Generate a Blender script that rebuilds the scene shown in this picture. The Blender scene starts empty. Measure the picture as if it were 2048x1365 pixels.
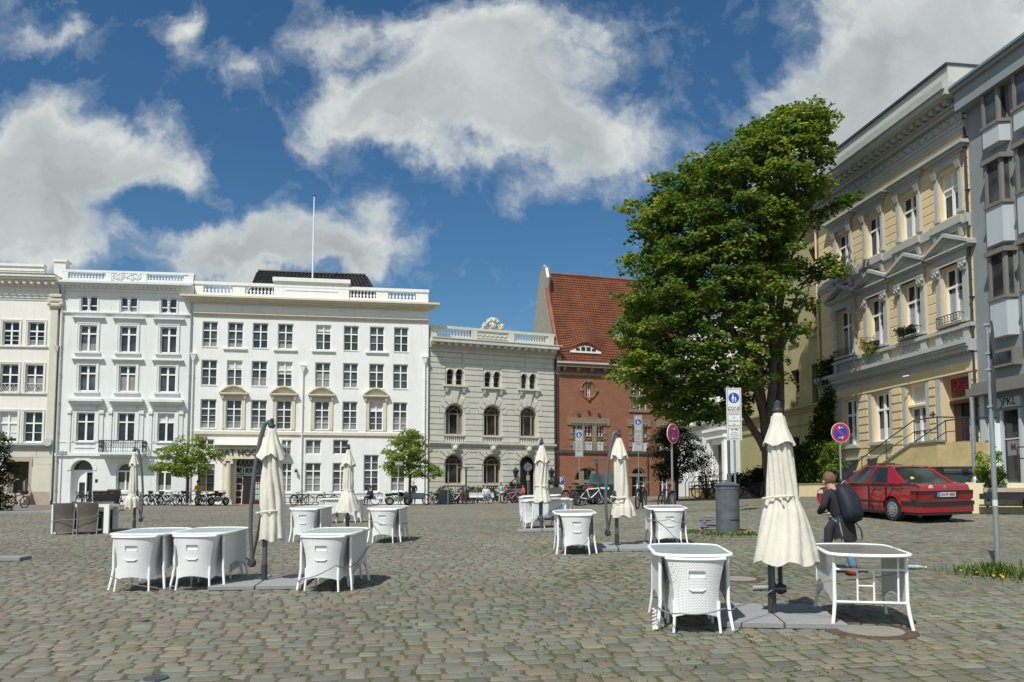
import bpy,math,random
import numpy as np
from mathutils import Matrix,Vector
R=math.radians
scene=bpy.context.scene
COL=scene.collection
rng=random.Random(7)
FPX=1650.0;PPX=1024.0;PPY=866.0;TILT=R(4.3);CAMZ=1.6
cam_d=bpy.data.cameras.new('camera');cam=bpy.data.objects.new('camera',cam_d);COL.objects.link(cam)
cam.location=(0,0,CAMZ);cam.rotation_euler=(R(90)+TILT,0,0)
cam_d.sensor_width=36;cam_d.lens=36*FPX/2048;cam_d.shift_y=(PPY-682.5)/2048
cam_d.clip_end=3000;cam_d.clip_start=0.05
scene.camera=cam
def ray(px,py):
 cx=(px-PPX)/FPX;cy=-(py-PPY)/FPX
 c,s=math.cos(TILT),math.sin(TILT)
 return(cx,c-s*cy,s+c*cy)
GX=[-30,-8,0,5,12,20]
GY=[0,10,20,26,35,50,67,100]
GZ=[[0,0,0,0,0,0],[.28,.30,.325,.34,.36,.38],[.50,.56,.66,.80,.86,.92],[.62,.70,.82,1.02,1.16,1.25],[.72,.78,.92,1.18,1.43,1.5],[.82,.85,.98,1.2,1.46,1.52],[.86,.88,1.0,1.14,1.46,1.52],[.88,.9,1.0,1.14,1.46,1.52]]
def _br(A,v):
 v=min(max(v,A[0]),A[-1]-1e-6)
 i=0
 while A[i+1]<=v:i+=1
 return i,(v-A[i])/(A[i+1]-A[i])
def gz(x,y):
 i,a=_br(GX,x);j,b=_br(GY,y)
 return(GZ[j][i]*(1-a)+GZ[j][i+1]*a)*(1-b)+(GZ[j+1][i]*(1-a)+GZ[j+1][i+1]*a)*b
def gz_np(X,Y):
 X=np.clip(X,GX[0],GX[-1]-1e-6);Y=np.clip(Y,GY[0],GY[-1]-1e-6)
 gx=np.array(GX,float);gy=np.array(GY,float);Z=np.array(GZ)
 i=np.searchsorted(gx,X,side='right')-1;j=np.searchsorted(gy,Y,side='right')-1
 a=(X-gx[i])/(gx[i+1]-gx[i]);b=(Y-gy[j])/(gy[j+1]-gy[j])
 return(Z[j,i]*(1-a)+Z[j,i+1]*a)*(1-b)+(Z[j+1,i]*(1-a)+Z[j+1,i+1]*a)*b
def gp(px,py):
 """point of the ground seen at a pixel of the photograph"""
 d=ray(px,py);t=3.0;st=.05
 while t<90:
  x,y,z=d[0]*t,d[1]*t,CAMZ+d[2]*t
  if z<=gz(x,y):break
  t+=st
 return Vector((d[0]*t,d[1]*t,gz(d[0]*t,d[1]*t)))
def at(px,py,Y):
 d=ray(px,py);t=Y/d[1]
 return Vector((d[0]*t,Y,CAMZ+d[2]*t))
def onground(px,Y):
 x=(px-PPX)/FPX*Y*.9972
 return Vector((x,Y,gz(x,Y)))
class MB:
 def __init__(s):s.v=[];s.f=[];s.m=[];s.T=None;s.mi=0;s.c=[];s.cc=None
 def add(s,vs,fs):
  b=len(s.v)
  if s.T is not None:vs=[tuple(s.T@Vector(p))for p in vs]
  s.v.extend(tuple(p)for p in vs)
  if s.cc is not None:s.c.extend([s.cc]*len(vs))
  for f in fs:s.f.append(tuple(i+b for i in f));s.m.append(s.mi)
  return s
 def box(s,x0,x1,y0,y1,z0,z1):
  s.add([(x0,y0,z0),(x1,y0,z0),(x1,y1,z0),(x0,y1,z0),(x0,y0,z1),(x1,y0,z1),(x1,y1,z1),(x0,y1,z1)],[(0,3,2,1),(4,5,6,7),(0,1,5,4),(1,2,6,5),(2,3,7,6),(3,0,4,7)]);return s
 def tbox(s,cx,cy,z0,z1,w0,d0,w1,d1):
  a,b,c,d=w0/2,d0/2,w1/2,d1/2
  s.add([(cx-a,cy-b,z0),(cx+a,cy-b,z0),(cx+a,cy+b,z0),(cx-a,cy+b,z0),(cx-c,cy-d,z1),(cx+c,cy-d,z1),(cx+c,cy+d,z1),(cx-c,cy+d,z1)],[(0,3,2,1),(4,5,6,7),(0,1,5,4),(1,2,6,5),(2,3,7,6),(3,0,4,7)]);return s
 def tube(s,pts,r,n=8,cap=True):
  P=[Vector(p)for p in pts];k=len(P)
  rs=r if isinstance(r,(list,tuple))else[r]*k
  vs=[];up=None
  for i in range(k):
   t=(P[min(i+1,k-1)]-P[max(i-1,0)])
   if t.length<1e-9:t=Vector((0,0,1))
   t.normalize()
   if up is None:
    up=Vector((0,0,1))if abs(t.z)<.9 else Vector((0,1,0))
   a=up-t*up.dot(t)
   if a.length<1e-5:a=t.orthogonal()
   a.normalize();up=a;b=t.cross(a)
   for j in range(n):
    q=2*math.pi*j/n
    vs.append(P[i]+(a*math.cos(q)+b*math.sin(q))*rs[i])
  fs=[]
  for i in range(k-1):
   for j in range(n):
    j2=(j+1)%n
    fs.append((i*n+j,i*n+j2,(i+1)*n+j2,(i+1)*n+j))
  if cap:fs.append(tuple(range(n-1,-1,-1)));fs.append(tuple((k-1)*n+j for j in range(n)))
  s.add(vs,fs);return s
 def lathe(s,prof,n=16,c=(0,0,0),cap=True):
  vs=[];k=len(prof)
  for(r,z)in prof:
   for j in range(n):
    q=2*math.pi*j/n
    vs.append((c[0]+r*math.cos(q),c[1]+r*math.sin(q),c[2]+z))
  fs=[]
  for i in range(k-1):
   for j in range(n):
    j2=(j+1)%n
    fs.append((i*n+j,i*n+j2,(i+1)*n+j2,(i+1)*n+j))
  if cap:
   if prof[0][0]>1e-6:fs.append(tuple(range(n-1,-1,-1)))
   if prof[-1][0]>1e-6:fs.append(tuple((k-1)*n+j for j in range(n)))
  s.add(vs,fs);return s
 def prism(s,poly,y0,y1):
  """polygon in x,z extruded along y from y0 to y1"""
  n=len(poly);vs=[(p[0],y0,p[1])for p in poly]+[(p[0],y1,p[1])for p in poly]
  fs=[tuple(range(n)),tuple(range(2*n-1,n-1,-1))]
  for i in range(n):
   j=(i+1)%n;fs.append((i,i+n,j+n,j))
  s.add(vs,fs);return s
 def prismx(s,poly,x0,x1):
  """profile polygon in y,z run along x"""
  n=len(poly);vs=[(x0,p[0],p[1])for p in poly]+[(x1,p[0],p[1])for p in poly]
  fs=[tuple(range(n-1,-1,-1)),tuple(range(n,2*n))]
  for i in range(n):
   j=(i+1)%n;fs.append((i,j,j+n,i+n))
  s.add(vs,fs);return s
 def prismz(s,poly,z0,z1):
  n=len(poly);vs=[(p[0],p[1],z0)for p in poly]+[(p[0],p[1],z1)for p in poly]
  fs=[tuple(range(n-1,-1,-1)),tuple(range(n,2*n))]
  for i in range(n):
   j=(i+1)%n;fs.append((i,j,j+n,i+n))
  s.add(vs,fs);return s
 def quad(s,a,b,c,d):s.add([a,b,c,d],[(0,1,2,3)]);return s
 def grid(s,rows,close=False):
  """rows of points -> quads"""
  m=len(rows[0]);vs=[p for r in rows for p in r];fs=[]
  for i in range(len(rows)-1):
   for j in range(m if close else m-1):
    j2=(j+1)%m
    fs.append((i*m+j,i*m+j2,(i+1)*m+j2,(i+1)*m+j))
  s.add(vs,fs);return s
 def sphere(s,c,r,n=10,k=6,sq=(1,1,1)):
  prof=[]
  rows=[]
  for i in range(k+1):
   a=-math.pi/2+math.pi*i/k
   rows.append([(c[0]+r*sq[0]*math.cos(a)*math.cos(2*math.pi*j/n),c[1]+r*sq[1]*math.cos(a)*math.sin(2*math.pi*j/n),c[2]+r*sq[2]*math.sin(a))for j in range(n)])
  s.grid(rows,True);return s
 def build(s,name,mats,parent=None,smooth=False,label=None,loc=None,fix=False):
  me=bpy.data.meshes.new(name)
  me.from_pydata(s.v,[],s.f);
  if not isinstance(mats,(list,tuple)):mats=[mats]
  for m in mats:me.materials.append(m)
  if len(mats)>1:me.polygons.foreach_set('material_index',s.m)
  if smooth:
   me.polygons.foreach_set('use_smooth',[True]*len(s.f))
   if smooth!='all':
    me.set_sharp_from_angle(angle=R(38))
  if s.c:
   ca=me.color_attributes.new('tint','FLOAT_COLOR','POINT')
   ca.data.foreach_set('color',[q for c in s.c for q in(c[0],c[1],c[2],1)])
  me.update()
  o=bpy.data.objects.new(name,me);COL.objects.link(o)
  if parent:o.parent=parent
  if loc:o.location=loc
  if label:o['label']=label
  return o
def thing(name,label,cat,loc=(0,0,0),rz=0,group=None):
 o=bpy.data.objects.new(name,None);COL.objects.link(o);o.empty_display_size=.2
 o.location=loc;o.rotation_euler=(0,0,rz);o['label']=label;o['category']=cat
 if group:o['group']=group
 return o
def tag(o,label,cat,group=None):
 o['label']=label;o['category']=cat
 if group:o['group']=group
 return o
def struct(o):o['kind']='structure';return o
def dup(root,loc,rz,label=None,group=None,scale=None):
 def rec(o,p):
  c=o.copy();COL.objects.link(c);c.parent=p
  for ch in list(o.children):rec(ch,c)
  return c
 kids=list(root.children)
 r=root.copy();COL.objects.link(r)
 for ch in kids:rec(ch,r)
 r.location=loc;r.rotation_euler=(root.rotation_euler[0],root.rotation_euler[1],rz)if not isinstance(rz,tuple)else rz
 if label:r['label']=label
 if group:r['group']=group
 if scale:r.scale=(scale,)*3
 return r
class NT:
 def __init__(s,tree):s.t=tree;s.n=tree.nodes;s.l=tree.links
 def new(s,typ,**kw):
  n=s.n.new(typ)
  for k,v in kw.items():
   if k.startswith('i_'):
    key=k[2:];key=int(key)if key.isdigit()else key.replace('_',' ')
    if hasattr(v,'is_output'):s.l.new(v,n.inputs[key])
    else:n.inputs[key].default_value=v
   else:setattr(n,k,v)
  return n
 def link(s,a,b):s.l.new(a,b)
 def math(s,op,a,b=None,c=None):
  n=s.n.new('ShaderNodeMath');n.operation=op
  for i,v in enumerate((a,b,c)):
   if v is None:continue
   if hasattr(v,'is_output'):s.l.new(v,n.inputs[i])
   else:n.inputs[i].default_value=v
  return n.outputs[0]
 def mix(s,f,a,b,blend='MIX'):
  n=s.n.new('ShaderNodeMix');n.data_type='RGBA';n.blend_type=blend
  for i,v in((0,f),(6,a),(7,b)):
   if hasattr(v,'is_output'):s.l.new(v,n.inputs[i])
   else:n.inputs[i].default_value=v if i==0 else(v[0],v[1],v[2],1)
  return n.outputs[2]
 def ramp(s,f,stops):
  n=s.n.new('ShaderNodeValToRGB');e=n.color_ramp.elements
  while len(e)<len(stops):e.new(.5)
  for k,(p,c)in enumerate(stops):
   e[k].position=p;e[k].color=(c,c,c,1)if not isinstance(c,(tuple,list))else(c[0],c[1],c[2],1)
  s.l.new(f,n.inputs[0]);return n.outputs[0]
def newmat(name):
 m=bpy.data.materials.new(name);m.use_nodes=True
 t=NT(m.node_tree);b=t.n['Principled BSDF']
 return m,t,b
def mat(name,col,rough=.6,metal=0,var=.12,scale=3,bump=0,bscale=40,spec=.5,dirt=0,coat=0,streak=0):
 """painted / stone / metal surface with uneven tone, fine bump and patchy wear"""
 m,t,b=newmat(name)
 b.inputs['Metallic'].default_value=metal;b.inputs['Specular IOR Level'].default_value=spec
 b.inputs['Coat Weight'].default_value=coat
 tc=t.new('ShaderNodeTexCoord').outputs['Object']
 n1=t.new('ShaderNodeTexNoise',i_Scale=scale,i_Detail=6.0,i_Roughness=.65,i_Vector=tc).outputs['Fac']
 f=t.ramp(n1,[(.3,0),(.7,1)])
 lo=tuple(c*(1-var)for c in col);hi=tuple(min(1,c*(1+var*.6))for c in col)
 c=t.mix(f,lo,hi)
 if dirt:
  n2=t.new('ShaderNodeTexNoise',i_Scale=scale*.45,i_Detail=8.0,i_Roughness=.7,i_Vector=tc).outputs['Fac']
  c=t.mix(t.math('MULTIPLY',t.ramp(n2,[(.52,0),(.72,1)]),dirt),c,(col[0]*.45,col[1]*.43,col[2]*.36))
 if streak:
  ms_=t.new('ShaderNodeMapping',i_Vector=tc,i_Scale=(3.2,3.2,.22));n4=t.new('ShaderNodeTexNoise',i_Scale=1.0,i_Detail=7.0,i_Roughness=.7,i_Vector=ms_.outputs[0]).outputs['Fac']
  c=t.mix(t.math('MULTIPLY',t.ramp(n4,[(.50,0),(.74,1)]),streak),c,(col[0]*.55,col[1]*.53,col[2]*.47))
 t.link(c,b.inputs['Base Color'])
 rr=t.math('MULTIPLY_ADD',n1,.25,rough-.12);t.link(rr,b.inputs['Roughness'])
 if bump:
  n3=t.new('ShaderNodeTexNoise',i_Scale=bscale,i_Detail=4.0,i_Vector=tc).outputs['Fac']
  bp=t.new('ShaderNodeBump',i_Strength=bump,i_Distance=.02,i_Height=n3)
  t.link(bp.outputs[0],b.inputs['Normal'])
 return m
def tintmat(name,rough=.8,bump=.3,bscale=30,mul=1.0,trans=0,var=.25,vs=6.0,spec=.3):
 """colour from the mesh's own per-piece tint"""
 m,t,b=newmat(name)
 a=t.new('ShaderNodeVertexColor',layer_name='tint').outputs[0]
 tc=t.new('ShaderNodeTexCoord').outputs['Object']
 n1=t.new('ShaderNodeTexNoise',i_Scale=vs,i_Detail=6.0,i_Roughness=.7,i_Vector=tc).outputs['Fac']
 v=t.math('MULTIPLY_ADD',n1,var*2,1-var)
 cb=t.new('ShaderNodeVectorMath',operation='SCALE');t.link(a,cb.inputs[0]);t.link(t.math('MULTIPLY',v,mul),cb.inputs['Scale'])
 t.link(cb.outputs[0],b.inputs['Base Color']);b.inputs['Roughness'].default_value=rough
 b.inputs['Specular IOR Level'].default_value=spec
 if bump:
  n3=t.new('ShaderNodeTexNoise',i_Scale=bscale,i_Detail=5.0,i_Vector=tc).outputs['Fac']
  bp=t.new('ShaderNodeBump',i_Strength=bump,i_Distance=.015,i_Height=n3);t.link(bp.outputs[0],b.inputs['Normal'])
 if trans:
  out=t.n['Material Output'];tr=t.new('ShaderNodeBsdfTranslucent');ms=t.new('ShaderNodeMixShader')
  sc=t.new('ShaderNodeVectorMath',operation='MULTIPLY');t.link(cb.outputs[0],sc.inputs[0]);sc.inputs[1].default_value=(1.5,1.35,.5)
  t.link(sc.outputs[0],tr.inputs[0]);ms.inputs[0].default_value=trans
  t.link(b.outputs[0],ms.inputs[1]);t.link(tr.outputs[0],ms.inputs[2]);t.link(ms.outputs[0],out.inputs[0])
 return m
def glassmat(name,col=(.035,.04,.045),rough=.06):
 m,t,b=newmat(name)
 tc=t.new('ShaderNodeTexCoord').outputs['Object']
 n1=t.new('ShaderNodeTexNoise',i_Scale=.9,i_Detail=3.0,i_Vector=tc).outputs['Fac']
 c=t.mix(t.ramp(n1,[(.4,0),(.62,1)]),tuple(x*.55 for x in col),tuple(x*1.7 for x in col))
 t.link(c,b.inputs['Base Color']);b.inputs['Roughness'].default_value=rough
 b.inputs['IOR'].default_value=1.5;b.inputs['Specular IOR Level'].default_value=.6
 n2=t.new('ShaderNodeTexNoise',i_Scale=1.6,i_Detail=1.0,i_Vector=tc).outputs['Fac']
 bp=t.new('ShaderNodeBump',i_Strength=.06,i_Distance=.1,i_Height=n2);t.link(bp.outputs[0],b.inputs['Normal'])
 return m
def clothmat(name,col,trans=.25):
 m,t,b=newmat(name)
 tc=t.new('ShaderNodeTexCoord').outputs['Object']
 n1=t.new('ShaderNodeTexNoise',i_Scale=2.5,i_Detail=5.0,i_Vector=tc).outputs['Fac']
 c=t.mix(t.ramp(n1,[(.35,0),(.7,1)]),tuple(x*.88 for x in col),col)
 t.link(c,b.inputs['Base Color']);b.inputs['Roughness'].default_value=.9;b.inputs['Specular IOR Level'].default_value=.15
 n3=t.new('ShaderNodeTexNoise',i_Scale=9.0,i_Detail=5.0,i_Roughness=.7,i_Vector=tc).outputs['Fac']
 bp=t.new('ShaderNodeBump',i_Strength=.25,i_Distance=.04,i_Height=n3);t.link(bp.outputs[0],b.inputs['Normal'])
 out=t.n['Material Output'];tr=t.new('ShaderNodeBsdfTranslucent');ms=t.new('ShaderNodeMixShader')
 t.link(c,tr.inputs[0]);ms.inputs[0].default_value=trans
 t.link(b.outputs[0],ms.inputs[1]);t.link(tr.outputs[0],ms.inputs[2]);t.link(ms.outputs[0],out.inputs[0])
 return m
def brickmat(name,c1,c2,mortar,sx=.25,sz=.075,rough=.85):
 m,t,b=newmat(name)
 tc=t.new('ShaderNodeTexCoord').outputs['Object'];sp=t.new('ShaderNodeSeparateXYZ');t.link(tc,sp.inputs[0])
 cb=t.new('ShaderNodeCombineXYZ');t.link(t.math('ADD',sp.outputs[0],sp.outputs[1]),cb.inputs[0]);t.link(sp.outputs[2],cb.inputs[1])
 br=t.new('ShaderNodeTexBrick',i_Vector=cb.outputs[0],i_Scale=1.0);br.inputs['Brick Width'].default_value=sx;br.inputs['Row Height'].default_value=sz
 br.inputs['Mortar Size'].default_value=.008;br.inputs['Mortar Smooth'].default_value=.3;br.inputs['Bias'].default_value=-.1
 br.inputs['Color1'].default_value=(*c1,1);br.inputs['Color2'].default_value=(*c2,1);br.inputs['Mortar'].default_value=(*mortar,1)
 n1=t.new('ShaderNodeTexNoise',i_Scale=1.2,i_Detail=8.0,i_Roughness=.7,i_Vector=tc).outputs['Fac']
 n2=t.new('ShaderNodeTexNoise',i_Scale=14.0,i_Detail=4.0,i_Roughness=.7,i_Vector=tc).outputs['Fac']
 c=t.mix(t.ramp(n1,[(.4,0),(.75,.45)]),br.outputs[0],tuple(x*.55 for x in c1))
 c=t.mix(t.ramp(n2,[(.45,0),(.7,.5)]),c,tuple(min(1,x*1.5)for x in c2))
 t.link(c,b.inputs['Base Color']);b.inputs['Roughness'].default_value=rough;b.inputs['Specular IOR Level'].default_value=.2
 bp=t.new('ShaderNodeBump',i_Strength=.5,i_Distance=.01,i_Height=br.outputs['Fac']);bp.invert=True
 t.link(bp.outputs[0],b.inputs['Normal'])
 return m
M={}
M['white']=mat('white render',(.80,.81,.78),.8,streak=.28,var=.05,scale=.8,bump=.15,bscale=25,dirt=.12,spec=.2)
M['cream']=mat('cream render',(.77,.76,.70),.8,streak=.3,var=.06,scale=.7,bump=.15,bscale=25,dirt=.15,spec=.2)
M['paleblue']=mat('pale blue grey render',(.72,.75,.74),.8,streak=.28,var=.05,scale=.8,bump=.15,bscale=25,dirt=.12,spec=.2)
M['stone']=mat('grey cream painted stone',(.58,.58,.51),.8,streak=.4,var=.07,scale=1.5,bump=.2,bscale=20,dirt=.18,spec=.2)
M['beige']=mat('beige trim',(.66,.61,.48),.8,var=.08,scale=2,bump=.15,dirt=.2,spec=.2)
M['creamstone']=mat('cream stone base',(.60,.58,.49),.8,var=.08,scale=1.2,bump=.2,dirt=.2,spec=.2)
M['pinkstone']=mat('pinkish plinth stone',(.44,.36,.30),.85,var=.12,scale=2,bump=.2,dirt=.3,spec=.2)
M['frame']=mat('white window paint',(.82,.83,.82),.5,var=.03)
M['brownframe']=mat('brown window paint',(.16,.12,.07),.5,var=.1)
M['taupeframe']=mat('taupe window paint',(.30,.26,.18),.5,var=.1)
M['glass']=glassmat('window glass',(.055,.06,.065))
M['glassdark']=glassmat('dark window glass',(.02,.022,.024))
M['blind']=mat('pale window blind',(.62,.62,.60),.8,var=.05)
M['curtain']=mat('grey net curtain',(.30,.30,.29),.9,var=.3,scale=8)
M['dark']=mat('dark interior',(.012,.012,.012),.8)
M['zinc']=mat('zinc flashing',(.30,.31,.31),.5,metal=.3,var=.15)
M['greytrim']=mat('grey painted trim',(.42,.43,.41),.75,var=.08,scale=2,bump=.25,bscale=15,dirt=.2)
M['greylight']=mat('light grey parapet',(.50,.50,.47),.8,var=.06,scale=1)
M['yellow']=mat('pale yellow render',(.72,.58,.35),.85,streak=.25,var=.06,scale=.8,bump=.12,dirt=.15,spec=.2)
M['yellowpale']=mat('pale yellow reveal',(.80,.68,.42),.85,var=.05,scale=.8,spec=.2)
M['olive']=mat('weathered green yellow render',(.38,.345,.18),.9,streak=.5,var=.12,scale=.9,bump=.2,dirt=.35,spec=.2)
M['modern']=mat('smooth grey render',(.25,.275,.29),.7,streak=.2,var=.04,scale=1,dirt=.06)
M['modernlight']=mat('pale grey panel',(.46,.51,.53),.65,streak=.3,var=.03,scale=1,dirt=.05)
M['modernframe']=mat('grey brown window frame',(.20,.19,.17),.5,var=.06)
M['ochrewall']=mat('weathered ochre render',(.50,.40,.20),.9,var=.18,scale=2.5,bump=.25,dirt=.4,spec=.2)
M['lightyellowwall']=mat('light yellow garden wall',(.74,.66,.42),.85,var=.1,scale=1.4,bump=.2,dirt=.3,spec=.2)
M['plinthdark']=mat('dark grey plinth',(.055,.06,.068),.7,var=.2,dirt=.2)
M['brick']=brickmat('red brick',(.30,.125,.07),(.22,.085,.05),(.30,.21,.14))
M['sandstone']=mat('brown sandstone',(.24,.195,.13),.85,var=.2,scale=4,bump=.3,dirt=.3)
M['darkstone']=mat('dark stone string course',(.07,.065,.06),.8,var=.2)
M['brown']=mat('dark red brown door paint',(.05,.017,.012),.5,var=.1)
M['darkbrown']=mat('dark brown wood',(.04,.03,.022),.6,var=.2)
M['iron']=mat('dark wrought iron',(.04,.042,.045),.5,var=.2,metal=.3)
M['grey']=mat('grey powder coat',(.11,.125,.14),.42,var=.12,scale=5,metal=.2)
M['darkgrey']=mat('dark grey paint',(.045,.05,.055),.4,var=.15,scale=5)
M['galv']=mat('galvanised steel',(.36,.40,.41),.42,metal=.6,var=.12,scale=6)
M['galvdark']=mat('dull zinc sheet',(.12,.14,.15),.55,metal=.25,var=.35,scale=5,dirt=.3)
M['wicker']=mat('white plastic wicker',(.78,.80,.81),.5,var=.03)
M['whitepaint']=mat('white lacquered metal',(.88,.88,.88),.35,var=.03)
M['tableglass']=mat('frosted green grey glass',(.36,.41,.39),.3,var=.08,scale=2,spec=.8)
M['tabledark']=mat('tinted glass over stone',(.20,.20,.17),.25,var=.25,scale=3,spec=.8)
M['greyslat']=mat('grey table top',(.28,.28,.27),.5,var=.1)
M['taupe']=mat('taupe woven sling',(.125,.112,.092),.7,var=.12,scale=8,bump=.4,bscale=180)
M['cloth']=clothmat('cream canvas',(.86,.83,.73))
M['concrete']=mat('grey concrete slab',(.27,.28,.28),.85,var=.12,scale=3,bump=.3,bscale=60,dirt=.25)
M['rope']=mat('grey steel rope',(.22,.22,.20),.6,var=.1)
M['black']=mat('black plastic',(.018,.018,.02),.45,var=.2)
M['rubber']=mat('black rubber',(.02,.02,.02),.8,var=.2)
M['red']=mat('sign red',(.55,.02,.03),.4,var=.05)
M['blue']=mat('sign blue',(.012,.06,.42),.4,var=.05)
M['signwhite']=mat('sign white',(.68,.69,.66),.45,var=.05)
M['signdull']=mat('dull sign plate',(.40,.41,.40),.6,var=.08)
M['signblack']=mat('sign black',(.02,.02,.02),.5)
M['signgrey']=mat('bare sign back',(.30,.32,.32),.5,metal=.4,var=.1)
M['chrome']=mat('chrome',(.6,.6,.6),.2,metal=1,var=.05)
M['bark']=mat('grey brown bark',(.10,.085,.065),.9,var=.4,scale=6,bump=.7,bscale=14)
M['skin']=mat('skin',(.55,.33,.24),.6,var=.06)
M['hedge']=None
SUN=Vector((.34,.64,-1.0)).normalized()
sd=bpy.data.lights.new('sun','SUN');sd.energy=4.2;sd.angle=R(.55);sd.color=(1,.97,.915)
so=bpy.data.objects.new('sun',sd);COL.objects.link(so);so.rotation_euler=SUN.to_track_quat('-Z','Y').to_euler()
so.location=(-20,-30,50)
world=bpy.data.worlds.new('World');scene.world=world;world.use_nodes=True
w=NT(world.node_tree);bg=w.n['Background']
sky=w.new('ShaderNodeTexSky',sky_type='NISHITA',sun_disc=False)
sky.sun_elevation=math.asin(-SUN.z);sky.sun_rotation=math.atan2(-SUN.x,-SUN.y)
sky.air_density=1.0;sky.dust_density=.4;sky.ozone_density=1.6
tc=w.new('ShaderNodeTexCoord').outputs['Generated']
sp=w.new('ShaderNodeSeparateXYZ');w.link(tc,sp.inputs[0])
yy=w.math('MAXIMUM',sp.outputs[1],.05)
A=w.math('DIVIDE',sp.outputs[0],yy);B=w.math('DIVIDE',sp.outputs[2],yy)
uvn=w.new('ShaderNodeCombineXYZ');w.link(A,uvn.inputs[0]);w.link(B,uvn.inputs[1])
P=uvn.outputs[0]
hs=w.new('ShaderNodeHueSaturation',i_Saturation=1.22,i_Value=.74,i_Color=sky.outputs[0])
skycol=w.mix(1.0,hs.outputs[0],(.80,1.0,1.06),'MULTIPLY')
warp=w.new('ShaderNodeTexNoise',i_Scale=4.5,i_Detail=7.0,i_Roughness=.6,i_Vector=P)
wv=w.new('ShaderNodeVectorMath',operation='MULTIPLY_ADD');w.link(warp.outputs['Color'],wv.inputs[0]);wv.inputs[1].default_value=(.24,.24,0)
w.link(P,wv.inputs[2]);PW=wv.outputs[0]
def sky_xy(px,py):
 d=ray(px,py);return d[0]/d[1]+.12,d[2]/d[1]+.12
CL=[(40,390,330,190,1.15),(190,300,170,120,.95),(330,350,130,75,.8),(60,490,240,80,.9),(360,450,110,40,-.7),(470,330,60,90,-.5),(70,210,120,90,.6),(80,40,190,60,.55),(365,50,80,85,.85),(490,130,85,55,.72),(560,500,250,95,1.0),(700,540,150,60,.8),(450,540,150,50,.7),(730,410,60,50,.55),(690,60,120,70,.5),(500,290,130,60,-.6),(990,60,300,120,1.2),(740,220,160,90,1.15),(960,190,230,110,1.2),(1120,250,190,100,1.25),(1180,330,110,60,.8),(885,265,110,80,.75),(600,290,60,60,.5),(1040,390,70,30,.45),(1560,260,140,110,.85),(1680,160,160,120,1.1),(1900,100,260,190,1.3),(1760,330,260,200,1.2),(1420,340,60,45,.45),(2100,300,300,300,1.3),(1900,-150,300,200,1.2)]
acc=None
for(px,py,rx,ry,wt)in CL:
 cx,cy=sky_xy(px,py)
 a=w.new('ShaderNodeVectorMath',operation='SUBTRACT');w.link(PW,a.inputs[0]);a.inputs[1].default_value=(cx,cy,0)
 b=w.new('ShaderNodeVectorMath',operation='MULTIPLY');w.link(a.outputs[0],b.inputs[0]);b.inputs[1].default_value=(1.22*FPX/rx,1.22*FPX/ry,0)
 l=w.new('ShaderNodeVectorMath',operation='DOT_PRODUCT');w.link(b.outputs[0],l.inputs[0]);w.link(b.outputs[0],l.inputs[1])
 e=w.math('MULTIPLY',w.math('EXPONENT',w.math('MULTIPLY',l.outputs['Value'],-1.1)),wt)
 acc=e if acc is None else w.math('ADD',acc,e)
acc=w.math('MINIMUM',acc,1.25)
nz=w.new('ShaderNodeTexNoise',i_Scale=7.5,i_Detail=10.0,i_Roughness=.6,i_Distortion=.3,i_Vector=P).outputs['Fac']
nz2=w.new('ShaderNodeTexNoise',i_Scale=22.0,i_Detail=7.0,i_Roughness=.6,i_Distortion=.5,i_Vector=PW).outputs['Fac']
nzb=w.new('ShaderNodeTexNoise',i_Scale=2.2,i_Detail=8.0,i_Vector=tc).outputs['Fac']
dens=w.math('ADD',w.math('ADD',acc,w.math('MULTIPLY',w.math('SUBTRACT',nz,.5),1.9)),w.math('MULTIPLY',w.math('SUBTRACT',nz2,.5),1.0))
front=w.math('GREATER_THAN',sp.outputs[1],.12)
dens=w.math('ADD',w.math('MULTIPLY',dens,front),w.math('MULTIPLY',w.math('SUBTRACT',1.0,front),w.math('MULTIPLY',w.math('SUBTRACT',nzb,.38),4.0)))
cov=w.ramp(dens,[(.12,0),(.38,.2),(.70,.72),(1.0,1.0)])
n3=w.new('ShaderNodeTexNoise',i_Scale=4.5,i_Detail=7.0,i_Roughness=.6,i_Vector=PW).outputs['Fac']
shade=w.math('SUBTRACT',w.math('MULTIPLY_ADD',n3,1.3,w.math('MULTIPLY',B,.45)),w.math('MULTIPLY',w.math('MAXIMUM',w.math('SUBTRACT',acc,.75),0),.75))
ccol=w.ramp(shade,[(.25,(3.3,3.7,3.8)),(.55,(4.7,5.1,5.15)),(.92,(6.5,6.8,6.6))])
edge=w.ramp(dens,[(.45,1),(.95,0)])
ccol=w.mix(w.math('MULTIPLY',edge,.5),ccol,(5.0,5.4,5.6))
final=w.mix(cov,skycol,ccol)
w.link(final,bg.inputs['Color']);bg.inputs['Strength'].default_value=.10
scene.view_settings.view_transform='Standard';scene.view_settings.look='None';scene.view_settings.gamma=1
scene.view_settings.exposure=.15
m,t,b=newmat('distant cobbles and soil')
tcg=t.new('ShaderNodeTexCoord').outputs['Object']
spg=t.new('ShaderNodeSeparateXYZ');t.link(tcg,spg.inputs[0])
mp=t.new('ShaderNodeMapping',i_Vector=tcg,i_Rotation=(0,0,R(-9)))
br=t.new('ShaderNodeTexBrick',i_Vector=mp.outputs[0],i_Scale=1.0);br.inputs['Brick Width'].default_value=.23;br.inputs['Row Height'].default_value=.185
br.inputs['Mortar Size'].default_value=.014;br.inputs['Mortar Smooth'].default_value=.4
br.inputs['Color1'].default_value=(.175,.165,.135,1);br.inputs['Color2'].default_value=(.225,.175,.135,1);br.inputs['Mortar'].default_value=(.075,.075,.042,1)
ng=t.new('ShaderNodeTexNoise',i_Scale=1.4,i_Detail=8.0,i_Roughness=.7,i_Vector=tcg).outputs['Fac']
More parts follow.
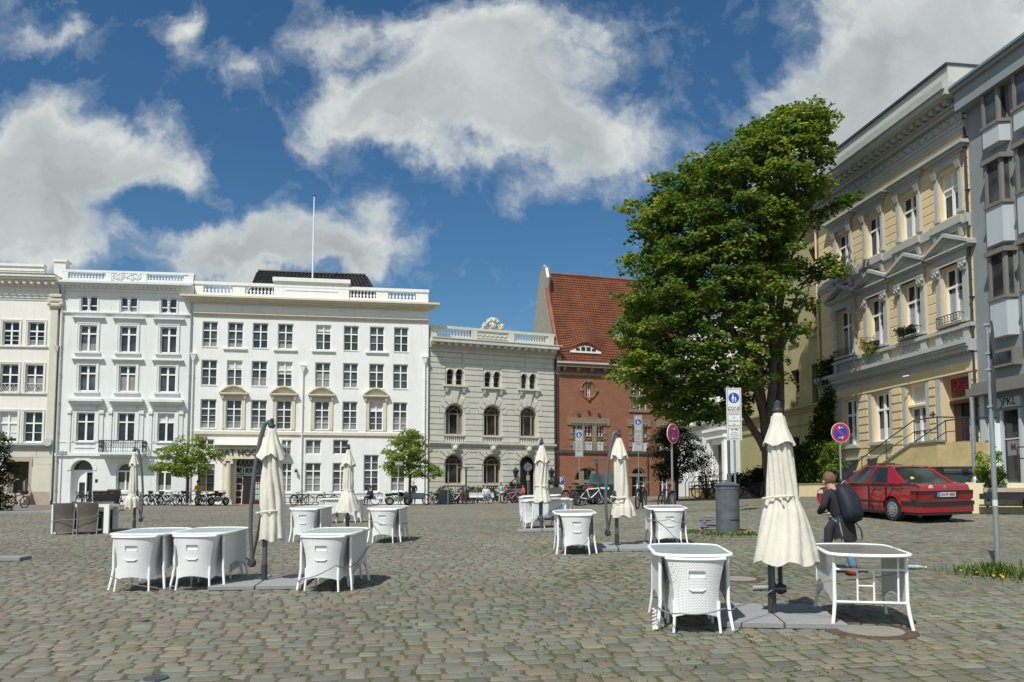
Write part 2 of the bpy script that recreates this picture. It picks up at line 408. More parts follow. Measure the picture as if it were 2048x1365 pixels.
ns=t.new('ShaderNodeMapping',i_Vector=tcg,i_Scale=(1,3.2,1))
ng2=t.new('ShaderNodeTexNoise',i_Scale=2.6,i_Detail=6.0,i_Roughness=.75,i_Vector=ns.outputs[0]).outputs['Fac']
c=t.mix(t.ramp(ng,[(.35,0),(.7,.6)]),br.outputs[0],(.16,.165,.14))
c=t.mix(t.ramp(ng2,[(.45,0),(.72,.65)]),c,(.25,.20,.165))
near=t.math('MULTIPLY',t.math('MULTIPLY',t.math('LESS_THAN',spg.outputs[1],42.5),t.math('GREATER_THAN',spg.outputs[1],3.8)),t.math('LESS_THAN',t.math('ABSOLUTE',spg.outputs[0]),t.math('MULTIPLY_ADD',spg.outputs[1],.66,4.3)))
nsoil=t.new('ShaderNodeTexNoise',i_Scale=1.1,i_Detail=9.0,i_Roughness=.75,i_Vector=tcg).outputs['Fac']
gx_=t.math('MULTIPLY_ADD',spg.outputs[0],.022,-.01);soil=t.mix(t.ramp(t.math('ADD',nsoil,gx_),[(.42,0),(.56,1)]),(.125,.102,.072),(.075,.09,.035))
c=t.mix(near,c,soil)
t.link(c,b.inputs['Base Color']);b.inputs['Roughness'].default_value=.9;b.inputs['Specular IOR Level'].default_value=.2
nb=t.new('ShaderNodeTexNoise',i_Scale=30.0,i_Detail=5.0,i_Vector=tcg).outputs['Fac']
bp=t.new('ShaderNodeBump',i_Strength=.5,i_Distance=.03,i_Height=nb);t.link(bp.outputs[0],b.inputs['Normal'])
M['ground']=m
g=MB()
xs=[-1500,-300,-80,-45,-30,-19,-8,-4,0,2.5,5,8.5,12,16,20,40,80,300,1500]
ys=[-1500,-300,-60,-20,0,5,10,15,20,23,26,30,35,42,50,58,67,80,100,300,2500]
g.grid([[(x,y,gz(x,y))for x in xs]for y in ys])
struct(g.build('ground',M['ground']))
def cobbles():
 r=np.random.RandomState(5)
 ang=R(9);ca,sa=math.cos(ang),math.sin(ang)
 pal=np.array([(.175,.178,.138),(.16,.165,.128),(.175,.158,.12),(.20,.15,.112),(.145,.155,.14),(.20,.195,.148),(.15,.14,.112),(.12,.125,.112),(.20,.17,.125),(.17,.175,.142)])
 cen=[];v=-8.0
 while v<52:
  dv=.162+r.uniform(-.02,.03)
  u=-34+r.uniform(0,.3)
  n=int(68/.18)+10
  w_=r.uniform(.13,.26,n);us=u+np.cumsum(w_)
  for k in range(n):
   uc=us[k]-w_[k]/2;vc=v+dv/2+.09*math.sin(uc*.45+v*.1)+.035*math.sin(uc*1.7+v)
   x=uc*ca-vc*sa;y=uc*sa+vc*ca
   if 3.7<y<43 and abs(x)<y*.66+4.5:cen.append((x,y,w_[k],dv))
  v+=dv
 cen=np.array(cen);N=len(cen)
 hx=cen[:,2]/2-.006;hy=cen[:,3]/2-.006
 base=np.array([(-1,-.74),(-.82,-1),(.82,-1),(1,-.74),(1,.74),(.82,1),(-.82,1),(-1,.74)])
 O=base[None]*np.stack([hx,hy],1)[:,None,:]
 O=O+r.normal(0,.007,O.shape)
 I=O*.86+r.normal(0,.003,O.shape)
 rot=ang+r.normal(0,.05,N);c_,s_=np.cos(rot)[:,None],np.sin(rot)[:,None]
 def W(Q):return np.stack([Q[...,0]*c_-Q[...,1]*s_+cen[:,0:1],Q[...,0]*s_+Q[...,1]*c_+cen[:,1:2]],-1)
 Ow,Iw=W(O),W(I);Cw=cen[:,None,:2]
 top=r.uniform(.005,.010,N)[:,None];tiltx=r.normal(0,.03,N)[:,None];tilty=r.normal(0,.03,N)[:,None]
 def Z(Q,h):return gz_np(Q[...,0],Q[...,1])+h+(Q[...,0]-cen[:,0:1])*tiltx+(Q[...,1]-cen[:,1:2])*tilty
 V=np.concatenate([np.dstack([Ow,Z(Ow,-.02+0*top)]),np.dstack([Ow*.35+Iw*.65,Z(Ow*.35+Iw*.65,top*.7)]),np.dstack([Iw*.9+Cw*.1,Z(Iw*.9+Cw*.1,top)]),np.dstack([Cw,Z(Cw,top+.003)])],1)
 K=V.shape[1]
 loc=[]
 for i in range(8):
  j=(i+1)%8;loc.append((i,j,8+j,8+i));loc.append((8+i,8+j,16+j,16+i))
 tri=[(16+i,16+(i+1)%8,24)for i in range(8)]
 off=(np.arange(N)*K)[:,None,None]
 Q=(np.array(loc)[None]+off).reshape(-1,4);T3=(np.array(tri)[None]+off).reshape(-1,3)
 me=bpy.data.meshes.new('cobblestone_paving')
 me.vertices.add(N*K);me.vertices.foreach_set('co',V.reshape(-1))
 nl=Q.size+T3.size;me.loops.add(nl);me.loops.foreach_set('vertex_index',np.concatenate([Q.reshape(-1),T3.reshape(-1)]))
 npoly=len(Q)+len(T3);me.polygons.add(npoly)
 me.polygons.foreach_set('loop_start',np.concatenate([np.arange(len(Q))*4,Q.size+np.arange(len(T3))*3]))
 me.polygons.foreach_set('use_smooth',np.ones(npoly,bool))
 me.update(calc_edges=True)
 cl=np.sin(cen[:,0]*.9+1.3*np.sin(cen[:,1]*.7))+np.sin(cen[:,1]*1.1+cen[:,0]*.3)
 pick=r.randint(0,len(pal),N);warm=np.array([2,3,6,8]);sel=(cl+r.normal(0,.8,N))>1.6
 pick=np.where(sel,warm[r.randint(0,4,N)],pick)
 C=pal[pick];C=C*.62+C.mean(0)*.38;C=C*r.uniform(.82,1.13,N)[:,None]*(1+.10*np.sin(cen[:,0]*.55+2*np.sin(cen[:,1]*.4))*np.sin(cen[:,1]*.8+cen[:,0]*.2))[:,None]*np.array([.985,1.01,.98])
 CC=np.concatenate([np.repeat(C[:,None,:],K,1),np.ones((N,K,1))],2)
 ca_=me.color_attributes.new('tint','FLOAT_COLOR','POINT');ca_.data.foreach_set('color',CC.reshape(-1))
 me.materials.append(tintmat('granite setts',rough=.72,bump=.55,bscale=38,var=.28,vs=14.0))
 o=bpy.data.objects.new('cobblestone_paving',me);COL.objects.link(o);struct(o)
 return N
NC=cobbles()
# ================================================================ buildings
class Bld:
 def __init__(s,name,label,x,y,deg,cat='house',group=None):
  s.a=R(deg);s.O=Vector((x,y,gz(x,y)-.0));s.e=Vector((math.cos(s.a),math.sin(s.a),0));s.n=Vector((-math.sin(s.a),math.cos(s.a),0))
  s.root=thing(name,label,cat,s.O,s.a,group)
  s.open=[]
 def uv(s,px,py,off=0):
  """facade point (u along it, z above its foot) seen at a photograph pixel; off = depth behind the plane"""
  d=Vector(ray(px,py));o=Vector((0,0,CAMZ));p0=s.O+s.n*off
  t=(p0-o).dot(s.n)/d.dot(s.n);p=o+d*t-s.O
  return p.dot(s.e),p.z
 def u(s,px,py=900,off=0):return s.uv(px,py,off)[0]
 def z(s,px,py,off=0):return s.uv(px,py,off)[1]
 def hole(s,u0,u1,z0,z1,ah=0):s.open.append((u0,u1,z0,z1,ah))
 def wall(s,u0,u1,z0,z1,mt,depth=.3,D=10,name='wall',y=0.0,opens=None,sides=True,back=True):
  mb=MB();ops=s.open if opens is None else opens
  us=sorted(set([u0,u1]+[v for o in ops for v in(o[0],o[1])if u0<v<u1]))
  zs=sorted(set([z0,z1]+[v for o in ops for v in(o[2],o[3])if z0<v<z1]))
  for i in range(len(us)-1):
   for j in range(len(zs)-1):
    cu=(us[i]+us[i+1])/2;cz=(zs[j]+zs[j+1])/2
    if any(o[0]<cu<o[1]and o[2]<cz<o[3]for o in ops):continue
    mb.quad((us[i],y,zs[j]),(us[i+1],y,zs[j]),(us[i+1],y,zs[j+1]),(us[i],y,zs[j+1]))
  for(a,b_,c,d,ah)in ops:
   arc=arcpts(a,b_,d,ah)
   if ah:
    for k in range(len(arc)-1):
     p,q=arc[k],arc[k+1]
     mb.quad((p[0],y,p[1]),(q[0],y,q[1]),(q[0],y,d),(p[0],y,d))
   path=[(a,c)]+arc+[(b_,c)]
   for k in range(len(path)-1):
    p,q=path[k],path[k+1]
    mb.quad((p[0],y,p[1]),(p[0],y+depth,p[1]),(q[0],y+depth,q[1]),(q[0],y,q[1]))
   mb.quad((a,y,c),(b_,y,c),(b_,y+depth,c),(a,y+depth,c))
  if sides:
   mb.quad((u0,y,z0),(u0,y,z1),(u0,D,z1),(u0,D,z0));mb.quad((u1,y,z0),(u1,D,z0),(u1,D,z1),(u1,y,z1))
   mb.quad((u0,y,z1),(u1,y,z1),(u1,D,z1),(u0,D,z1))
   mb.quad((u0,D,z0),(u0,D,z1),(u1,D,z1),(u1,D,z0))
  return mb.build(name,mt,s.root)
def arcpts(a,b,top,ah,n=14):
 if not ah:return[(a,top),(b,top)]
 r=(b-a)/2;m=(a+b)/2
 return[(m-r*math.cos(math.pi*k/n),top-ah+ah*math.sin(math.pi*k/n))for k in range(n+1)]
def out(mb,u0,u1,z0,z1,p,inn=.03):mb.box(u0,u1,-p,inn,z0,z1)
def cornice(mb,u0,u1,z0,z1,steps,wrap=True):
 """stepped moulding, steps = [(share of height, projection)...] from the bottom up"""
 z=z0;H=z1-z0
 for(h,p)in steps:
  w_=p if wrap else 0
  mb.box(u0-w_,u1+w_,-p,.04,z,z+h*H-.002);z+=h*H
def window(s,u0,u1,z0,z1,ah=0,set_=.2,fr='frame',glass='glass',cols=2,tr=.62,rows=(1,1),fw=.07,mw=.035,hole=True,curtain=0,blind=0,name='window',mull=1.3,dark=False):
 """glazed opening: pane set back in the wall, frame with mullion, transom and glazing bars"""
 if hole:s.hole(u0,u1,z0,z1,ah)
 if not curtain and not blind and fr!='taupeframe' and cols==2:
  q=rng.random();curtain=rng.choice((.3,.45,.9))if q<.38 else 0;blind=rng.uniform(.15,.6)if q>.9 else 0
 tl_=rng.uniform(-.02,.02);g=MB();path=[(u0,z0)]+arcpts(u0,u1,z1,ah)+[(u1,z0)]
 g.add([(p[0],set_+.06+tl_*(p[0]-u0)/(u1-u0)*1.0+abs(tl_)*.5,p[1])for p in path],[tuple(range(len(path)-1,-1,-1))])
 o=g.build(name,M[glass],s.root)
 f=MB();y0,y1=set_-.02,set_+.04
 zt=z1-ah
 f.box(u0,u0+fw,y0,y1,z0,zt);f.box(u1-fw,u1,y0,y1,z0,zt);f.box(u0+fw,u1-fw,y0,y1,z0,z0+fw)
 if ah:
  A=arcpts(u0,u1,z1,ah);B_=arcpts(u0+fw,u1-fw,z1-fw,ah-fw*.2)
  B_=[(x,max(zz,zt))for x,zz in B_]
  for k in range(len(A)-1):
   f.add([(A[k][0],y0,A[k][1]),(A[k+1][0],y0,A[k+1][1]),(B_[k+1][0],y0,B_[k+1][1]),(B_[k][0],y0,B_[k][1])],[(0,3,2,1)])
   f.add([(B_[k][0],y0,B_[k][1]),(B_[k+1][0],y0,B_[k+1][1]),(B_[k+1][0],y1,B_[k+1][1]),(B_[k][0],y1,B_[k][1])],[(0,1,2,3)])
  ztr=zt
 else:
  f.box(u0+fw,u1-fw,y0,y1,z1-fw,z1);ztr=z0+(z1-z0)*tr
 top_in=z1-fw
 um=(u0+u1)/2
 if tr:f.box(u0+fw,u1-fw,y0-.025,y1,ztr-fw*.6,ztr+fw*.6)
 hi=ztr-fw*.6 if tr else top_in
 if cols==2:
  f.box(um-fw*mull/2,um+fw*mull/2,y0-.02,y1,z0+fw,hi)
  if tr and not ah:f.box(um-fw*mull/2,um+fw*mull/2,y0-.02,y1,ztr+fw*.6,top_in)
 elif cols>2:
  for k in range(1,cols):
   x=u0+(u1-u0)*k/cols;f.box(x-mw,x+mw,y0,y1,z0+fw,hi)
   if tr and not ah:f.box(x-mw,x+mw,y0,y1,ztr+fw*.6,top_in)
 halves=[(u0+fw,um-fw*mull/2),(um+fw*mull/2,u1-fw)]if cols==2 else[(u0+fw,u1-fw)]
 for(a,b_)in halves:
  for(za,zb,n)in((z0+fw,hi,rows[0]),(ztr+fw*.6,top_in,rows[1])if tr and not ah else(0,0,1)):
   for k in range(1,n):
    zz=za+(zb-za)*k/n;f.box(a,b_,y0+.01,y1,zz-mw/2,zz+mw/2)
 f.build('frame',M[fr],o)
 if curtain:
  c=MB();n=16
  for(a,b_)in halves:
   c.grid([[(a+(b_-a)*k/n,set_+.043-.012*math.sin(k*2.4),zz)for k in range(n+1)]for zz in(z0+fw,z0+fw+(hi-z0-fw)*curtain)])
  c.build('curtain',M['curtain'],o)
 if blind:
  c=MB()
  for(a,b_)in halves:
   c.box(a,b_,set_+.035,set_+.046,z1-fw-(z1-z0-2*fw)*blind,z1-fw)
  c.build('blind',M['blind'],o)
 return o
def surround(w_,u0,u1,z0,z1,wd,p,mt,name='surround',bottom=False,ears=0):
 f=MB();f.box(u0-wd,u0,-p,.03,z0,z1+wd);f.box(u1,u1+wd,-p,.03,z0,z1+wd);f.box(u0,u1,-p,.03,z1,z1+wd)
 f.box(u0-wd,u0-wd*.65,-p-.03,-p+.001,z0,z1+wd);f.box(u1+wd*.65,u1+wd,-p-.03,-p+.001,z0,z1+wd);f.box(u0-wd*.65,u1+wd*.65,-p-.03,-p+.001,z1+wd*.65,z1+wd)
 return f.build(name,mt,w_)
def sill(w_,u0,u1,z,p,h,mt,ext=.12,name='sill'):
 f=MB();f.box(u0-ext,u1+ext,-p,.05,z-h,z);f.box(u0-ext+.04,u1+ext-.04,-p*.6,.04,z-h*1.7,z-h-.001)
 return f.build(name,mt,w_)
def balusters(mb,u0,u1,z0,z1,n,y,r=.09,seg=8):
 h=z1-z0
 for k in range(n):
  x=u0+(u1-u0)*(k+.5)/n
  mb.lathe([(r*.8,0),(r*.8,h*.08),(r*.45,h*.12),(r*1.0,h*.38),(r*.8,h*.5),(r*.4,h*.75),(r*.42,h*.88),(r*.8,h*.92),(r*.8,h)],seg,(x,y,z0),cap=False)
def downpipe(s,u,z0,z1,mt,hopper=True,y=-.12,r=.055):
 f=MB();f.tube([(u,y,z0),(u,y,z1)],r,8)
 zz=z0+1
 while zz<z1-.5:f.box(u-r-.02,u+r+.02,y-r,.02,zz,zz+.04);zz+=2.2
 if hopper:f.tbox(u,y,z1,z1+.5,.14,.14,.42,.3);f.box(u-.23,u+.23,y-.17,y+.13,z1+.5,z1+.58)
 return f.build('downpipe',mt,s.root)
def text_mesh(txt,size,depth,bold=False):
 c=bpy.data.curves.new('t','FONT');c.body=txt;c.size=size;c.extrude=depth;c.align_x='CENTER';c.align_y='CENTER';c.offset=.012*size if bold else 0
 c.resolution_u=3
 o=bpy.data.objects.new('t',c);COL.objects.link(o);dg=bpy.context.evaluated_depsgraph_get()
 me=bpy.data.meshes.new_from_object(o.evaluated_get(dg));vs=[tuple(v.co)for v in me.vertices];fs=[tuple(p.vertices)for p in me.polygons]
 bpy.data.objects.remove(o);bpy.data.curves.remove(c);bpy.data.meshes.remove(me)
 return vs,fs
def lettering(parent,txt,x,y,z,size,mt,depth=.006,bold=False,name='lettering',sx=1.0):
 """upright letters facing -y"""
 vs,fs=text_mesh(txt,size,depth,bold)
 m_=MB();m_.add([(x+v[0]*sx,y-v[2],z+v[1])for v in vs],fs)
 return m_.build(name,mt,parent)
Z1=lambda x,y:(x/4.55,500+y/4.55)
Z2=lambda x,y:(x/4.55,780+y/4.55)
Z3=lambda x,y:(370+x/4.096,520+y/4.096)
Z4=lambda x,y:(370+x/4.096,760+y/4.096)
Z5=lambda x,y:(840+x/5.12,620+y/5.12)
Z6=lambda x,y:(840+x/5.12,820+y/5.12)
Z7=lambda x,y:(1060+x/4.55,520+y/4.55)
Z8=lambda x,y:(1120+x/4.55,780+y/4.55)
Y1=lambda x,y:(1600+x/4.266,80+y/4.266)
Y2=lambda x,y:(1600+x/4.266,380+y/4.266)
Y3=lambda x,y:(1600+x/4.266,660+y/4.266)
W3x,W3y=-25.06,64.0
b=Bld('town_house','broad white town house with a pillared cream portal, balustrade parapet and black tiled roof',W3x,W3y,8.8)
B3=b;L3=b.u(857,700);zt=b.z(*Z3(38,172));zc1=b.z(*Z3(38,300));zc0=b.z(*Z3(38,345));zs1=b.z(*Z3(38,425));zs0=b.z(*Z3(38,458))
def row(b,Z,xs,yt,yb,**k):
 zt_=b.z(*Z(xs[0][0],yt));zb_=b.z(*Z(xs[0][1],yb));r=[]
 for i,(x0,x1)in enumerate(xs):
  kk=dict(k)
  for key in('curtain','blind'):
   if isinstance(kk.get(key),dict):kk[key]=kk[key].get(i,0)
  r.append((window(b,b.u(*Z(x0,yt)),b.u(*Z(x1,yb)),zb_,zt_,**kk),b.u(*Z(x0,yt)),b.u(*Z(x1,yb)),zb_,zt_))
 return r
XA=[(145,265),(353,475),(557,679),(763,885),(1075,1196),(1302,1422),(1515,1632),(1713,1830)]
XB=[(135,260),(345,467),(548,671),(756,878),(1068,1190),(1296,1416),(1510,1630),(1706,1826)]
XC=[(128,252),(337,460),(543,667),(749,870),(1061,1180),(1291,1410),(1508,1620),(1704,1820)]
kw=dict(cols=2,tr=.66,rows=(2,1),fw=.075,set_=.16)
RA=row(b,Z3,XA,503,717,curtain={3:.3,1:.25},**kw);RB=row(b,Z3,XB,817,1030,blind={1:.28,3:.5},curtain={2:.5},**kw)
RC=row(b,Z4,XC,157,400,curtain={0:.25,4:.5,5:.3,7:.6},cols=2,tr=.68,rows=(3,1),fw=.075,set_=.16)
kg=dict(cols=2,tr=0,rows=(2,1),fw=.08,set_=.15)
for(x0,x1)in((790,873),(988,1115),(1213,1338)):row(b,Z4,[(x0,x1)],490,612,curtain=.9 if x0==790 else 0,**kg)
for(x0,x1)in((790,873),(985,1112),(1210,1335)):row(b,Z4,[(x0,x1)],680,922,curtain=.8 if x0!=1210 else .4,cols=2,tr=.72,rows=(3,1),fw=.08,set_=.15)
row(b,Z4,[(1465,1585)],614,917,cols=2,tr=.58,rows=(3,2),fw=.08,set_=.15)
row(b,Z4,[(1688,1803)],620,915,cols=2,tr=.58,rows=(3,2),fw=.08,set_=.15)
row(b,Z4,[(108,238)],690,918,cols=2,tr=.62,rows=(2,1),fw=.08,set_=.15,fr='brownframe')
row(b,Z4,[(115,238)],485,575,**kg)
for i,R_ in((0,RA),(1,RB),(2,RC)):
 for k,(w_,u0,u1,z0,z1)in enumerate(R_):
  if i==0 and k in(1,3,4,6):sill(w_,u0,u1,z0-.03,.14,.12,M['white'],.32)
  else:sill(w_,u0,u1,z0+.02,.04,.05,M['white'],.02)
for k in(1,3,4,6):
 w_,u0,u1,z0,z1=RC[k];zb=b.z(*Z4(XC[1][0],118));wd=.28
 surround(w_,u0,u1,z0,z1,.27,.05,M['beige'])
 f=MB();uc=(u0+u1)/2;hw=(u1-u0)/2+.5;rise=.62
 f.box(uc-hw,uc+hw,-.34,.03,zb,zb+.11)
 f.box(uc-hw+.12,uc+hw-.12,-.26,.03,zb-.1,zb-.001)
 n=14
 for j in range(n):
  a0=-1+2*j/n;a1=-1+2*(j+1)/n;z_=lambda a:zb+.11+rise*(1-a*a)
  f.add([(uc+hw*a0,-.34,z_(a0)),(uc+hw*a1,-.34,z_(a1)),(uc+hw*a1,-.34,z_(a1)-.12),(uc+hw*a0,-.34,z_(a0)-.12),(uc+hw*a0,.03,z_(a0)),(uc+hw*a1,.03,z_(a1)),(uc+hw*a1,.03,z_(a1)-.12),(uc+hw*a0,.03,z_(a0)-.12)],[(0,3,2,1),(0,1,5,4),(3,7,6,2),(0,4,7,3),(1,2,6,5)])
 f.prism([(uc-hw,zb+.1)]+[(uc+hw*(-1+2*j/n),zb+.1+rise*(1-(-1+2*j/n)**2)*.9)for j in range(1,n)]+[(uc+hw,zb+.1)],-.05,.03)
 for sx in(-1,1):f.tbox(uc+sx*(hw-.25),-.12,zb-.38,zb-.1,.12,.12,.2,.26)
 for j in range(8):f.lathe([(.05,0),(.05,.02)],6,(uc-.45+j*.13,-.07,zb-.16-.16*math.sin(math.pi*(j+.5)/8)))
 f.build('hood',M['beige'],w_)
pu0,pu1=b.u(*Z4(415,800)),b.u(*Z4(655,800));pz=b.z(*Z4(415,640));b.hole(pu0,pu1,0,pz)
b.wall(0,L3,0,zc1,M['white'],depth=.35,D=11)
pr=b
f=MB();pz0=b.z(*Z4(300,545));lin1=b.z(*Z4(360,575));lin0=b.z(*Z4(360,635));PL=b.u(*Z4(262,545));PR=b.u(*Z4(800,560));cL=b.u(*Z4(300,800));cR=b.u(*Z4(765,800))
cornice(f,PL+.5,PR-.5,lin1+.25,pz0+.1,[(.25,.35),(.35,.55),(.4,.8)])
f.box(cL+.05,cR-.05,-.45,.03,lin0,lin1+.25);f.box(cL-.02,cR+.02,-.52,.03,lin0-.14,lin0-.002)
f.build('entablature',M['beige'],b.root)
for(a,c)in((cL+.05,pu0-.05),(pu1+.05,cR-.05)):MB().box(a,c,-.12,.03,0,lin0-.15).build('pilaster',M['beige'],b.root)
for cx in(b.u(*Z4(360,800)),b.u(*Z4(700,800))):
 f=MB();H=lin0-.16
 f.box(cx-.36,cx+.36,-.62,-.02,0,.22)
 f.lathe([(.33,.22),(.33,.3),(.28,.36),(.27,1.4),(.24,H-.45),(.24,H-.3)],20,(cx,-.32,0),cap=False)
 f.box(cx-.33,cx+.33,-.62,-.02,H-.16,H)
 for sx in(-1,1):f.T=Matrix.Translation((cx+sx*.27,-.32,H-.26))@Matrix.Rotation(R(90),4,'X');f.lathe([(.02,-.3),(.13,-.3),(.13,.3),(.02,.3)],12);f.T=None
 f.build('column',M['beige'],b.root,smooth=True)
f=MB();f.box(pu0,pu1,.34,.38,0,pz-1.35);dr=f.build('door',M['brown'],b.root)
fx=MB()
for(c,r_)in[((437+8),740),(445,825),(445,880),(440,935),(438,990),(530,745)]:
 u_,z_=b.uv(*Z4(c,r_),.33);hw=.42 if c==530 else .27;hh=.28
 for(a,bb,cc,dd)in((-hw,hw,hh-.05,hh),(-hw,hw,-hh,-hh+.05),(-hw,-hw+.05,-hh,hh),(hw-.05,hw,-hh,hh)):
  fx.box(u_+a,u_+bb,.31,.345,z_+cc,z_+dd)
fx.build('panel_trim',M['frame'],dr)
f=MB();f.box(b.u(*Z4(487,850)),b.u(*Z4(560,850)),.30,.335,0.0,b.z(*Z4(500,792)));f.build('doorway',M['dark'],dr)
ub0,ub1=b.u(*Z4(570,850)),b.u(*Z4(640,850));f=MB();f.box(ub0,ub1,.33,.338,.3,pz-1.9);wi=f.build('lattice_glass',M['blind'],dr)
f=MB()
for k in range(9):f.box(ub0,ub1,.31,.335,.35+k*.42,.39+k*.42)
for k in range(5):f.box(ub0+(ub1-ub0)*k/4-.02,ub0+(ub1-ub0)*k/4+.02,.312,.333,.3,pz-1.9)
f.build('lattice',M['darkbrown'],wi)
f=MB();f.box(pu0,pu1,.34,.38,pz-1.35,pz);fl=f.build('fanlight',M['glassdark'],b.root)
f=MB();f.box(pu0,pu1,.29,.34,pz-1.42,pz-1.3)
for k in range(7):
 cx=pu0+(pu1-pu0)*(k+.5)/7
 f.tube([(cx+.26*math.cos(q*math.pi/8),.32,pz-.65+.5*math.sin(q*math.pi/8))for q in range(17)],.022,4,False)
f.build('tracery',M['greytrim'],fl)
lettering(b.root,'DAT HOGHEHUS',(cL+cR)/2+.1,-.5,(lin0+lin1)/2+.06,.62,M['darkbrown'],.04,True,sx=1.05)
f=MB();cornice(f,0,L3,zc0-.05,zc1,[(.2,.3),(.25,.5),(.25,.72),(.3,.85)]);f.build('cornice',M['beige'],b.root)
f=MB();cornice(f,.02,L3-.02,zs0,zs1,[(.3,.06),(.35,.12),(.35,.2)],False)
z=b.z(*Z4(45,430));f.box(.3,L3-.3,-.12,.03,z-.13,z+.1);f.box(.35,L3-.35,-.06,.03,z-.22,z-.131);f.build('string_course',M['beige'],b.root)
zb1,zb0=b.z(*Z3(150,200)),b.z(*Z3(150,265))
f=MB();py0,py1=.02,.4;gaps=[(150,392),(492,728),(1343,1565),(1665,1892)];gu=[(b.u(*Z3(x0,240)),b.u(*Z3(x1,240)))for x0,x1 in gaps]
f.box(.05,L3-.05,py0,py1,zc1-.001,zb0);f.box(.0,L3,py0-.08,py1+.05,zb1,zt)
e=.05
for(a,c)in gu:f.box(e,a,py0,py1,zb0,zb1);e=c
f.box(e,L3-.05,py0,py1,zb0,zb1)
cu0,cu1=b.u(*Z3(730,200)),b.u(*Z3(1345,200));ztc=b.z(*Z3(730,160))+.15
f.box(cu0,cu1,py0-.06,py1+.1,zc1+.001,ztc-.3);f.box(cu0-.1,cu1+.1,py0-.25,py1+.12,ztc-.3,ztc);f.box(cu0+.9,cu1-.9,py0-.1,py0-.05,zb1-.25,zb1-.15)
f.build('parapet',M['white'],b.root)
for(a,c)in gu:
 f=MB();balusters(f,a,c,zb0,zb1,8,.2,.105,10);f.build('balustrade',M['frame'],b.root,smooth=True)
def tiled_plane(f,A,Bp,C,D,nc,nr,amp=.05,step=.05):
 """pantiles on the quad A,B (eave) C,D (ridge, C above B)"""
 A,Bp,C,D=map(Vector,(A,Bp,C,D));nrm=(Bp-A).cross(D-A).normalized()
 m_=nc*4
 for r_ in range(nr):
  rows=[]
  for q,lift in((r_/nr,step),((r_+1)/nr+.2/nr,0)):
   a=A.lerp(D,min(q,1));c=Bp.lerp(C,min(q,1));rw=[]
   for k in range(m_+1):
    p=a.lerp(c,k/m_);rw.append(p+nrm*(lift+amp*(.5+.5*math.cos(2*math.pi*k/4))))
   rows.append(rw)
  rows.insert(0,[p-nrm*step for p in rows[0]])
  f.grid(rows)
rz0=zb1-.3;ru0,ru1=b.u(*Z3(520,180)),b.u(*Z3(1565,215));rt0,rt1=b.u(*Z3(600,100),4.5),b.u(*Z3(1480,105),4.5);rzt=b.z(*Z3(600,100),4.5)
f=MB();tiled_plane(f,(ru0-.2,1.6,rz0),(ru1+.2,1.6,rz0),(rt1,4.5,rzt),(rt0,4.5,rzt),30,11,.09,.06)
tiled_plane(f,(ru0-.2,9,rz0),(ru0-.2,1.6,rz0),(rt0,4.5,rzt),(rt0,6.5,rzt),14,11,.09,.06);tiled_plane(f,(ru1+.2,1.6,rz0),(ru1+.2,9,rz0),(rt1,6.5,rzt),(rt1,4.5,rzt),14,11,.09,.06)
f.quad((rt0,4.5,rzt),(rt1,4.5,rzt),(rt1,6.5,rzt),(rt0,6.5,rzt));f.quad((ru0,9,rz0),(rt0,6.5,rzt),(rt1,6.5,rzt),(ru1,9,rz0))
f.box(ru0-.1,ru1+.1,1.7,9,zc1-.3,rz0+.05);f.tube([(rt0,4.5,rzt+.1),(rt1,4.5,rzt+.1)],.13,8)
f.build('roof',mat('black glazed pantiles',(.028,.026,.026),.45,var=.5,scale=1.5),b.root)
for x,y,zz in((b.u(605,800),0,b.z(605,745)),(b.u(849,800)+.0,0,b.z(849,728)),(b.u(377.5,800),0,b.z(379,722))):downpipe(b,max(.12,min(L3-.15,x)),.3,zz,M['white'])
f=MB();z1_=b.z(*Z4(820,935));uA,uB=b.u(*Z4(815,980)),b.u(*Z4(1185,980))
f.box(uA,uB+2.2,-1.5,-1.47,z1_-.05,z1_);f.box(uA,uB+2.2,-1.5,-1.47,z1_-.33,z1_-.29);f.box(uA,uB+2.2,-1.5,-1.47,.12,.16)
k=0;x=uA
while x<uB+2.2:
 f.box(x,x+.02,-1.495,-1.475,.14,z1_-.3);x+=.14;k+=1
 if k%2==0:f.tube([(x+.13*math.cos(q*math.pi/4),-1.485,z1_-.17+.11*math.sin(q*math.pi/4))for q in range(9)],.012,4,False)
 if k%14==0:f.box(x-.03,x+.03,-1.52,-1.45,0,z1_+.05)
fn=f.build('iron_railing',M['iron'],None);fn.location=b.O;fn.rotation_euler=(0,0,b.a);tag(fn,'low wrought iron railing with ring frieze along the foot of the white house','railing')
fp=b.O+b.e*b.u(625,560,2.0)+b.n*2.0
f=MB();zt_=at(627,393,fp.y).z;zb_=at(625,575,fp.y).z;f.tube([(0,0,0),(.02,0,zt_-zb_)],[.075,.045],8)
flg=f.build('pole',M['frame'],None);f=MB();f.sphere((.02,0,zt_-zb_+.08),.11);top=f.build('finial',M['darkgrey'],None)
ft=thing('flagpole','slender white flagpole standing on the roof of the white house','flagpole',(fp.x,fp.y,zb_));flg.parent=ft;top.parent=ft
sg=MB();u_,z_=b.uv(*Z4(912,735));sg.box(u_-.04,u_+.04,-.25,.02,z_-.1,z_+.05);sg.sphere((u_,-.25,z_-.12),.13);sg.build('wall_lamp',M['darkgrey'],b.root)
ang2=6.5;Lg=9.9
b=Bld('town_house','pale blue grey town house with an iron balcony and two arched ground floor openings',W3x-Lg*math.cos(R(ang2)),W3y-Lg*math.sin(R(ang2)),ang2)
B2=b;L2=Lg-.004;kw=dict(cols=2,tr=.68,rows=(1,1),fw=.085,set_=.16,mull=1.7)
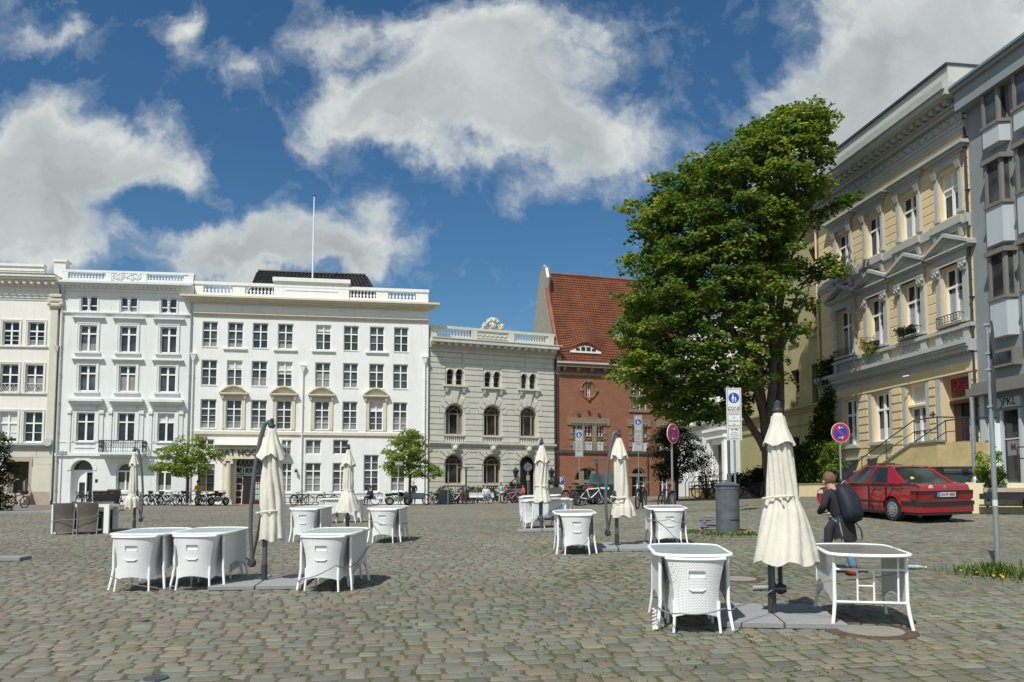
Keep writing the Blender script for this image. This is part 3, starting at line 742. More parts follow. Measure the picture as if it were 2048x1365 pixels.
wsA=row(b,Z1,[(728,876),(1095,1240),(1462,1606)],684,928,**kw);wsB=row(b,Z1,[(722,868),(1085,1232),(1450,1596)],1047,1288,**kw)
wsC=row(b,Z2,[(700,855),(1072,1222),(1437,1582)],205,470,glass='glassdark',**kw)
ws0=row(b,Z1,[(738,882),(1102,1246),(1466,1606)],422,560,cols=2,tr=.38,rows=(1,1),fw=.06,set_=.16)
for(w_,u0,u1,z0,z1)in ws0:
 surround(w_,u0,u1,z0,z1,.13,.02,M['paleblue'])
 f=MB();uc=(u0+u1)/2;H=z1-z0
 f.box(uc-.15,uc+.15,0,.15,z0,z0+.12);f.lathe([(.1,.12),(.09,.4*H),(.13,.55*H),(.1,.6*H),(.15,.72*H),(.1,.8*H)],10,(uc,.06,z0),cap=False);f.box(uc-.16,uc+.16,-.02,.15,z0+.84*H,z1)
 f.build('herm_pilaster',M['paleblue'],w_,smooth=True)
for R_,hoodp in((wsA,.22),(wsB,.22)):
 for(w_,u0,u1,z0,z1)in R_:
  surround(w_,u0,u1,z0,z1,.2,.05,M['paleblue']);sill(w_,u0,u1,z0-.02,.16,.14,M['paleblue'],.32)
  f=MB();zz=z1+.62 if R_ is wsA else z1+.5
  cornice(f,u0-.3,u1+.3,zz-.3,zz+.02,[(.4,.06),(.3,.16),(.3,.26)]);f.build('hood',M['paleblue'],w_)
for(w_,u0,u1,z0,z1)in wsC:
 surround(w_,u0,u1,z0,z1,.3,.04,M['paleblue'])
 f=MB();uc=(u0+u1)/2;ht=b.z(*Z2(620,82));hb=b.z(*Z2(620,125));hw=(b.u(*Z2(925,90))-b.u(*Z2(620,85)))/2
 cornice(f,uc-hw+.45,uc+hw-.45,hb-.15,ht,[(.25,.2),(.35,.38),(.4,.5)])
 f.box(uc-hw+.5,uc+hw-.5,-.1,.03,hb-.5,hb-.16)
 zbt=z0-.9
 for sx in(-1,1):
  x=uc+sx*((u1-u0)/2+.52);f.box(x-.12,x+.12,-.08,.03,zbt,hb-.55);f.box(x-.17,x+.17,-.17,.03,hb-.75,hb-.5)
 if uc<3 or uc>6:f.box(u0-.05,u1+.05,-.05,.03,z0-.5,z0-.45);sill(w_,u0,u1,z0-.02,.1,.08,M['paleblue'],.05)
 f.build('hood',M['paleblue'],w_)
zst=b.z(*Z2(540,575));zsb=b.z(*Z2(540,602))
f=MB();f.box(.05,L2-.05,-.14,.03,zsb,zst);f.box(.05,L2-.05,-.04,.03,zst+.82,zst+.86);z=b.z(*Z1(580,572));cornice(f,.1,L2-.1,z-.1,z+.1,[(.5,.06),(.5,.14)],False)
f.build('string_course',M['paleblue'],b.root)
dz1=b.z(*Z2(740,640));du0,du1=b.u(*Z2(642,800)),b.u(*Z2(842,800))
b.hole(du0,du1,.15,dz1,(du1-du0)/2)
w_=window(b,b.u(*Z2(1055,800)),b.u(*Z2(1215,800)),b.z(*Z2(1055,925)),b.z(*Z2(1130,665)),ah=(b.u(*Z2(1215,800))-b.u(*Z2(1055,800)))/2,set_=.25,tr=.6,fw=.09,glass='glassdark')
w_=window(b,b.u(*Z2(1422,800)),b.u(*Z2(1562,800)),b.z(*Z2(1422,925)),b.z(*Z2(1490,680)),ah=(b.u(*Z2(1562,800))-b.u(*Z2(1422,800)))/2,set_=.25,tr=.6,fw=.09,glass='glassdark')
zz=b.z(*Z2(1055,925))
for(x0,x1)in((1050,1222),(1415,1568)):MB().box(b.u(*Z2(x0,900)),b.u(*Z2(x1,900)),-.08,.04,zz-.2,zz).build('sill',M['paleblue'],b.root)
for(x0,x1)in((642,842),(1055,1215),(1422,1562)):
 a,c=b.u(*Z2(x0,800)),b.u(*Z2(x1,800));zt_=dz1 if x0==642 else b.z(*Z2(1130,665));zt_=zt_ if x0<1300 else b.z(*Z2(1490,680))
 f=MB();A_=arcpts(a-.02,c+.02,zt_+.02,(c-a)/2);B_=arcpts(a-.28,c+.28,zt_+.28,(c-a)/2+.26)
 for k in range(len(A_)-1):
  p,q,r_,s_=A_[k],A_[k+1],B_[k+1],B_[k]
  f.add([(p[0],-.04,p[1]),(q[0],-.04,q[1]),(r_[0],-.04,r_[1]),(s_[0],-.04,s_[1]),(p[0],.01,p[1]),(q[0],.01,q[1]),(r_[0],.01,r_[1]),(s_[0],.01,s_[1])],[(0,1,2,3),(2,6,7,3),(0,4,5,1)])
 f.build('arch_trim',M['paleblue'],b.root)
b.wall(0,L2,0,b.z(*Z1(565,290)),M['paleblue'],depth=.6,D=10)
f=MB();zf=dz1-(du1-du0)/2;f.add([(p[0],.6,p[1])for p in[(du0,zf)]+arcpts(du0,du1,dz1,(du1-du0)/2)],[tuple(range(15,-1,-1))]);fl=f.build('fanlight',M['glassdark'],b.root)
f=MB();f.box(du0,du1,.5,.6,zf-.12,zf+.06);f.box(du0,(du0+du1)/2+.1,.52,.58,.15,zf-.12);f.box((du0+du1)/2+.1,(du0+du1)/2+.2,.45,.6,.15,zf-.12);dr=f.build('door',M['frame'],b.root)
f=MB();f.box(du0+.45,du0+1.0,.50,.519,zf-2.1,zf-.9);f.build('door_pane',M['glassdark'],dr)
f=MB();f.box(du0+.25,du0+1.15,.505,.519,.4,1.0);f.box(du0+.95,du0+1.0,.46,.52,1.25,1.4);f.build('handle',M['galv'],dr)
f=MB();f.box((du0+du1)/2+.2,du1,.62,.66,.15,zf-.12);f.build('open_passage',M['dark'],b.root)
f=MB();f.box(du0-.1,du1+.1,-.5,.0,0,.15);f.build('doorstep',M['greytrim'],b.root)
u_,z_=b.uv(*Z2(877,828));f=MB();f.box(u_-.09,u_+.09,-.03,.01,z_-.12,z_+.12);f.build('bell_panel',M['black'],b.root)
bu0,bu1=b.u(*Z2(938,500)),b.u(*Z2(1335,500));bz1=b.z(*Z2(938,460),-.9);bz0=b.z(*Z2(938,565),-.9)
f=MB();f.box(bu0,bu1,-.95,.0,bz0-.2,bz0-.02);f.box(bu0+.1,bu1-.1,-.85,.0,bz0-.32,bz0-.201);bal=f.build('balcony',M['paleblue'],b.root)
f=MB()
def rail_run(p0,p1):
 p0,p1=Vector(p0),Vector(p1);L_=(p1-p0).length;n=max(2,int(L_/.17))
 f.tube([p0+Vector((0,0,bz1-bz0)),p1+Vector((0,0,bz1-bz0))],.03,4);f.tube([p0+Vector((0,0,.06)),p1+Vector((0,0,.06))],.02,4);f.tube([p0+Vector((0,0,.34)),p1+Vector((0,0,.34))],.015,4)
 H=bz1-bz0
 for k in range(n+1):
  q=p0.lerp(p1,k/n);f.tube([q,q+Vector((0,0,H))],.014 if k%5 else .03,4)
  if k<n:
   q2=p0.lerp(p1,(k+1)/n)
   for(za,zb_)in((.34,.34+(H-.34)/2),(.34+(H-.34)/2,H)):
    f.tube([q+Vector((0,0,za)),q2+Vector((0,0,zb_))],.012,3,False);f.tube([q2+Vector((0,0,za)),q+Vector((0,0,zb_))],.012,3,False)
rail_run((bu0+.03,-.92,bz0),(bu1-.03,-.92,bz0));rail_run((bu0+.03,-.92,bz0),(bu0+.03,-.02,bz0));rail_run((bu1-.03,-.92,bz0),(bu1-.03,-.02,bz0))
f.build('railing',M['iron'],bal)
zp=b.z(*Z1(565,178));zq1=b.z(*Z1(620,200));zq0=b.z(*Z1(620,255));zc1=b.z(*Z1(565,290));zc0=b.z(*Z1(565,372))
f=MB();cornice(f,.02,L2-.02,zc0,zc1,[(.35,.1),(.2,.25),(.2,.45),(.25,.7)],False)
x=.2
while x<L2-.3:f.box(x,x+.14,-.4,-.24,zc0+.36*(zc1-zc0),zc0+.53*(zc1-zc0));x+=.34
f.build('cornice',M['paleblue'],b.root)
f=MB();f.box(.05,L2-.05,.0,.35,zc1,zq0);f.box(.0,L2,-.06,.4,zq1,zp)
gu=[(b.u(*Z1(618,230)),b.u(*Z1(960,235))),(b.u(*Z1(1342,240)),b.u(*Z1(1675,245)))]
e=.05
for(a,c)in gu:f.box(e,a,.0,.35,zq0-.001,zq1);e=c
f.box(e,L2-.05,.0,.35,zq0-.001,zq1)
for x in(.05,gu[0][1]+.05,gu[1][0]-.45,L2-.45):f.box(x,x+.4,-.05,.37,zc1+.001,zq1)
r_=random.Random(3);mid0,mid1=gu[0][1]+.5,gu[1][0]-.5
for k in range(60):f.sphere((r_.uniform(mid0,mid1),-.01,r_.uniform(zq0,zq1-.05)),r_.uniform(.05,.13),6,4)
f.build('parapet',M['paleblue'],b.root)
for(a,c)in gu:
 f=MB();balusters(f,a,c,zq0,zq1,12,.17,.085,8);f.build('balustrade',M['frame'],b.root,smooth=True)
downpipe(b,.18,.2,b.z(*Z1(575,390)),M['greylight']);downpipe(b,L2-.12,.2,b.z(*Z1(1712,420)),M['galv'],False)
ang1=6.5;O1=B2.O-Vector((math.cos(R(ang1)),math.sin(R(ang1)),0))*12.0
b=Bld('town_house','cream town house at the left edge with leafy pilaster capital and sandy ground floor',O1.x,O1.y,ang1)
B1=b;L1=12.0-.15
kw=dict(cols=2,tr=.62,fw=.085,set_=.18,mull=1.4,glass='glassdark')
RR=row(b,Z1,[(-440,-300),(-205,-62),(28,170),(258,400)],640,862,rows=(3,1),**kw)+row(b,Z1,[(-450,-305),(-215,-70),(8,160),(235,388)],1030,1290,rows=(2,1),**kw)
RR+=row(b,Z2,[(-460,-310),(-230,-80),(-8,150),(220,378)],190,472,rows=(2,1),blind={2:.9},**kw)
for k,(w_,u0,u1,z0,z1)in enumerate(RR):
 surround(w_,u0,u1,z0,z1,.16,.04,M['cream'])
 if k<8:sill(w_,u0,u1,z0-.02,.12,.1,M['cream'],.3)
 if 4<=k<8:
  f=MB();n=4
  for j in range(n):
   a,c=u0+(u1-u0)*j/n,u0+(u1-u0)*(j+1)/n
   f.tube([(a,.05,z0),(c,.05,z0+.62)],.018,4);f.tube([(c,.05,z0),(a,.05,z0+.62)],.018,4)
  f.tube([(u0,.05,z0+.64),(u1,.05,z0+.64)],.022,4);f.build('guard_rail',M['greylight'],w_)
zg=b.z(*Z2(100,542));gd0,gd1=b.u(*Z2(75,800)),b.u(*Z2(262,800));gdz=b.z(*Z2(200,652));b.hole(gd0,gd1,.9,gdz)
b.wall(0,L1,zg,b.z(*Z1(400,300)),M['cream'],D=10,opens=[o for o in b.open if o[2]>zg]);b.wall(0,L1,0,zg-.002,M['creamstone'],D=9.98,opens=[o for o in b.open if o[3]<zg],name='stone_ground_floor',depth=.9)
f=MB();z=1.0;k=0
while z<zg-.1:
 h=.52;spans=[(0,gd0-.3),(gd1+.3,L1)]if z<gdz+.15 else[(0,L1)]
 for(a,c)in spans:
  x=a-(k%2)*.7
  while x<c:
   x0,x1=max(a,x),min(c,x+1.9)
   if x1-x0>.15:f.box(x0+.012,x1-.012,-.03,.01,z+.012,min(z+h,zg)-.012)
   x+=1.9
 z+=h;k+=1
f.build('ashlar_blocks',M['creamstone'],b.root)
f=MB();f.box(gd0-.25,gd0,-.06,.05,.9,gdz+.25);f.box(gd1,gd1+.22,-.06,.05,.9,gdz+.25);f.box(gd0,gd1,-.06,.05,gdz,gdz+.25)
f.box(gd1+.3,L1,-.08,.01,0,1.0);f.box(0,gd0-.3,-.08,.01,0,1.0)
for k in range(5):f.box(gd0-.5,gd1+.3,-.35*(5-k),.9,k*.18,k*.18+.178)
f.build('door_surround',M['pinkstone'],b.root)
f=MB();f.box(gd0,gd1,.85,.9,.9,gdz);dr=f.build('door',M['darkbrown'],b.root)
f=MB();f.box(gd0,gd1,.8,.86,gdz-.95,gdz-.87);f.box((gd0+gd1)/2-.03,(gd0+gd1)/2+.03,.81,.86,.9,gdz-.95);f.build('transom',M['brown'],dr)
f=MB();f.tube([(gd1+.15,-.9,.2),(gd1+.1,-.9,1.2),(gd1-.05,-.6,1.75),(gd1-.1,-.1,1.9)],.03,6);f.tube([(gd1-.75,-.9,.6),(gd1-.75,-.9,1.6),(gd1-.55,-.8,1.9),(gd1-.35,-.75,1.9)],.03,6);f.build('handrail',M['galv'],b.root)
cu=b.u(*Z2(360,950));f=MB();f.box(cu-.75,cu+.75,-.055,.0,1.0,2.85);f.box(cu-.01,cu+.01,-.06,-.055,1.0,2.85);f.build('meter_cupboard',M['creamstone'],b.root)
pa,pb=b.u(*Z1(463,700)),b.u(*Z1(555,700));zcap=b.z(*Z1(463,455));zcb=b.z(*Z1(463,535))
f=MB();f.box(pa,min(pb,L1),-.1,.02,zg+.4,zcb);pil=f.build('pilaster',M['creamstone'],b.root)
f=MB();f.tbox((pa+pb)/2,-.08,zcb,zcap-.2,pb-pa,.2,pb-pa+.35,.36);f.box(pa-.25,pb+.15,-.3,.02,zcap-.2,zcap)
for k in range(9):
 for zz in(.25,.6,.95):f.sphere((pa+(pb-pa)*k/8+(.06 if zz==.6 else 0),-.2-zz*.08,zcb+zz),.11,6,4,(1,.8,1.4))
for sx in(pa-.12,pb+.05):f.sphere((sx,-.2,zcap-.35),.17,8,5)
f.build('capital',M['creamstone'],pil)
f=MB();za,zb_=b.z(*Z2(100,485)),zg;cornice(f,0,L1,zb_,za,[(.35,.12),(.3,.22),(.35,.32)],False);f.build('string_course',M['greytrim'],b.root)
f=MB();ze=b.z(*Z1(100,240));cornice(f,0,L1,b.z(*Z1(100,455)),b.z(*Z1(100,390)),[(.3,.05),(.35,.12),(.35,.2)],False);cornice(f,0,L1,b.z(*Z1(100,330)),ze,[(.3,.2),(.2,.5),(.25,.75),(.25,.95)],False)
zz=b.z(*Z1(100,318));x=.1
while x<L1-.3:f.box(x,x+.2,-.7,-.19,zz-.02,zz+.2);x+=.52
x=.1;zf=b.z(*Z1(100,372))
while x<L1-.2:f.sphere((x,0,zf),.17,8,4,(1,.5,1));f.sphere((x+.2,0,zf-.08),.1,6,4,(1,.5,1));x+=.4
f.build('cornice',M['cream'],b.root)
f=MB();ztop=b.z(*Z1(100,122));f.box(.0,L1-1.2,.1,.5,ze,ztop-.2);f.box(0,L1-1.2,0,.55,ztop-.2,ztop);f.box(0,L1-1.25,.05,.12,ztop-.55,ztop-.45);px0,px1=b.u(*Z1(492,150)),b.u(*Z1(597,150))
f.box(px0,px1,0,.8,ze,ztop+.22);f.box(px0-.06,px1+.1,-.08,.88,ztop+.22,ztop+.4);f.build('parapet',M['cream'],b.root)
f=MB();f.box(0,L1,-1.0,.1,ze-.001,ze+.06);f.box(L1-.001,L1+.12,-.1,.0,.5,b.z(*Z1(530,900)));f.build('flashing',M['zinc'],b.root)
f=MB();hh=b.z(*Z1(530,930));f.tube([(L1+.05,-.14,.3),(L1+.05,-.14,hh)],.055,8);f.tbox(L1+.05,-.14,hh,hh+.45,.14,.14,.34,.3);f.build('downpipe',M['creamstone'],b.root)
f=MB();gu_,gz_=b.uv(*Z2(455,465));f.T=Matrix.Translation((gu_,-.3,gz_-.12))@Matrix.Rotation(R(90),4,'X');f.lathe([(.02,-.1),(.3,-.1),(.3,.15),(.02,.15)],14);f.T=None;f.build('lamp_housing',M['greylight'],b.root)
E3=B3.O+B3.e*L3
ang4=21.5
b=Bld('town_house','grey cream banded stone palace with round arched windows and crested parapet',E3.x+.02,E3.y+.3,ang4)
B4=b;L4=b.u(1111,860)-.02
def arch_rect(Z,x0,x1,yt,yb):return b.u(*Z(x0,yt)),b.u(*Z(x1,yt)),b.z(*Z(x1,yb)),b.z(*Z((x0+x1)/2,yt))
pairs=[]
for(p,q,yt,yb)in(((275,345),(370,440),605,770),((662,727),(757,820),632,795),((1037,1095),(1125,1185),655,812)):
 ws_=[]
 for(x0,x1)in(p,q):
  u0,u1,z0,z1=arch_rect(Z5,x0,x1,yt,yb);ws_.append((u0,u1,z0,z1))
  window(b,u0,u1,z0,z1,ah=(u1-u0)/2,set_=.3,fr='taupeframe',glass='glassdark',cols=1,tr=0,rows=(3,1),fw=.05)
 pairs.append(ws_)
bigs=[]
for i,(x0,x1,yt,yb)in enumerate(((262,445,968,252),(655,828,982,265),(1030,1193,1000,272))):
 u0,u1,z1=b.u(*Z5(x0,1100)),b.u(*Z5(x1,1100)),b.z(*Z5((x0+x1)/2,yt));z0=b.z(*Z6((x0+x1)/2,yb));bigs.append((u0,u1,z0,z1))
lows=[]
for i,(x0,x1,yt,yb)in enumerate(((258,440,460,757),(652,828,466,757),(1025,1185,474,900))):
 u0,u1,z1=b.u(*Z6(x0,600)),b.u(*Z6(x1,600)),b.z(*Z6((x0+x1)/2,yt));z0=b.z(*Z6((x0+x1)/2,yb))if i<2 else .5;lows.append((u0,u1,z0,z1))
def bigwin(u0,u1,z0,z1,cur=0):
 w_=window(b,u0,u1,z0,z1,ah=(u1-u0)/2,set_=.38,fr='taupeframe',glass='glassdark',cols=1,tr=.6,rows=(1,1),fw=.09,curtain=0)
 f=MB();r=(u1-u0)/2;m_=(u0+u1)/2;zt_=z1-r;y=.36
 f.box(m_-r*.5-.05,m_-r*.5+.05,y-.04,y+.05,z0+.09,zt_);f.box(m_+r*.5-.05,m_+r*.5+.05,y-.04,y+.05,z0+.09,zt_)
 f.tube([(m_-r*.5*math.cos(math.pi*k/12),y,zt_+.05+r*.5*math.sin(math.pi*k/12))for k in range(13)],.035,4,False)
 for a in(45,90,135):f.tube([(m_+r*.5*math.cos(R(a)),y,zt_+.05+r*.5*math.sin(R(a))),(m_+r*.95*math.cos(R(a)),y,zt_+.05+r*.92*math.sin(R(a)))],.03,4)
 f.build('glazing_bars',M['taupeframe'],w_)
 if cur:
  c=MB();n=20
  for a,c_ in((u0+.1,u0+.42),(u1-.45,u1-.1)):c.grid([[(a+(c_-a)*k/n,.425-.012*math.sin(k*2.4),zz)for k in range(n+1)]for zz in(z0+.1,zt_)])
  c.build('curtain',M['curtain'],w_)
 return w_
for i,q in enumerate(bigs):bigwin(*q,cur=(i==0))
for q in lows[:2]:bigwin(*q)
b.hole(lows[2][0],lows[2][1],.5,lows[2][3],(lows[2][1]-lows[2][0])/2)
zc0=b.z(*Z5(85,420));zc1=b.z(*Z5(85,300));zsc1=b.z(*Z6(300,330));zsc0=b.z(*Z6(300,372))
b.wall(0,L4,0,zc1,M['stone'],depth=.55,D=10)
f=MB();q=lows[2];f.box(q[0],q[1],.9,.95,.5,q[3]);f.box(q[0],q[1],.5,.9,.3,.5);f.box(q[0]-.02,q[1]+.02,.86,.9,q[3]-.1,q[3]);dr=f.build('door',M['black'],b.root)
f=MB()
for k in range(8):f.box(q[0]+.1,(q[0]+q[1])/2-.05,.86,.9,.6+k*.32,.85+k*.32);f.box((q[0]+q[1])/2+.05,q[1]-.1,.86,.9,.6+k*.32,.85+k*.32)
f.build('door_panels',M['darkgrey'],dr)
f=MB()
for k in range(3):f.box(q[0]-.1,q[1]+.1,-.3*(3-k),.8,k*.17,k*.17+.168)
f.build('doorsteps',M['greytrim'],b.root)
def bands(f,z0,z1,h,u0,u1,opens,p,joint=.045,wid=None,marg=.12):
 n=max(1,round((z1-z0)/h));h=(z1-z0)/n
 for k in range(n):
  a,c=z0+k*h+joint/2,z0+(k+1)*h-joint/2
  cuts=[]
  for(o0,o1,oz0,oz1,oa)in opens:
   if c<oz0-.02 or a>oz1+(marg+.5 if oa else marg):continue
   m_=marg;r=(o1-o0)/2
   if oa:
    zs_=oz1-oa;zc_=(a+c)/2-zs_
    if zc_>0:
     R_=r+marg+.42
     if zc_>=R_:continue
     hw=math.sqrt(R_*R_-zc_*zc_);cuts.append(((o0+o1)/2-hw,(o0+o1)/2+hw));continue
   cuts.append((o0-m_,o1+m_))
  cuts.sort();x=u0;segs=[]
  for(c0,c1)in cuts:
   if c0>x:segs.append((x,c0))
   x=max(x,c1)
  if x<u1:segs.append((x,u1))
  for(s0,s1)in segs:
   if s1-s0<.12:continue
   nn=max(1,round((s1-s0)/wid))if wid else 1
   for j in range(nn):
    x0=s0+(s1-s0)*j/nn;x1=s0+(s1-s0)*(j+1)/nn;g_=joint/2 if nn>1 else 0
    e_=.028
    f.add([(x0+g_,-.0,a),(x1-g_,0,a),(x1-g_,0,c),(x0+g_,0,c),(x0+g_+e_,-p,a+e_),(x1-g_-e_,-p,a+e_),(x1-g_-e_,-p,c-e_),(x0+g_+e_,-p,c-e_)],[(0,1,5,4),(1,2,6,5),(2,3,7,6),(3,0,4,7),(4,5,6,7)])
def voussoirs(f,u0,u1,z1,n,w_,p,key=0):
 r=(u1-u0)/2;m_=(u0+u1)/2;zs_=z1-r
 for k in range(n):
  a0,a1=math.pi*(k+.06)/n,math.pi*(k+.94)/n;mid=(k==n//2)
  ri,ro=r+.1,r+w_+(key if mid else 0);pp=p+(.05 if mid else 0)
  P=[(m_+rr*math.cos(a),zs_+rr*math.sin(a))for rr,a in((ri,a0),(ro,a0),(ro,a1),(ri,a1))]
  if not mid:P[1]=(m_+ro/max(.35,abs(math.cos(a0))if abs(math.cos(a0))>math.sin(a0)else math.sin(a0))*math.cos(a0)*.92,zs_+ro/max(.35,abs(math.cos(a0))if abs(math.cos(a0))>math.sin(a0)else math.sin(a0))*math.sin(a0)*.92);P[2]=(m_+ro/max(.35,max(abs(math.cos(a1)),math.sin(a1)))*math.cos(a1)*.92,zs_+ro/max(.35,max(abs(math.cos(a1)),math.sin(a1)))*math.sin(a1)*.92)
  f.add([(P[i][0],0,P[i][1])for i in range(4)]+[((P[i][0])*.94+sum(q[0]for q in P)/4*.06,-pp,P[i][1]*.94+sum(q[1]for q in P)/4*.06)for i in range(4)],[(0,1,5,4),(1,2,6,5),(2,3,7,6),(3,0,4,7),(4,5,6,7)])
ops_up=[(w_[0][0],w_[1][1],w_[0][2]-.55,w_[0][3],0)for w_ in pairs]
f=MB();bands(f,zsc1+.05,zc0,.46,.05,L4-.03,[(q[0],q[1],q[2]-1.2,q[3],(q[1]-q[0])/2)for q in bigs]+ops_up,.07,wid=3.0)
for q in bigs:voussoirs(f,q[0],q[1],q[3],7,.62,.085,.55)
bands(f,1.25,zsc0-.02,.46,.05,L4-.03,[(q[0],q[1],q[2]-.6,q[3],(q[1]-q[0])/2)for q in lows],.075)
for q in lows:voussoirs(f,q[0],q[1],q[3],9,.7,.09,.2)
bands(f,0,1.25,.42,.05,L4-.03,[(lows[2][0],lows[2][1],0,2,0)],.1)
f.build('rusticated_blocks',M['stone'],b.root)
f=MB();cornice(f,0,L4,zsc0,zsc1,[(.35,.15),(.25,.22),(.4,.3)],False);f.build('string_course',M['stone'],b.root)
for q in bigs+lows[:2]:
 f=MB();big=q in bigs;hb=.95 if big else .5
 f.box(q[0]-.12,q[1]+.12,-.12,.02,q[2]-.14,q[2]);f.box(q[0]-.05,q[1]+.05,.0,.04,q[2]-hb,q[2]-.14)
 n=9;balusters(f,q[0],q[1],q[2]-hb,q[2]-.14,n,-.05,.07,8);f.build('apron_balustrade',M['stone'],b.root,smooth=True)
for w_ in pairs:
 f=MB();u0,u1,z0,z1=w_[0][0],w_[1][1],w_[0][2],w_[0][3];m_=(w_[0][1]+w_[1][0])/2
 balusters(f,m_-.12,m_+.12,z0,z1-.3,1,-.06,.13,12)
 for q in w_:
  A_=arcpts(q[0]-.02,q[1]+.02,q[3]+.02,(q[1]-q[0])/2);f.tube([(p[0],-.03,p[1])for p in A_],.045,5,False)
 f.box(u0-.35,u1+.35,-.28,.03,z0-.16,z0-.001);f.box(u0-.2,u1+.2,-.05,.03,z0-.5,z0-.161)
 for x in(u0-.2,u1-.1):f.tbox(x+.15,-.08,z0-.62,z0-.161,.2,.12,.3,.34)
 f.build('twin_window_trim',M['stone'],b.root,smooth=True)
for q in lows:
 f=MB();m_=(q[0]+q[1])/2;f.tbox(m_,-.15,q[3]+.1,q[3]+.75,.3,.25,.6,.4);f.sphere((m_,-.35,q[3]+.55),.24,10,7,(1,.8,1.2));f.sphere((m_,-.5,q[3]+.5),.07,6,4);f.box(m_-.35,m_+.35,-.45,0,q[3]+.82,q[3]+.98)
 for sx in(-.22,.22):f.sphere((m_+sx,-.3,q[3]+.72),.12,6,4)
 f.build('carved_head',M['stone'],b.root,smooth=True)
f=MB();cornice(f,0,L4,zc0,zc1,[(.3,.1),(.16,.3),(.24,.42),(.3,.95)],False);zz=zc0+.32*(zc1-zc0);x=.1
while x<L4-.25:f.box(x,x+.26,-.85,-.40,zc0+.5*(zc1-zc0),zc0+.705*(zc1-zc0));x+=.62
x=.05
while x<L4-.1:f.box(x,x+.08,-.37,-.29,zc0+.31*(zc1-zc0),zc0+.45*(zc1-zc0));x+=.16
f.box(0,L4+.3,-1.0,0,zc1,zc1+.07);f.build('cornice',M['stone'],b.root)
zp1=b.z(*Z5(150,155));zp1b=b.z(*Z5(150,182));zp0=b.z(*Z5(150,252))
gu=[(b.u(*Z5(150,220)),b.u(*Z5(525,220))),(b.u(*Z5(965,260)),b.u(*Z5(1287,290)))]
f=MB();f.box(.05,L4-.05,.05,.4,zc1+.05,zp0);f.box(0,L4,-.05,.45,zp1b,zp1);e=.05
for(a,c)in gu:f.box(e,a,.05,.4,zp0-.001,zp1b);e=c
f.box(e,L4-.05,.05,.4,zp0-.001,zp1b)
for x in(.1,gu[0][1]+.0,gu[1][0]-.55,L4-.65):f.box(x,x+.55,-.04,.46,zc1+.071,zp1b)
m0,m1=gu[0][1]+.6,gu[1][0]-.6;f.box(m0,m1,-.0,.05,zc1+.4,zp0+.0)
r_=random.Random(5)
for k in range(40):f.sphere((m0+.1+(m1-m0-.2)*k/39,.04,zp0+.25+.06*math.sin(k)),.07,6,4)
f.build('parapet',M['stone'],b.root)
for(a,c)in gu:f=MB();balusters(f,a,c,zp0,zp1b,12,.22,.1,8);f.build('balustrade',M['frame'],b.root,smooth=True)
f=MB();cu=b.u(*Z5(755,150));hw=b.u(*Z5(890,200))-cu;zt_=b.z(*Z5(750,75));H=zt_-zp1
pl=[(-hw,0),(-hw*.8,H*.18),(-hw*.75,H*.45),(-hw*.5,H*.5),(-hw*.42,H*.85),(-hw*.2,H),(hw*.2,H),(hw*.42,H*.85),(hw*.5,H*.5),(hw*.75,H*.45),(hw*.8,H*.18),(hw,0)]
f.prism([(cu+x,zp1+z)for x,z in pl],.1,.35)
for k in range(46):a=r_.uniform(-.72,.72);f.sphere((cu+a*hw,.06,zp1+r_.uniform(.08,.9-abs(a)*.7)*H),r_.uniform(.08,.17),7,4)
f.tube([(cu-hw*.42+hw*.84*k/8,.05,zp1+H*.55+H*.38*math.sin(math.pi*k/8))for k in range(9)],.08,6);f.sphere((cu,0,zp1+H*.72),.2,8,6);f.sphere((cu,.02,zp1+H*.35),.28,8,6,(1,.5,1.2))
f.build('crest',M['stone'],b.root,smooth=True)
for(x,y)in((958,640),(1322,645)):
 u_,z_=b.uv(*Z6(x,y));f=MB();f.tube([(u_-.25,-.05,z_-.95),(u_-.3,-.3,z_-.8),(u_-.1,-.5,z_-.6),(u_,-.5,z_-.45)],.05,6)
 f.sphere((u_-.3,-.1,z_-.95),.17,8,5);f.tbox(u_,-.5,z_-.42,z_+.1,.18,.18,.42,.42);f.tbox(u_,-.5,z_+.1,z_+.35,.5,.5,.1,.1);f.sphere((u_,-.5,z_+.42),.06)
 f.build('wall_lantern',M['iron'],b.root)
downpipe(b,L4-.08,.2,zc0,M['darkgrey'],False,r=.07)
E4=B4.O+B4.e*(L4+.06)
b=Bld('town_house','tall red brick house with steep orange pantile roof and an eyebrow dormer',E4.x,E4.y,16.5)
B5=b;L5=b.u(1372,900);ze=b.z(*Z7(275,930));zc=b.z(*Z7(275,1015))
def stone_win(u0,u1,z0,z1,set_=.3,rows=(3,3),tr=.5,fr='frame',ah=0,cols=2):return window(b,u0,u1,z0,z1,ah=ah,set_=set_,fr=fr,glass='glassdark',cols=cols,tr=tr,rows=rows,fw=.07,mw=.035)
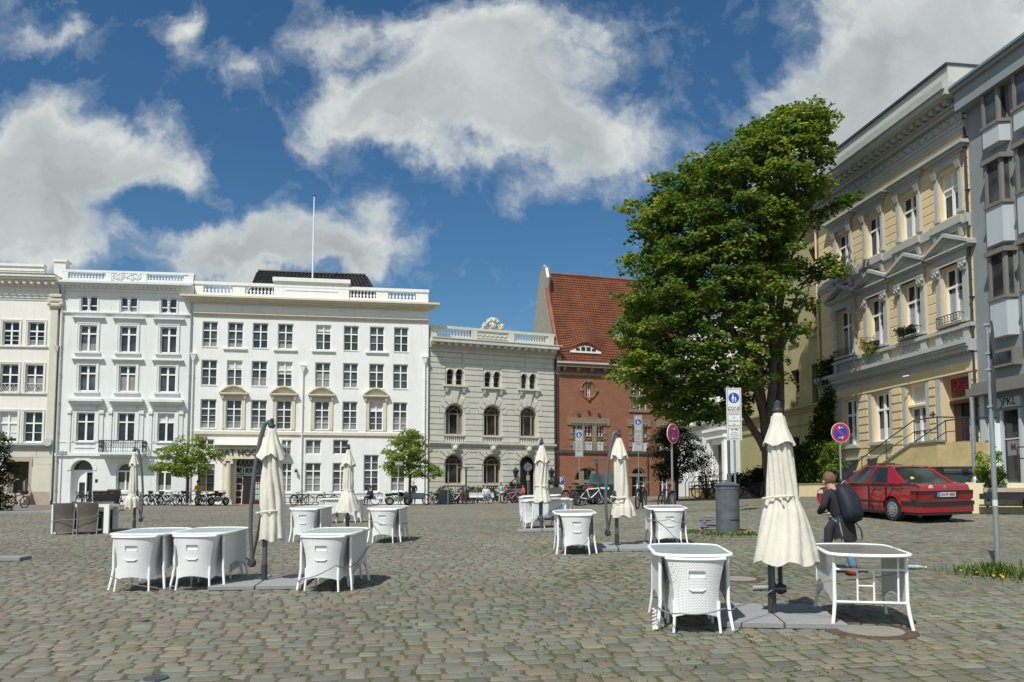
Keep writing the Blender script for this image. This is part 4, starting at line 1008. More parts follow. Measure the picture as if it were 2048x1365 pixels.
for(l,r_,xs)in((95,425,[(118,200),(222,292),(332,395)]),(640,800,[(655,695),(705,745),(752,792)]),(900,985,[(905,940),(948,985)])):
 z1=b.z(*Z8(220,322));zm=b.z(*Z8(220,430));zm2=b.z(*Z8(220,450));z0=b.z(*Z8(220,556));lo=b.u(*Z8(l,400));hi=b.u(*Z8(r_,400))
 for(x0,x1)in xs:
  u0,u1=b.u(*Z8(x0,400)),b.u(*Z8(x1,400));stone_win(u0,u1,zm,z1,rows=(3,1),tr=0);stone_win(u0,u1,z0,zm2,rows=(2,1),tr=0)
 f=MB();f.box(lo-.3,hi+.3,-.08,.04,z1,z1+.65)
 for k in range(int((hi-lo)/.28)):f.sphere((lo+.15+k*.28,-.08,z1+.2),.1,6,4)
 us=[b.u(*Z8(x,400))for q in xs for x in q]
 for k in range(1,len(us)-1,2):f.box(us[k],us[k+1],-.06,.35,z0,z1-.001)
 for zz in(z0+.6,zm,z1-.6):f.box(us[0]-.3,us[0]-.001,-.05,.03,zz-.18,zz+.18);f.box(us[-1]+.001,us[-1]+.3,-.05,.03,zz-.18,zz+.18)
 f.box(us[0]-.1,us[-1]+.1,-.05,.35,zm,zm2 if zm2>zm else zm+.12);f.build('stone_mullions',M['sandstone'],b.root)
 for k in range(0,len(us),2):
  f=MB();f.box(us[k],us[k+1],-.02,.05,z0+.75,z0+.8)
  for j in range(5):f.box(us[k]+(us[k+1]-us[k])*(j+.5)/5-.02,us[k]+(us[k+1]-us[k])*(j+.5)/5+.02,-.01,.04,z0,z0+.75)
  f.build('guard_rail',M['frame'],b.root)
for(x0,x1,n)in((642,800,3),(888,1075,3)):
 u0,u1=b.u(*Z8(x0,100)),b.u(*Z8(x1,100));za=b.z(*Z7(930,1065));zb_=b.z(*Z7(930,1240));z0=b.z(*Z8(700,180));g_=(u1-u0)/n
 f=MB()
 for k in range(n):
  stone_win(u0+g_*k+.08,u0+g_*(k+1)-.08,zb_+.1,za,rows=(2,1),tr=0);stone_win(u0+g_*k+.08,u0+g_*(k+1)-.08,z0,zb_-.1,rows=(2,1),tr=0)
  if k:f.box(u0+g_*k-.08,u0+g_*k+.08,-.05,.3,z0,za)
 f.box(u0-.2,u1+.2,-.1,.05,z0-.25,z0-.001);f.box(u0,u1,-.04,.3,zb_-.1,zb_+.1);f.build('stone_mullions',M['sandstone'],b.root)
for i,(x0,x1,yt)in enumerate(((135,370,706),(655,775,710),(905,985,712))):
 u0,u1=b.u(*Z8(x0,850)),b.u(*Z8(x1,850));z1=b.z(*Z8((x0+x1)/2,yt));r=(u1-u0)/2;stone_win(u0,u1,.3,z1,ah=r,tr=.6,rows=(2,1))
 f=MB();zs_=z1-r;f.box(u0-.3,u1+.3,-.06,.3,zs_-.15,zs_+.12)
 if i==0:
  for x in(u0+r*.55,u1-r*.55):f.box(x-.17,x+.17,-.05,.3,.3,zs_+r*.75)
 f.build('stone_transom',M['sandstone'],b.root)
 f=MB();A_=arcpts(u0-.02,u1+.02,z1+.02,r);B_=arcpts(u0-.35,u1+.35,z1+.35,r+.33)
 for k in range(len(A_)-1):
  p,q,s1,s0=A_[k],A_[k+1],B_[k+1],B_[k];f.add([(p[0],-.03,p[1]),(q[0],-.03,q[1]),(s1[0],-.03,s1[1]),(s0[0],-.03,s0[1]),(s1[0],.01,s1[1]),(s0[0],.01,s0[1])],[(0,1,2,3),(2,4,5,3)])
 f.build('brick_arch',M['brick'],b.root)
ou,oz=b.uv(*Z5(1725,820));orad=.62
window(b,ou-.22,ou+.22,oz-.62,oz+.55,set_=.25,cols=2,tr=0,rows=(3,1),fw=.06,glass='glassdark')
b.wall(0,L5,0,ze,M['brick'],D=11,depth=.35)
f=MB();f.tube([(ou+orad*1.15*math.cos(q*math.pi/12),-.02,oz+orad*1.25*math.sin(q*math.pi/12))for q in range(25)],.09,6,False)
f.build('oculus_ring',M['brick'],b.root)
for a in(0,90,180,270):f=MB();cx,cz=ou+orad*1.15*math.cos(R(a)),oz+orad*1.25*math.sin(R(a));f.tbox(cx,-.05,cz-.14,cz+.14,.2,.2,.26,.24);f.build('oculus_keystone',M['sandstone'],b.root)
for(x,y)in((1622,1075),(1725,1045),(1830,1078)):u_,z_=b.uv(*Z5(x,y));f=MB();f.tbox(u_,-.08,z_-.14,z_+.12,.1,.1,.26,.2);f.build('corbel',M['darkstone'],b.root)
f=MB();zz=b.z(*Z8(60,560));f.box(0,L5,-.12,.03,zz-.16,zz+.1);f.build('string_course',M['darkstone'],b.root)
f=MB();f.box(0,L5,-.1,.03,zc-.32,zc-.05);f.box(-.02,L5,-.5,.05,ze-.45,ze-.1);f.build('eaves_band',M['sandstone'],b.root)
f=MB();x=.6
while x<L5-.3:f.add([],[]);f.prismx([(0,zc-.04),(-.18,zc),(-.42,ze-.62),(-.42,ze-.46),(0,ze-.46)],x,x+.26);x+=1.27
f.build('bracket',M['sandstone'],b.root)
f=MB();f.box(-.05,L5,-.62,-.48,ze-.16,ze-.02);f.build('gutter',M['greylight'],b.root)
RD=3.6;zr=b.z(*Z7(195,133),RD)
du,dz=b.u(*Z5(1690,425)),b.z(*Z5(1690,425));dw=(b.u(*Z5(1850,425))-b.u(*Z5(1535,400)))/2;dh=b.z(*Z5(1690,345))-b.z(*Z5(1690,425))
def roofp(u,s):return(-.5+(RD+.5)*s,ze-.1+(zr-ze+.1)*s)
slope_len=math.hypot(RD,zr-ze);sd_=(dz-ze)/(zr-ze)
mats_roof=mat('orange clay pantiles',(.25,.082,.04),.75,var=.4,scale=1.1,dirt=.35)
f=MB();nr=36;m_=int(L5/.25)*3
for r_i in range(nr):
 rows=[]
 for q,lift in((r_i/nr,-.05),(r_i/nr,.06),((r_i+1.15)/nr,.0)):
  rw=[]
  for k in range(m_+1):
   u=.35+(L5-.35)*k/m_;y,z=roofp(u,q);x_=(u-du)/(dw*1.25)
   e_=0
   if q>=sd_:e_=math.exp(-(x_*1.55)**2)*math.exp(-((q-sd_)*slope_len/2.2)**2)*dh*1.0
   wv_=.035*math.cos(2*math.pi*k/3)
   ny,nz_=-(zr-ze)/slope_len,RD/slope_len
   rw.append((u,y+ny*(lift+wv_)-e_*.55,z+nz_*(lift+wv_)+e_*.95))
  rows.append(rw)
 f.grid(rows)
rf=f.build('roof',mats_roof,b.root,smooth='all')
f=MB();f.quad((0,RD,zr-.05),(L5,RD,zr-.05),(L5,RD+4.2,ze),(0,RD+4.2,ze));f.tube([(.3,RD,zr+.05),(L5,RD,zr+.05)],.14,8)
for k in range(int(L5/.4)):f.lathe([(.15,0),(.17,.05)],8,(0,0,0))if False else None
f.build('ridge',mats_roof,rf)
f=MB();y_,z_=roofp(du,sd_);n=18;pts=[(du-dw+2*dw*k/n,z_+dh*.95*math.exp(-((-1+2*k/n)/1.25*1.55)**2)-dh*.95*math.exp(-(1/1.25*1.55)**2)*(1))for k in range(n+1)]
f.prism([(p[0],p[1]+.02)for p in pts]+[(du+dw,z_-.1),(du-dw,z_-.1)],y_-.22,y_+.05);dm=f.build('eyebrow_dormer',M['frame'],rf)
f=MB()
for k in range(4):w0=-.95+k*.5;h0=dh*(.5 if k in(1,2)else .32);f.box(du+w0,du+w0+.38,y_-.245,y_-.221,z_+.08,z_+.08+h0)
f.build('dormer_panes',M['glassdark'],dm)
f=MB();pr_=[(-.45,ze-.3),(-.5,ze+.4)]
for s_ in np.linspace(.05,.62,6):y,z=roofp(0,s_);pr_.append((y,z+.3))
y,z=roofp(0,.78);pr_+=[(y-.1,z+.35),(y-.35,z+1.2)];y,z=roofp(0,1);pr_+=[(y-.9,z+.1),(y-.2,z+.55),(y+.6,z+.2),(RD+4.2,ze),(RD+4.2,ze-1),(0,ze-1)]
f.prismx(pr_,-.02,.34);f.build('gable_wall',mat('grey gable plaster',(.27,.25,.20),.9,var=.2,dirt=.4),b.root)
f=MB();P_=[Vector((.16,p[0]-.04,p[1]+.05))for p in pr_[1:-3]]
f.tube(P_[:8],.21,6);f.build('gable_tiles',mats_roof,b.root);f=MB();f.tube(P_[7:],.22,6);f.build('gable_coping',M['zinc'],b.root)
f=MB();u_,z_=b.uv(*Z7(750,720),1.4);f.box(u_-.3,u_+.4,-.0,1.5,z_-.3,z_+.35);f.build('roof_window',M['galv'],rf)
downpipe(b,.12,.2,ze-.5,M['darkgrey'],False);downpipe(b,b.u(*Z8(790,700)),.2,b.z(*Z8(790,560)),M['darkstone'],False,r=.07)
f=MB();u_,z_=b.uv(1122,962);f.box(u_-.27,u_+.27,-.06,.01,z_-.27,z_+.3);sg=f.build('parking_sign',M['blue'],b.root)
f=MB();f.box(u_-.3,u_+.3,-.05,.01,z_-.3,z_+.33);f.box(u_-.27,u_+.27,-.06,.01,z_-1.05,z_-.36);f.build('sign_plate',M['signwhite'],sg);lettering(sg,'P',u_,-.065,z_+.02,.6,M['signwhite'],.004,True)
f=MB();f.tube([(u_-.1,-.065,z_-.55),(u_+.05,-.065,z_-.8),(u_-.12,-.065,z_-.9)],.03,4);f.sphere((u_-.1,-.065,z_-.5),.04,6,4);f.tube([(u_+.1+.13*math.cos(k),-.065,z_-.8+.13*math.sin(k))for k in range(7)],.02,4,False);f.build('pictogram',M['signblack'],sg)
RX,RY=18.5,32.5;ex,ey=.1422,-.98984
def rpt(t):return RX-ex*t,RY-ey*t
ANG=math.degrees(math.atan2(ey,ex))
def rb(t_far,name,label):x,y=rpt(t_far);return Bld(name,label,x,y,ANG)
b=rb(11.9,'town_house','yellow town house with grey triangular pediments, heavy grey cornice and outside stairs');B8=b;L8=11.9
zc_top=b.z(1940,124.5);zcr1=b.z(1943,161);zcr0=b.z(1943,183);zmod=b.z(1945,197);zfr1=b.z(1946,205);zfr0=b.z(1946,232);zar0=b.z(1948,251)
zs2=b.z(1955,419),b.z(1955,435);zs1=b.z(1963,640),b.z(1963,648);zb1=b.z(1965,674);zgc0=b.z(1967,716)
cols_u=[]
for(a,c)in(((1684,631),(1705.5,710)),((1744.9,605),(1769,687)),((1813.8,573),(1844,666)),((1893,539),(1931,639))):cols_u.append((b.u(*a),b.u(*c)))
zt2=b.z(1882.5,353);zb2=b.z(1921.6,424.5);zt1=b.z(1893,539);zb1w=b.z(1931,639)
CU=[(1.80,3.04),(4.55,5.79),(7.32,8.57),(10.05,11.29)];G=M['greytrim']
for k,(u0,u1)in enumerate(CU):
 w_=window(b,u0,u1,zb2,zt2,cols=2,tr=.66,fw=.075,set_=.2,mull=1.5,glass='glassdark',curtain=.0)
 f=MB()
 for x in(u0-.22,u1+.04):f.box(x,x+.18,-.1,.02,zb2,zt2-.1);f.tbox(x+.09,-.06,zt2-.1,zt2+.2,.18,.2,.34,.36);f.box(x-.06,x+.24,-.16,.02,zb2-.02,zb2+.14)
 f.box(u0-.28,u1+.28,-.12,.02,zt2+.2,zt2+.5);cornice(f,u0-.3,u1+.3,zt2+.5,zt2+.86,[(.3,.18),(.3,.3),(.4,.42)]);f.build('hood',G,w_)
 w_=window(b,u0,u1,zb1w,zt1,cols=2,tr=.66,fw=.08,set_=.2,mull=1.5,glass='glassdark',curtain=.9 if k!=1 else .5)
 f=MB()
 for x in(u0-.36,u1+.06):
  f.box(x,x+.28,-.1,.02,zb1w-.1,zt1-.35);f.tbox(x+.14,-.08,zt1-.35,zt1+.08,.28,.22,.42,.4)
  for q in range(4):f.sphere((x+.02+q*.1,-.22,zt1-.2+.1*(q%2)),.07,6,4)
 f.box(u0-.42,u1+.42,-.14,.02,zt1+.08,zt1+.5);f.box(u0-.44,u1+.44,-.18,.02,zt1+.08,zt1+.18)
 zz=zt1+.5;hw=(u1-u0)/2+.6;uc=(u0+u1)/2;cornice(f,uc-hw+.1,uc+hw-.1,zz,zz+.14,[(.5,.28),(.5,.36)])
 rz=.62
 for sg_ in(-1,1):
  a=(uc+sg_*(hw+.2),zz+.14);t_=(uc,zz+.14+rz)
  pts=[a,(a[0],a[1]+.12),(t_[0],t_[1]+.14),(t_[0],t_[1]-.02)]
  if sg_>0:pts=pts[::-1]
  f.prism(pts,-.4,.02)
  f.prism([(p[0],p[1]-.07)for p in pts],-.3,.01)
 f.prism([(uc-hw,zz+.13),(uc+hw,zz+.13),(uc,zz+.1+rz)],-.1,.02);f.build('pediment',G,w_)
 f=MB();f.box(u0-.3,u1+.3,-.2,.03,zb1w-.12,zb1w-.0);f.build('sill',G,w_)
 if k!=1:
  f=MB();zz=zb1w;f.tube([(u0-.1,-.32,zz+.3),(u1+.1,-.32,zz+.3)],.02,4);f.tube([(u0-.1,-.32,zz+.02),(u1+.1,-.32,zz+.02)],.02,4)
  for q in range(9):x=u0-.1+(u1-u0+.2)*q/8;f.tube([(x,-.32,zz),(x,-.32,zz+.32)],.014,4);f.tube([(x+.05+.05*math.cos(a_),-.32,zz+.15+.07*math.sin(a_))for a_ in range(7)],.012,3,False)
  for x in(u0-.1,u1+.1):f.tube([(x,-.32,zz+.28),(x,0,zz+.28)],.018,4)
  f.build('guard_rail',M['iron'],w_)
 if k in(1,2):FLOWER=FLOWER+[(u0,u1,zb1w,k)]if 'FLOWER' in globals()else[(u0,u1,zb1w,k)]
gfw=[(1.92,3.14,b.z(1715,890),b.z(1692.6,800.6)),(4.66,5.92,b.z(1780.5,881.5),b.z(1753.5,788))]
for(u0,u1,z0,z1)in gfw:
 w_=window(b,u0,u1,z0,z1,cols=2,tr=.66,fw=.09,set_=.22,mull=1.6,glass='glassdark',curtain=.4)
 f=MB();f.box(u0-.42,u0-.1,-.05,.02,z0-.1,z1+.2);f.box(u1+.1,u1+.3,-.05,.02,z0-.1,z1+.2);f.box(u0-.1,u1+.1,-.05,.02,z1+.12,z1+.34);f.box(u0-.3,u1+.3,-.2,.02,z0-.16,z0-.02);f.build('surround',G,w_)
zth=2.36;dtop=b.z(1822.7,770);w_=window(b,7.36,8.6,zth+1.75,dtop,cols=1,tr=0,fw=.09,set_=.22,blind=.95)
du0,du1=7.36,8.6;w_=window(b,du0,du1,zth,zth+1.66,cols=2,tr=0,rows=(3,1),fw=.09,set_=.22,mull=1.2,name='balcony_door',curtain=.8)
f=MB();f.box(du0-.4,du0-.1,-.05,.02,zth,dtop+.2);f.box(du1+.1,du1+.3,-.05,.02,zth,dtop+.2);f.box(du0-.1,du1+.1,-.05,.02,dtop+.12,dtop+.34);f.build('surround',G,w_)
pu0,pu1=9.75,11.38;ptop=b.z(1895,752);b.hole(pu0,pu1,.7,ptop)
b.wall(0,L8,0,zc_top-1.3,M['yellow'],depth=.45,D=11)
f=MB();d=.62
f.quad((pu0,.44,.7),(pu0,d,.7),(pu0,d,ptop),(pu0,.44,ptop));f.quad((pu1,.44,.7),(pu1,d,.7),(pu1,d,ptop),(pu1,.44,ptop));f.quad((pu0,.44,ptop),(pu1,.44,ptop),(pu1,d,ptop),(pu0,d,ptop));f.quad((pu0,0,.7),(pu1,0,.7),(pu1,d,.7),(pu0,d,.7));f.build('portal_recess',M['yellow'],b.root)
zd=4.05;f=MB();f.box(pu0,pu1,.36,.46,zd,ptop);pw=f.build('portal_panel',M['yellow'],b.root)
f=MB();f.box(pu0+.02,pu1-.02,0.28,.40,zd-.16,zd);f.build('lintel',M['brown'],b.root)
f=MB();f.box(pu0+.12,pu1-.12,0.31,.358,zd+.12,ptop-.12);sg=f.build('shop_sign',mat('dark red glossy sign',(.10,.012,.012),.25,var=.4,scale=3),b.root)
lettering(sg,'Die',(pu0+pu1)/2-.1,0.30,(zd+ptop)/2+.12,.62,M['red'],.02,sx=1.1);lettering(sg,'Scholle',(pu0+pu1)/2,0.30,zd+.3,.3,mat('faded sign red',(.32,.05,.045),.5),.01,sx=1.2)
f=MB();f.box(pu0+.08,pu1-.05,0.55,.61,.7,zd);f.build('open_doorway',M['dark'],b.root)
f=MB();f.T=Matrix.Translation((pu0+.05,.50,0))@Matrix.Rotation(R(3),4,'Z');f.box(0,.42,-.03,.03,.72,zd-.17);dr=f.build('door',M['brown'],b.root)
f=MB();f.T=Matrix.Translation((pu0+.05,.50,0))@Matrix.Rotation(R(3),4,'Z');f.box(.34,.38,-.1,-.03,1.6,2.0);f.build('handle',M['galv'],dr)
f=MB();f.box(pu0-.42,pu0-.1,-.06,.02,.9,ptop+.1);f.box(pu1+.06,pu1+.2,-.06,.02,.9,ptop+.1);f.box(pu0-.42,pu1+.2,-.07,.02,ptop+.1,ptop+.42);f.build('portal_surround',G,b.root)
f=MB();zt_=zgc0-.32;opn=[(u0-.42,u1+.3,0,9,0)for u0,u1,_,_ in gfw]+[(du0-.4,du1+.3,0,9,0),(pu0-.42,pu1+.2,0,9,0)]
f=None
pe=[.05]+[v for o in opn for v in(o[0],o[1])]+[L8-.05]
for a,c in zip(pe[::2],pe[1::2]):
 f=MB();bands(f,1.98,zt_-.1,.37,a,c,[],.07,joint=.04);f.build('banded_pier',M['yellow'],b.root)
opp=None
f=MB();op2=[(u0-.3,u1+.3,zb2-.1,zt2+.85,0)for u0,u1 in CU];bands(f,zs2[0]+.01,zar0-.02,.40,.03,L8-.03,op2,.018,joint=.02,marg=.0)
op1=[(u0-.45,u1+.45,zb1w-.1,zt1+1.2,0)for u0,u1 in CU];bands(f,zs1[0]+.01,zt1+.4,.42,.03,L8-.03,op1,.018,joint=.02,marg=.0);f.build('scored_render',M['yellow'],b.root)
f=MB();f.box(-.01,L8+.01,-.1,.02,0,1.72);f.add([],[]);f.build('plinth',M['plinthdark'],b.root)
f=MB();f.box(0,pu0-.45,-.14,.02,1.85,1.97);f.box(pu1+.22,L8,-.14,.02,1.85,1.97);f.build('plinth_moulding',G,b.root)
f=MB();f.box(0,L8,-.2,.03,zs2[1]-.05,zs2[0]);f.box(0,L8,-.12,.03,zs2[1]-.2,zs2[1]-.051)
for(u0,u1)in CU:
 f.box(u0-.35,u1+.35,-.3,.03,zs2[1]+.02,zs2[0]+.02)
 for x in(u0-.25,u1+.05):f.tbox(x+.1,-.1,zs2[1]-.5,zs2[1]-.052,.12,.1,.2,.3)
f.build('sill_course_upper',G,b.root)
f=MB();f.box(0,L8,-.22,.03,zs1[1],zs1[0]);zz=zb1
for k,(u0,u1)in enumerate(CU):
 f.box(u0-.4,u0-.06,-.16,.02,zz,zs1[1]-.01);f.box(u1+.06,u1+.4,-.16,.02,zz,zs1[1]-.01);f.box(u0-.06,u1+.06,-.04,.02,zz,zs1[1]-.01)
 for q in range(10):f.sphere((u0+.05+(u1-u0-.1)*q/9,-.04,(zz+zs1[1])/2+.1*math.sin(q*2.1)),.09,6,4,(1.2,.6,1))
cornice(f,0,L8,zgc0+.25,zb1,[(.2,.1),(.3,.36),(.2,.44),(.3,.52)],False);x=.05
while x<L8-.1:f.box(x,x+.1,-.3,-.1,zgc0+.3,zgc0+.48);x+=.2
f.box(0,L8,-.1,.02,zgc0-.0,zgc0+.25);f.build('storey_cornice',G,b.root)
f=MB();f.box(0,L8,-.09,.02,zt_-.1,zgc0-.001);f.build('fascia',M['yellow'],b.root)
f=MB();f.box(0,L8,-.1,.02,zar0,zar0+.12);f.box(0,L8,-.16,.02,zar0+.12,zar0+.3);f.box(0,L8,-.24,.02,zar0+.3,zfr0);f.box(0,L8,-.06,.02,zfr0,zfr1)
r_=random.Random(9);x=.15
while x<L8-.1:
 hz=(zfr0+zfr1)/2;f.sphere((x,-.06,hz),.2,8,4,(1,.5,1));f.sphere((x+.25,-.06,hz+.12),.1,6,3);f.sphere((x+.25,-.06,hz-.12),.1,6,3);x+=.5
f.box(0,L8,-.3,.02,zfr1,zfr1+.1);x=.05
while x<L8-.2:f.box(x,x+.2,-.62,-.2,zcr0-.2,zcr0);x+=.45
f.box(0,L8,-.35,.02,zfr1+.18,zmod+.1);f.box(-.3,L8,-.95,.02,zcr0,zcr0+.22);f.box(-.35,L8,-1.05,.02,zcr0+.22,zcr1+.1);f.build('cornice',G,b.root)
f=MB();x=.03
while x<L8-.05:f.box(x,x+.09,-.36,-.2,zfr1+.1,zfr1+.18);x+=.15
f.build('red_dentils',M['pinkstone'],b.root)
f=MB();f.box(.0,L8-.02,-.75,2.6,zcr1+.1,zc_top);f.build('attic_parapet',M['greylight'],b.root);f=MB();f.box(-.06,L8+.02,-.85,2.7,zc_top,zc_top+.1);f.build('coping',M['darkgrey'],b.root)
downpipe(b,L8-.06,.4,zcr0-.2,M['darkgrey'],False,y=-.1)
for(y0,y1)in((835,868),(870,900)):u_,z_=b.uv(1965,y0);f=MB();f.box(11.48,11.82,-.13,-.05,b.z(1965,y1),z_);sp_=f.build('name_plate',M['signwhite'],b.root)
f=MB();f.box(11.45,11.8,-.22,-.02,1.35,1.72);f.build('letter_box',M['signwhite'],b.root)
lettering(b.root,'18',9.12,-.085,3.55,.3,M['signblack'],.005,True)
f=MB();u_,z_=b.uv(1826,750);f.tube([(u_,0,z_),(u_+.0,-.5,z_-.1)],.03,5);f.build('awning_bracket',M['frame'],b.root)
ya,yb=-1.1,-2.7
pA=b.uv(1824,889,yb);pB=b.uv(1764,930,yb);pr1=b.uv(1874,893,yb)[0];sl=(pA[1]-pB[1])/(pA[0]-pB[0]);ztop_=pA[1]
ub=pA[0]-ztop_/sl
f=MB();f.prism([(ub,0),(pr1,0),(pr1,ztop_),(pA[0],ztop_)],yb,yb+.25);f.prism([(ub,0),(pA[0]+1.2,0),(pA[0]+1.2,ztop_),(pA[0],ztop_)],ya-.25,ya);f.box(pr1-.25,pr1,yb+.25,0,0,ztop_-.001);st=f.build('stair_walls',M['ochrewall'],b.root)
f=MB();cz=.07
for y0,y1,e_ in((yb-.06,yb+.31,pr1+.06),(ya-.31,ya+.06,pA[0]+1.2)):f.prism([(ub-.05,0),(ub+.1,0),(pA[0],ztop_-.001),(e_,ztop_),(e_,ztop_+cz),(pA[0]-.02,ztop_+cz)],y0,y1)
n=11
for k in range(n):f.box(ub+.2+(pA[0]-ub-.2)*k/n,pA[0],yb+.25,ya-.25,ztop_*k/n-.02,ztop_*(k+1)/n-.06)
f.box(pA[0],pr1-.25,yb+.25,-.01,ztop_-.16,ztop_-.04);f.build('steps',M['zinc'],st)
f=MB()
for y in(yb+.12,ya-.12):
 e_=pr1-.1 if y==yb+.12 else pA[0]+1.1
 f.tube([(ub+.3,y,.95+.1),(pA[0],y,ztop_+.95),(e_,y,ztop_+.95)],.025,6);f.tube([(ub+.3,y,.55+.1),(pA[0],y,ztop_+.5),(e_,y,ztop_+.5)],.018,6)
 for q in(0,.33,.66,1):x=ub+.3+(pA[0]-ub-.3)*q;zz=ztop_*(x-ub)/(pA[0]-ub);f.tube([(x,y,zz),(x,y,zz+.98)],.022,6)
 f.tube([(e_,y,ztop_),(e_,y,ztop_+.95)],.022,6)
f.tube([(pr1-.1,yb+.12,ztop_+.95),(pr1-.1,-.1,ztop_+.95)],.025,6);f.build('handrail',M['iron'],st)
STA=(ub,pr1,ya,yb)
for u0 in(3.5,5.1):f=MB();f.box(u0,u0+.8,-.45,-.02,1.2,1.3);f.prismx([(-.4,1.3),(-.2,1.9),(-.02,1.9),(-.02,1.3)],u0+.15,u0+.65);f.build('basement_hood',M['ochrewall'],b.root)
b=rb(11.9+10.9,'town_house','weathered green yellow house with small dark windows in the shade of the maple');B7=b;L7=10.9-.01
Z9=lambda x,y:(1320+x/4.55,560+y/4.55);Z10=lambda x,y:(1320+x/4.55,780+y/4.55);ZT=lambda x,y:(1180+x/3.25,200+y/3.25)
c1=(b.u(*Z9(1365,240)),b.u(*Z9(1435,490)));c2=(b.u(*Z9(1178,345)),b.u(*Z9(1242,565)));dlt=c1[0]-c2[0]
if dlt<1.5:dlt=2.6
cc=[(c1[0]-dlt*k,c1[1]-dlt*k)for k in range(4)]
zr_=[(b.z(*Z9(1435,1140)),b.z(*Z9(1375,775))),(b.z(*Z9(1435,490)),b.z(*Z9(1365,240))),(b.z(*ZT(1470,1030))-.25,b.z(*ZT(1418,975)))]
for(z0,z1)in zr_:
 for(u0,u1)in cc:
  if u0<.2:continue
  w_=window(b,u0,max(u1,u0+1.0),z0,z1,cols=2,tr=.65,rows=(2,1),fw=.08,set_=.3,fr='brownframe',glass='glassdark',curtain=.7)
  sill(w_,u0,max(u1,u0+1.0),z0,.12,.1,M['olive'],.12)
zst=b.z(*Z9(1510,1135));ztp=b.z(1650,372)
for(x0,x1)in((880,950),):u0,u1=b.u(*Z10(x0,700)),b.u(*Z10(x1,700));b.hole(u0,u1,.3,b.z(*Z10(x0,445)))
gd=(u0,u1)
for k,uu in enumerate((gd[1]+1.5,gd[1]+3.6,gd[1]+5.6)):
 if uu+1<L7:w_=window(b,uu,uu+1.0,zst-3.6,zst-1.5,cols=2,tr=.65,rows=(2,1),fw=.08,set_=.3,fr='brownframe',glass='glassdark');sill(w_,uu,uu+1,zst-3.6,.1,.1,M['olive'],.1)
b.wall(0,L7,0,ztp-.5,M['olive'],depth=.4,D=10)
f=MB();f.box(gd[0],gd[1],.35,.4,.3,b.z(*Z10(880,445)));f.build('door',M['darkbrown'],b.root)
f=MB();cornice(f,0,L7,zst-.2,zst+.15,[(.4,.1),(.3,.2),(.3,.3)],False);f.box(0,L7,-.08,.02,zst-.9,zst-.75);f.box(0,L7,-.07,.02,0,.9);f.build('string_course',M['olive'],b.root)
f=MB();f.box(0,L7,-.5,.02,ztp-.7,ztp-.45);f.box(0,L7,-.7,.3,ztp-.45,ztp-.25);f.build('eaves',M['darkbrown'],b.root)
f=MB();tiled_plane(f,(0,-.7,ztp-.25),(L7,-.7,ztp-.25),(L7,4.5,ztp+2.2),(0,4.5,ztp+2.2),28,16,.05,.04);f.quad((0,4.5,ztp+2.2),(L7,4.5,ztp+2.2),(L7,10,ztp-.4),(0,10,ztp-.4));f.build('roof',mat('dark slate roof',(.06,.055,.055),.7,var=.4,scale=2),b.root)
downpipe(b,L7-.12,.3,ztp-.7,M['yellow'],False)
b=rb(11.9+10.9+12.3,'town_house','white pilastered house with grey string courses, half hidden behind the maple');B6=b;L6=12.3-.01
zst=b.z(*Z10(270,350));hgt=b.z(1480,548)
cs=[(1.2+2.85*k,2.25+2.85*k)for k in range(4)];fl_=(hgt-1.0-zst)/3
for k in range(3):
 for(u0,u1)in cs:
  w_=window(b,u0,u1,zst+.75+fl_*k,zst+.75+fl_*k+2.05,cols=2,tr=.65,rows=(1,1),fw=.09,set_=.3,glass='glassdark',curtain=.4)
  surround(w_,u0,u1,zst+.75+fl_*k,zst+.75+fl_*k+2.05,.2,.06,M['white']);sill(w_,u0,u1,zst+.73+fl_*k,.18,.12,M['white'],.3)
dr0,dr1=b.u(*Z10(480,700)),b.u(*Z10(590,700));b.hole(dr0,dr1,.3,zst-1.6)
for(u0,u1)in cs[:2]:window(b,u0,u1,1.3,zst-1.4,cols=2,tr=.65,fw=.09,set_=.35,glass='glassdark')
b.wall(0,L6,0,hgt-.9,M['white'],depth=.5,D=10)
f=MB();f.box(dr0,dr1,.45,.5,.3,zst-1.6);f.build('door',M['darkgrey'],b.root)
f=MB()
for x in(dr0-.5,dr1+.1):f.box(x,x+.4,-.25,.02,0,zst-1.2)
f.box(dr0-.6,dr1+.6,-.35,.02,zst-1.2,zst-.7);f.box(dr0-.75,dr1+.75,-.5,.02,zst-.7,zst-.5);f.build('porch',M['white'],b.root)
f=MB()
for x in(.2,2.75,5.6,8.45,11.5):f.box(x,x+.45,-.12,.02,zst+.15,hgt-1.0)
f.build('pilasters',M['white'],b.root)
f=MB();cornice(f,0,L6,zst-.3,zst+.12,[(.4,.12),(.3,.25),(.3,.38)],False)
cornice(f,0,L6,hgt-1.3,hgt-.2,[(.3,.15),(.3,.4),(.4,.75)],False);f.build('cornice',M['greylight'],b.root)
f=MB();f.box(.05,L6-.05,.05,.4,hgt-.2,hgt+.5);f.build('parapet',M['white'],b.root)
b=rb(-.02,'office_building','modern grey building with stacked oriel windows and a dark shop entrance');B9=b;L9=9.5
ztop=b.z(1948,152);b.wall(0,L9,0,ztop-.6,M['modern'],depth=.4,D=11)
f=MB();f.box(0,L9,-.55,.02,ztop-1.3,ztop-.55);f.box(0,L9,-.68,.02,ztop-.55,ztop-.4);f.build('cornice',M['modern'],b.root)
f=MB();f.prismx([(-.8,ztop-.4),(-.8,ztop-.3),(1.6,ztop+1.0),(1.6,ztop-.4)],0,L9);f.build('roof',M['galv'],b.root)
oz_=[(b.z(1962,200.7),b.z(1996,251)),(b.z(1970,349.6),b.z(2004,409)),(b.z(1981,528),b.z(2011,595.7))]
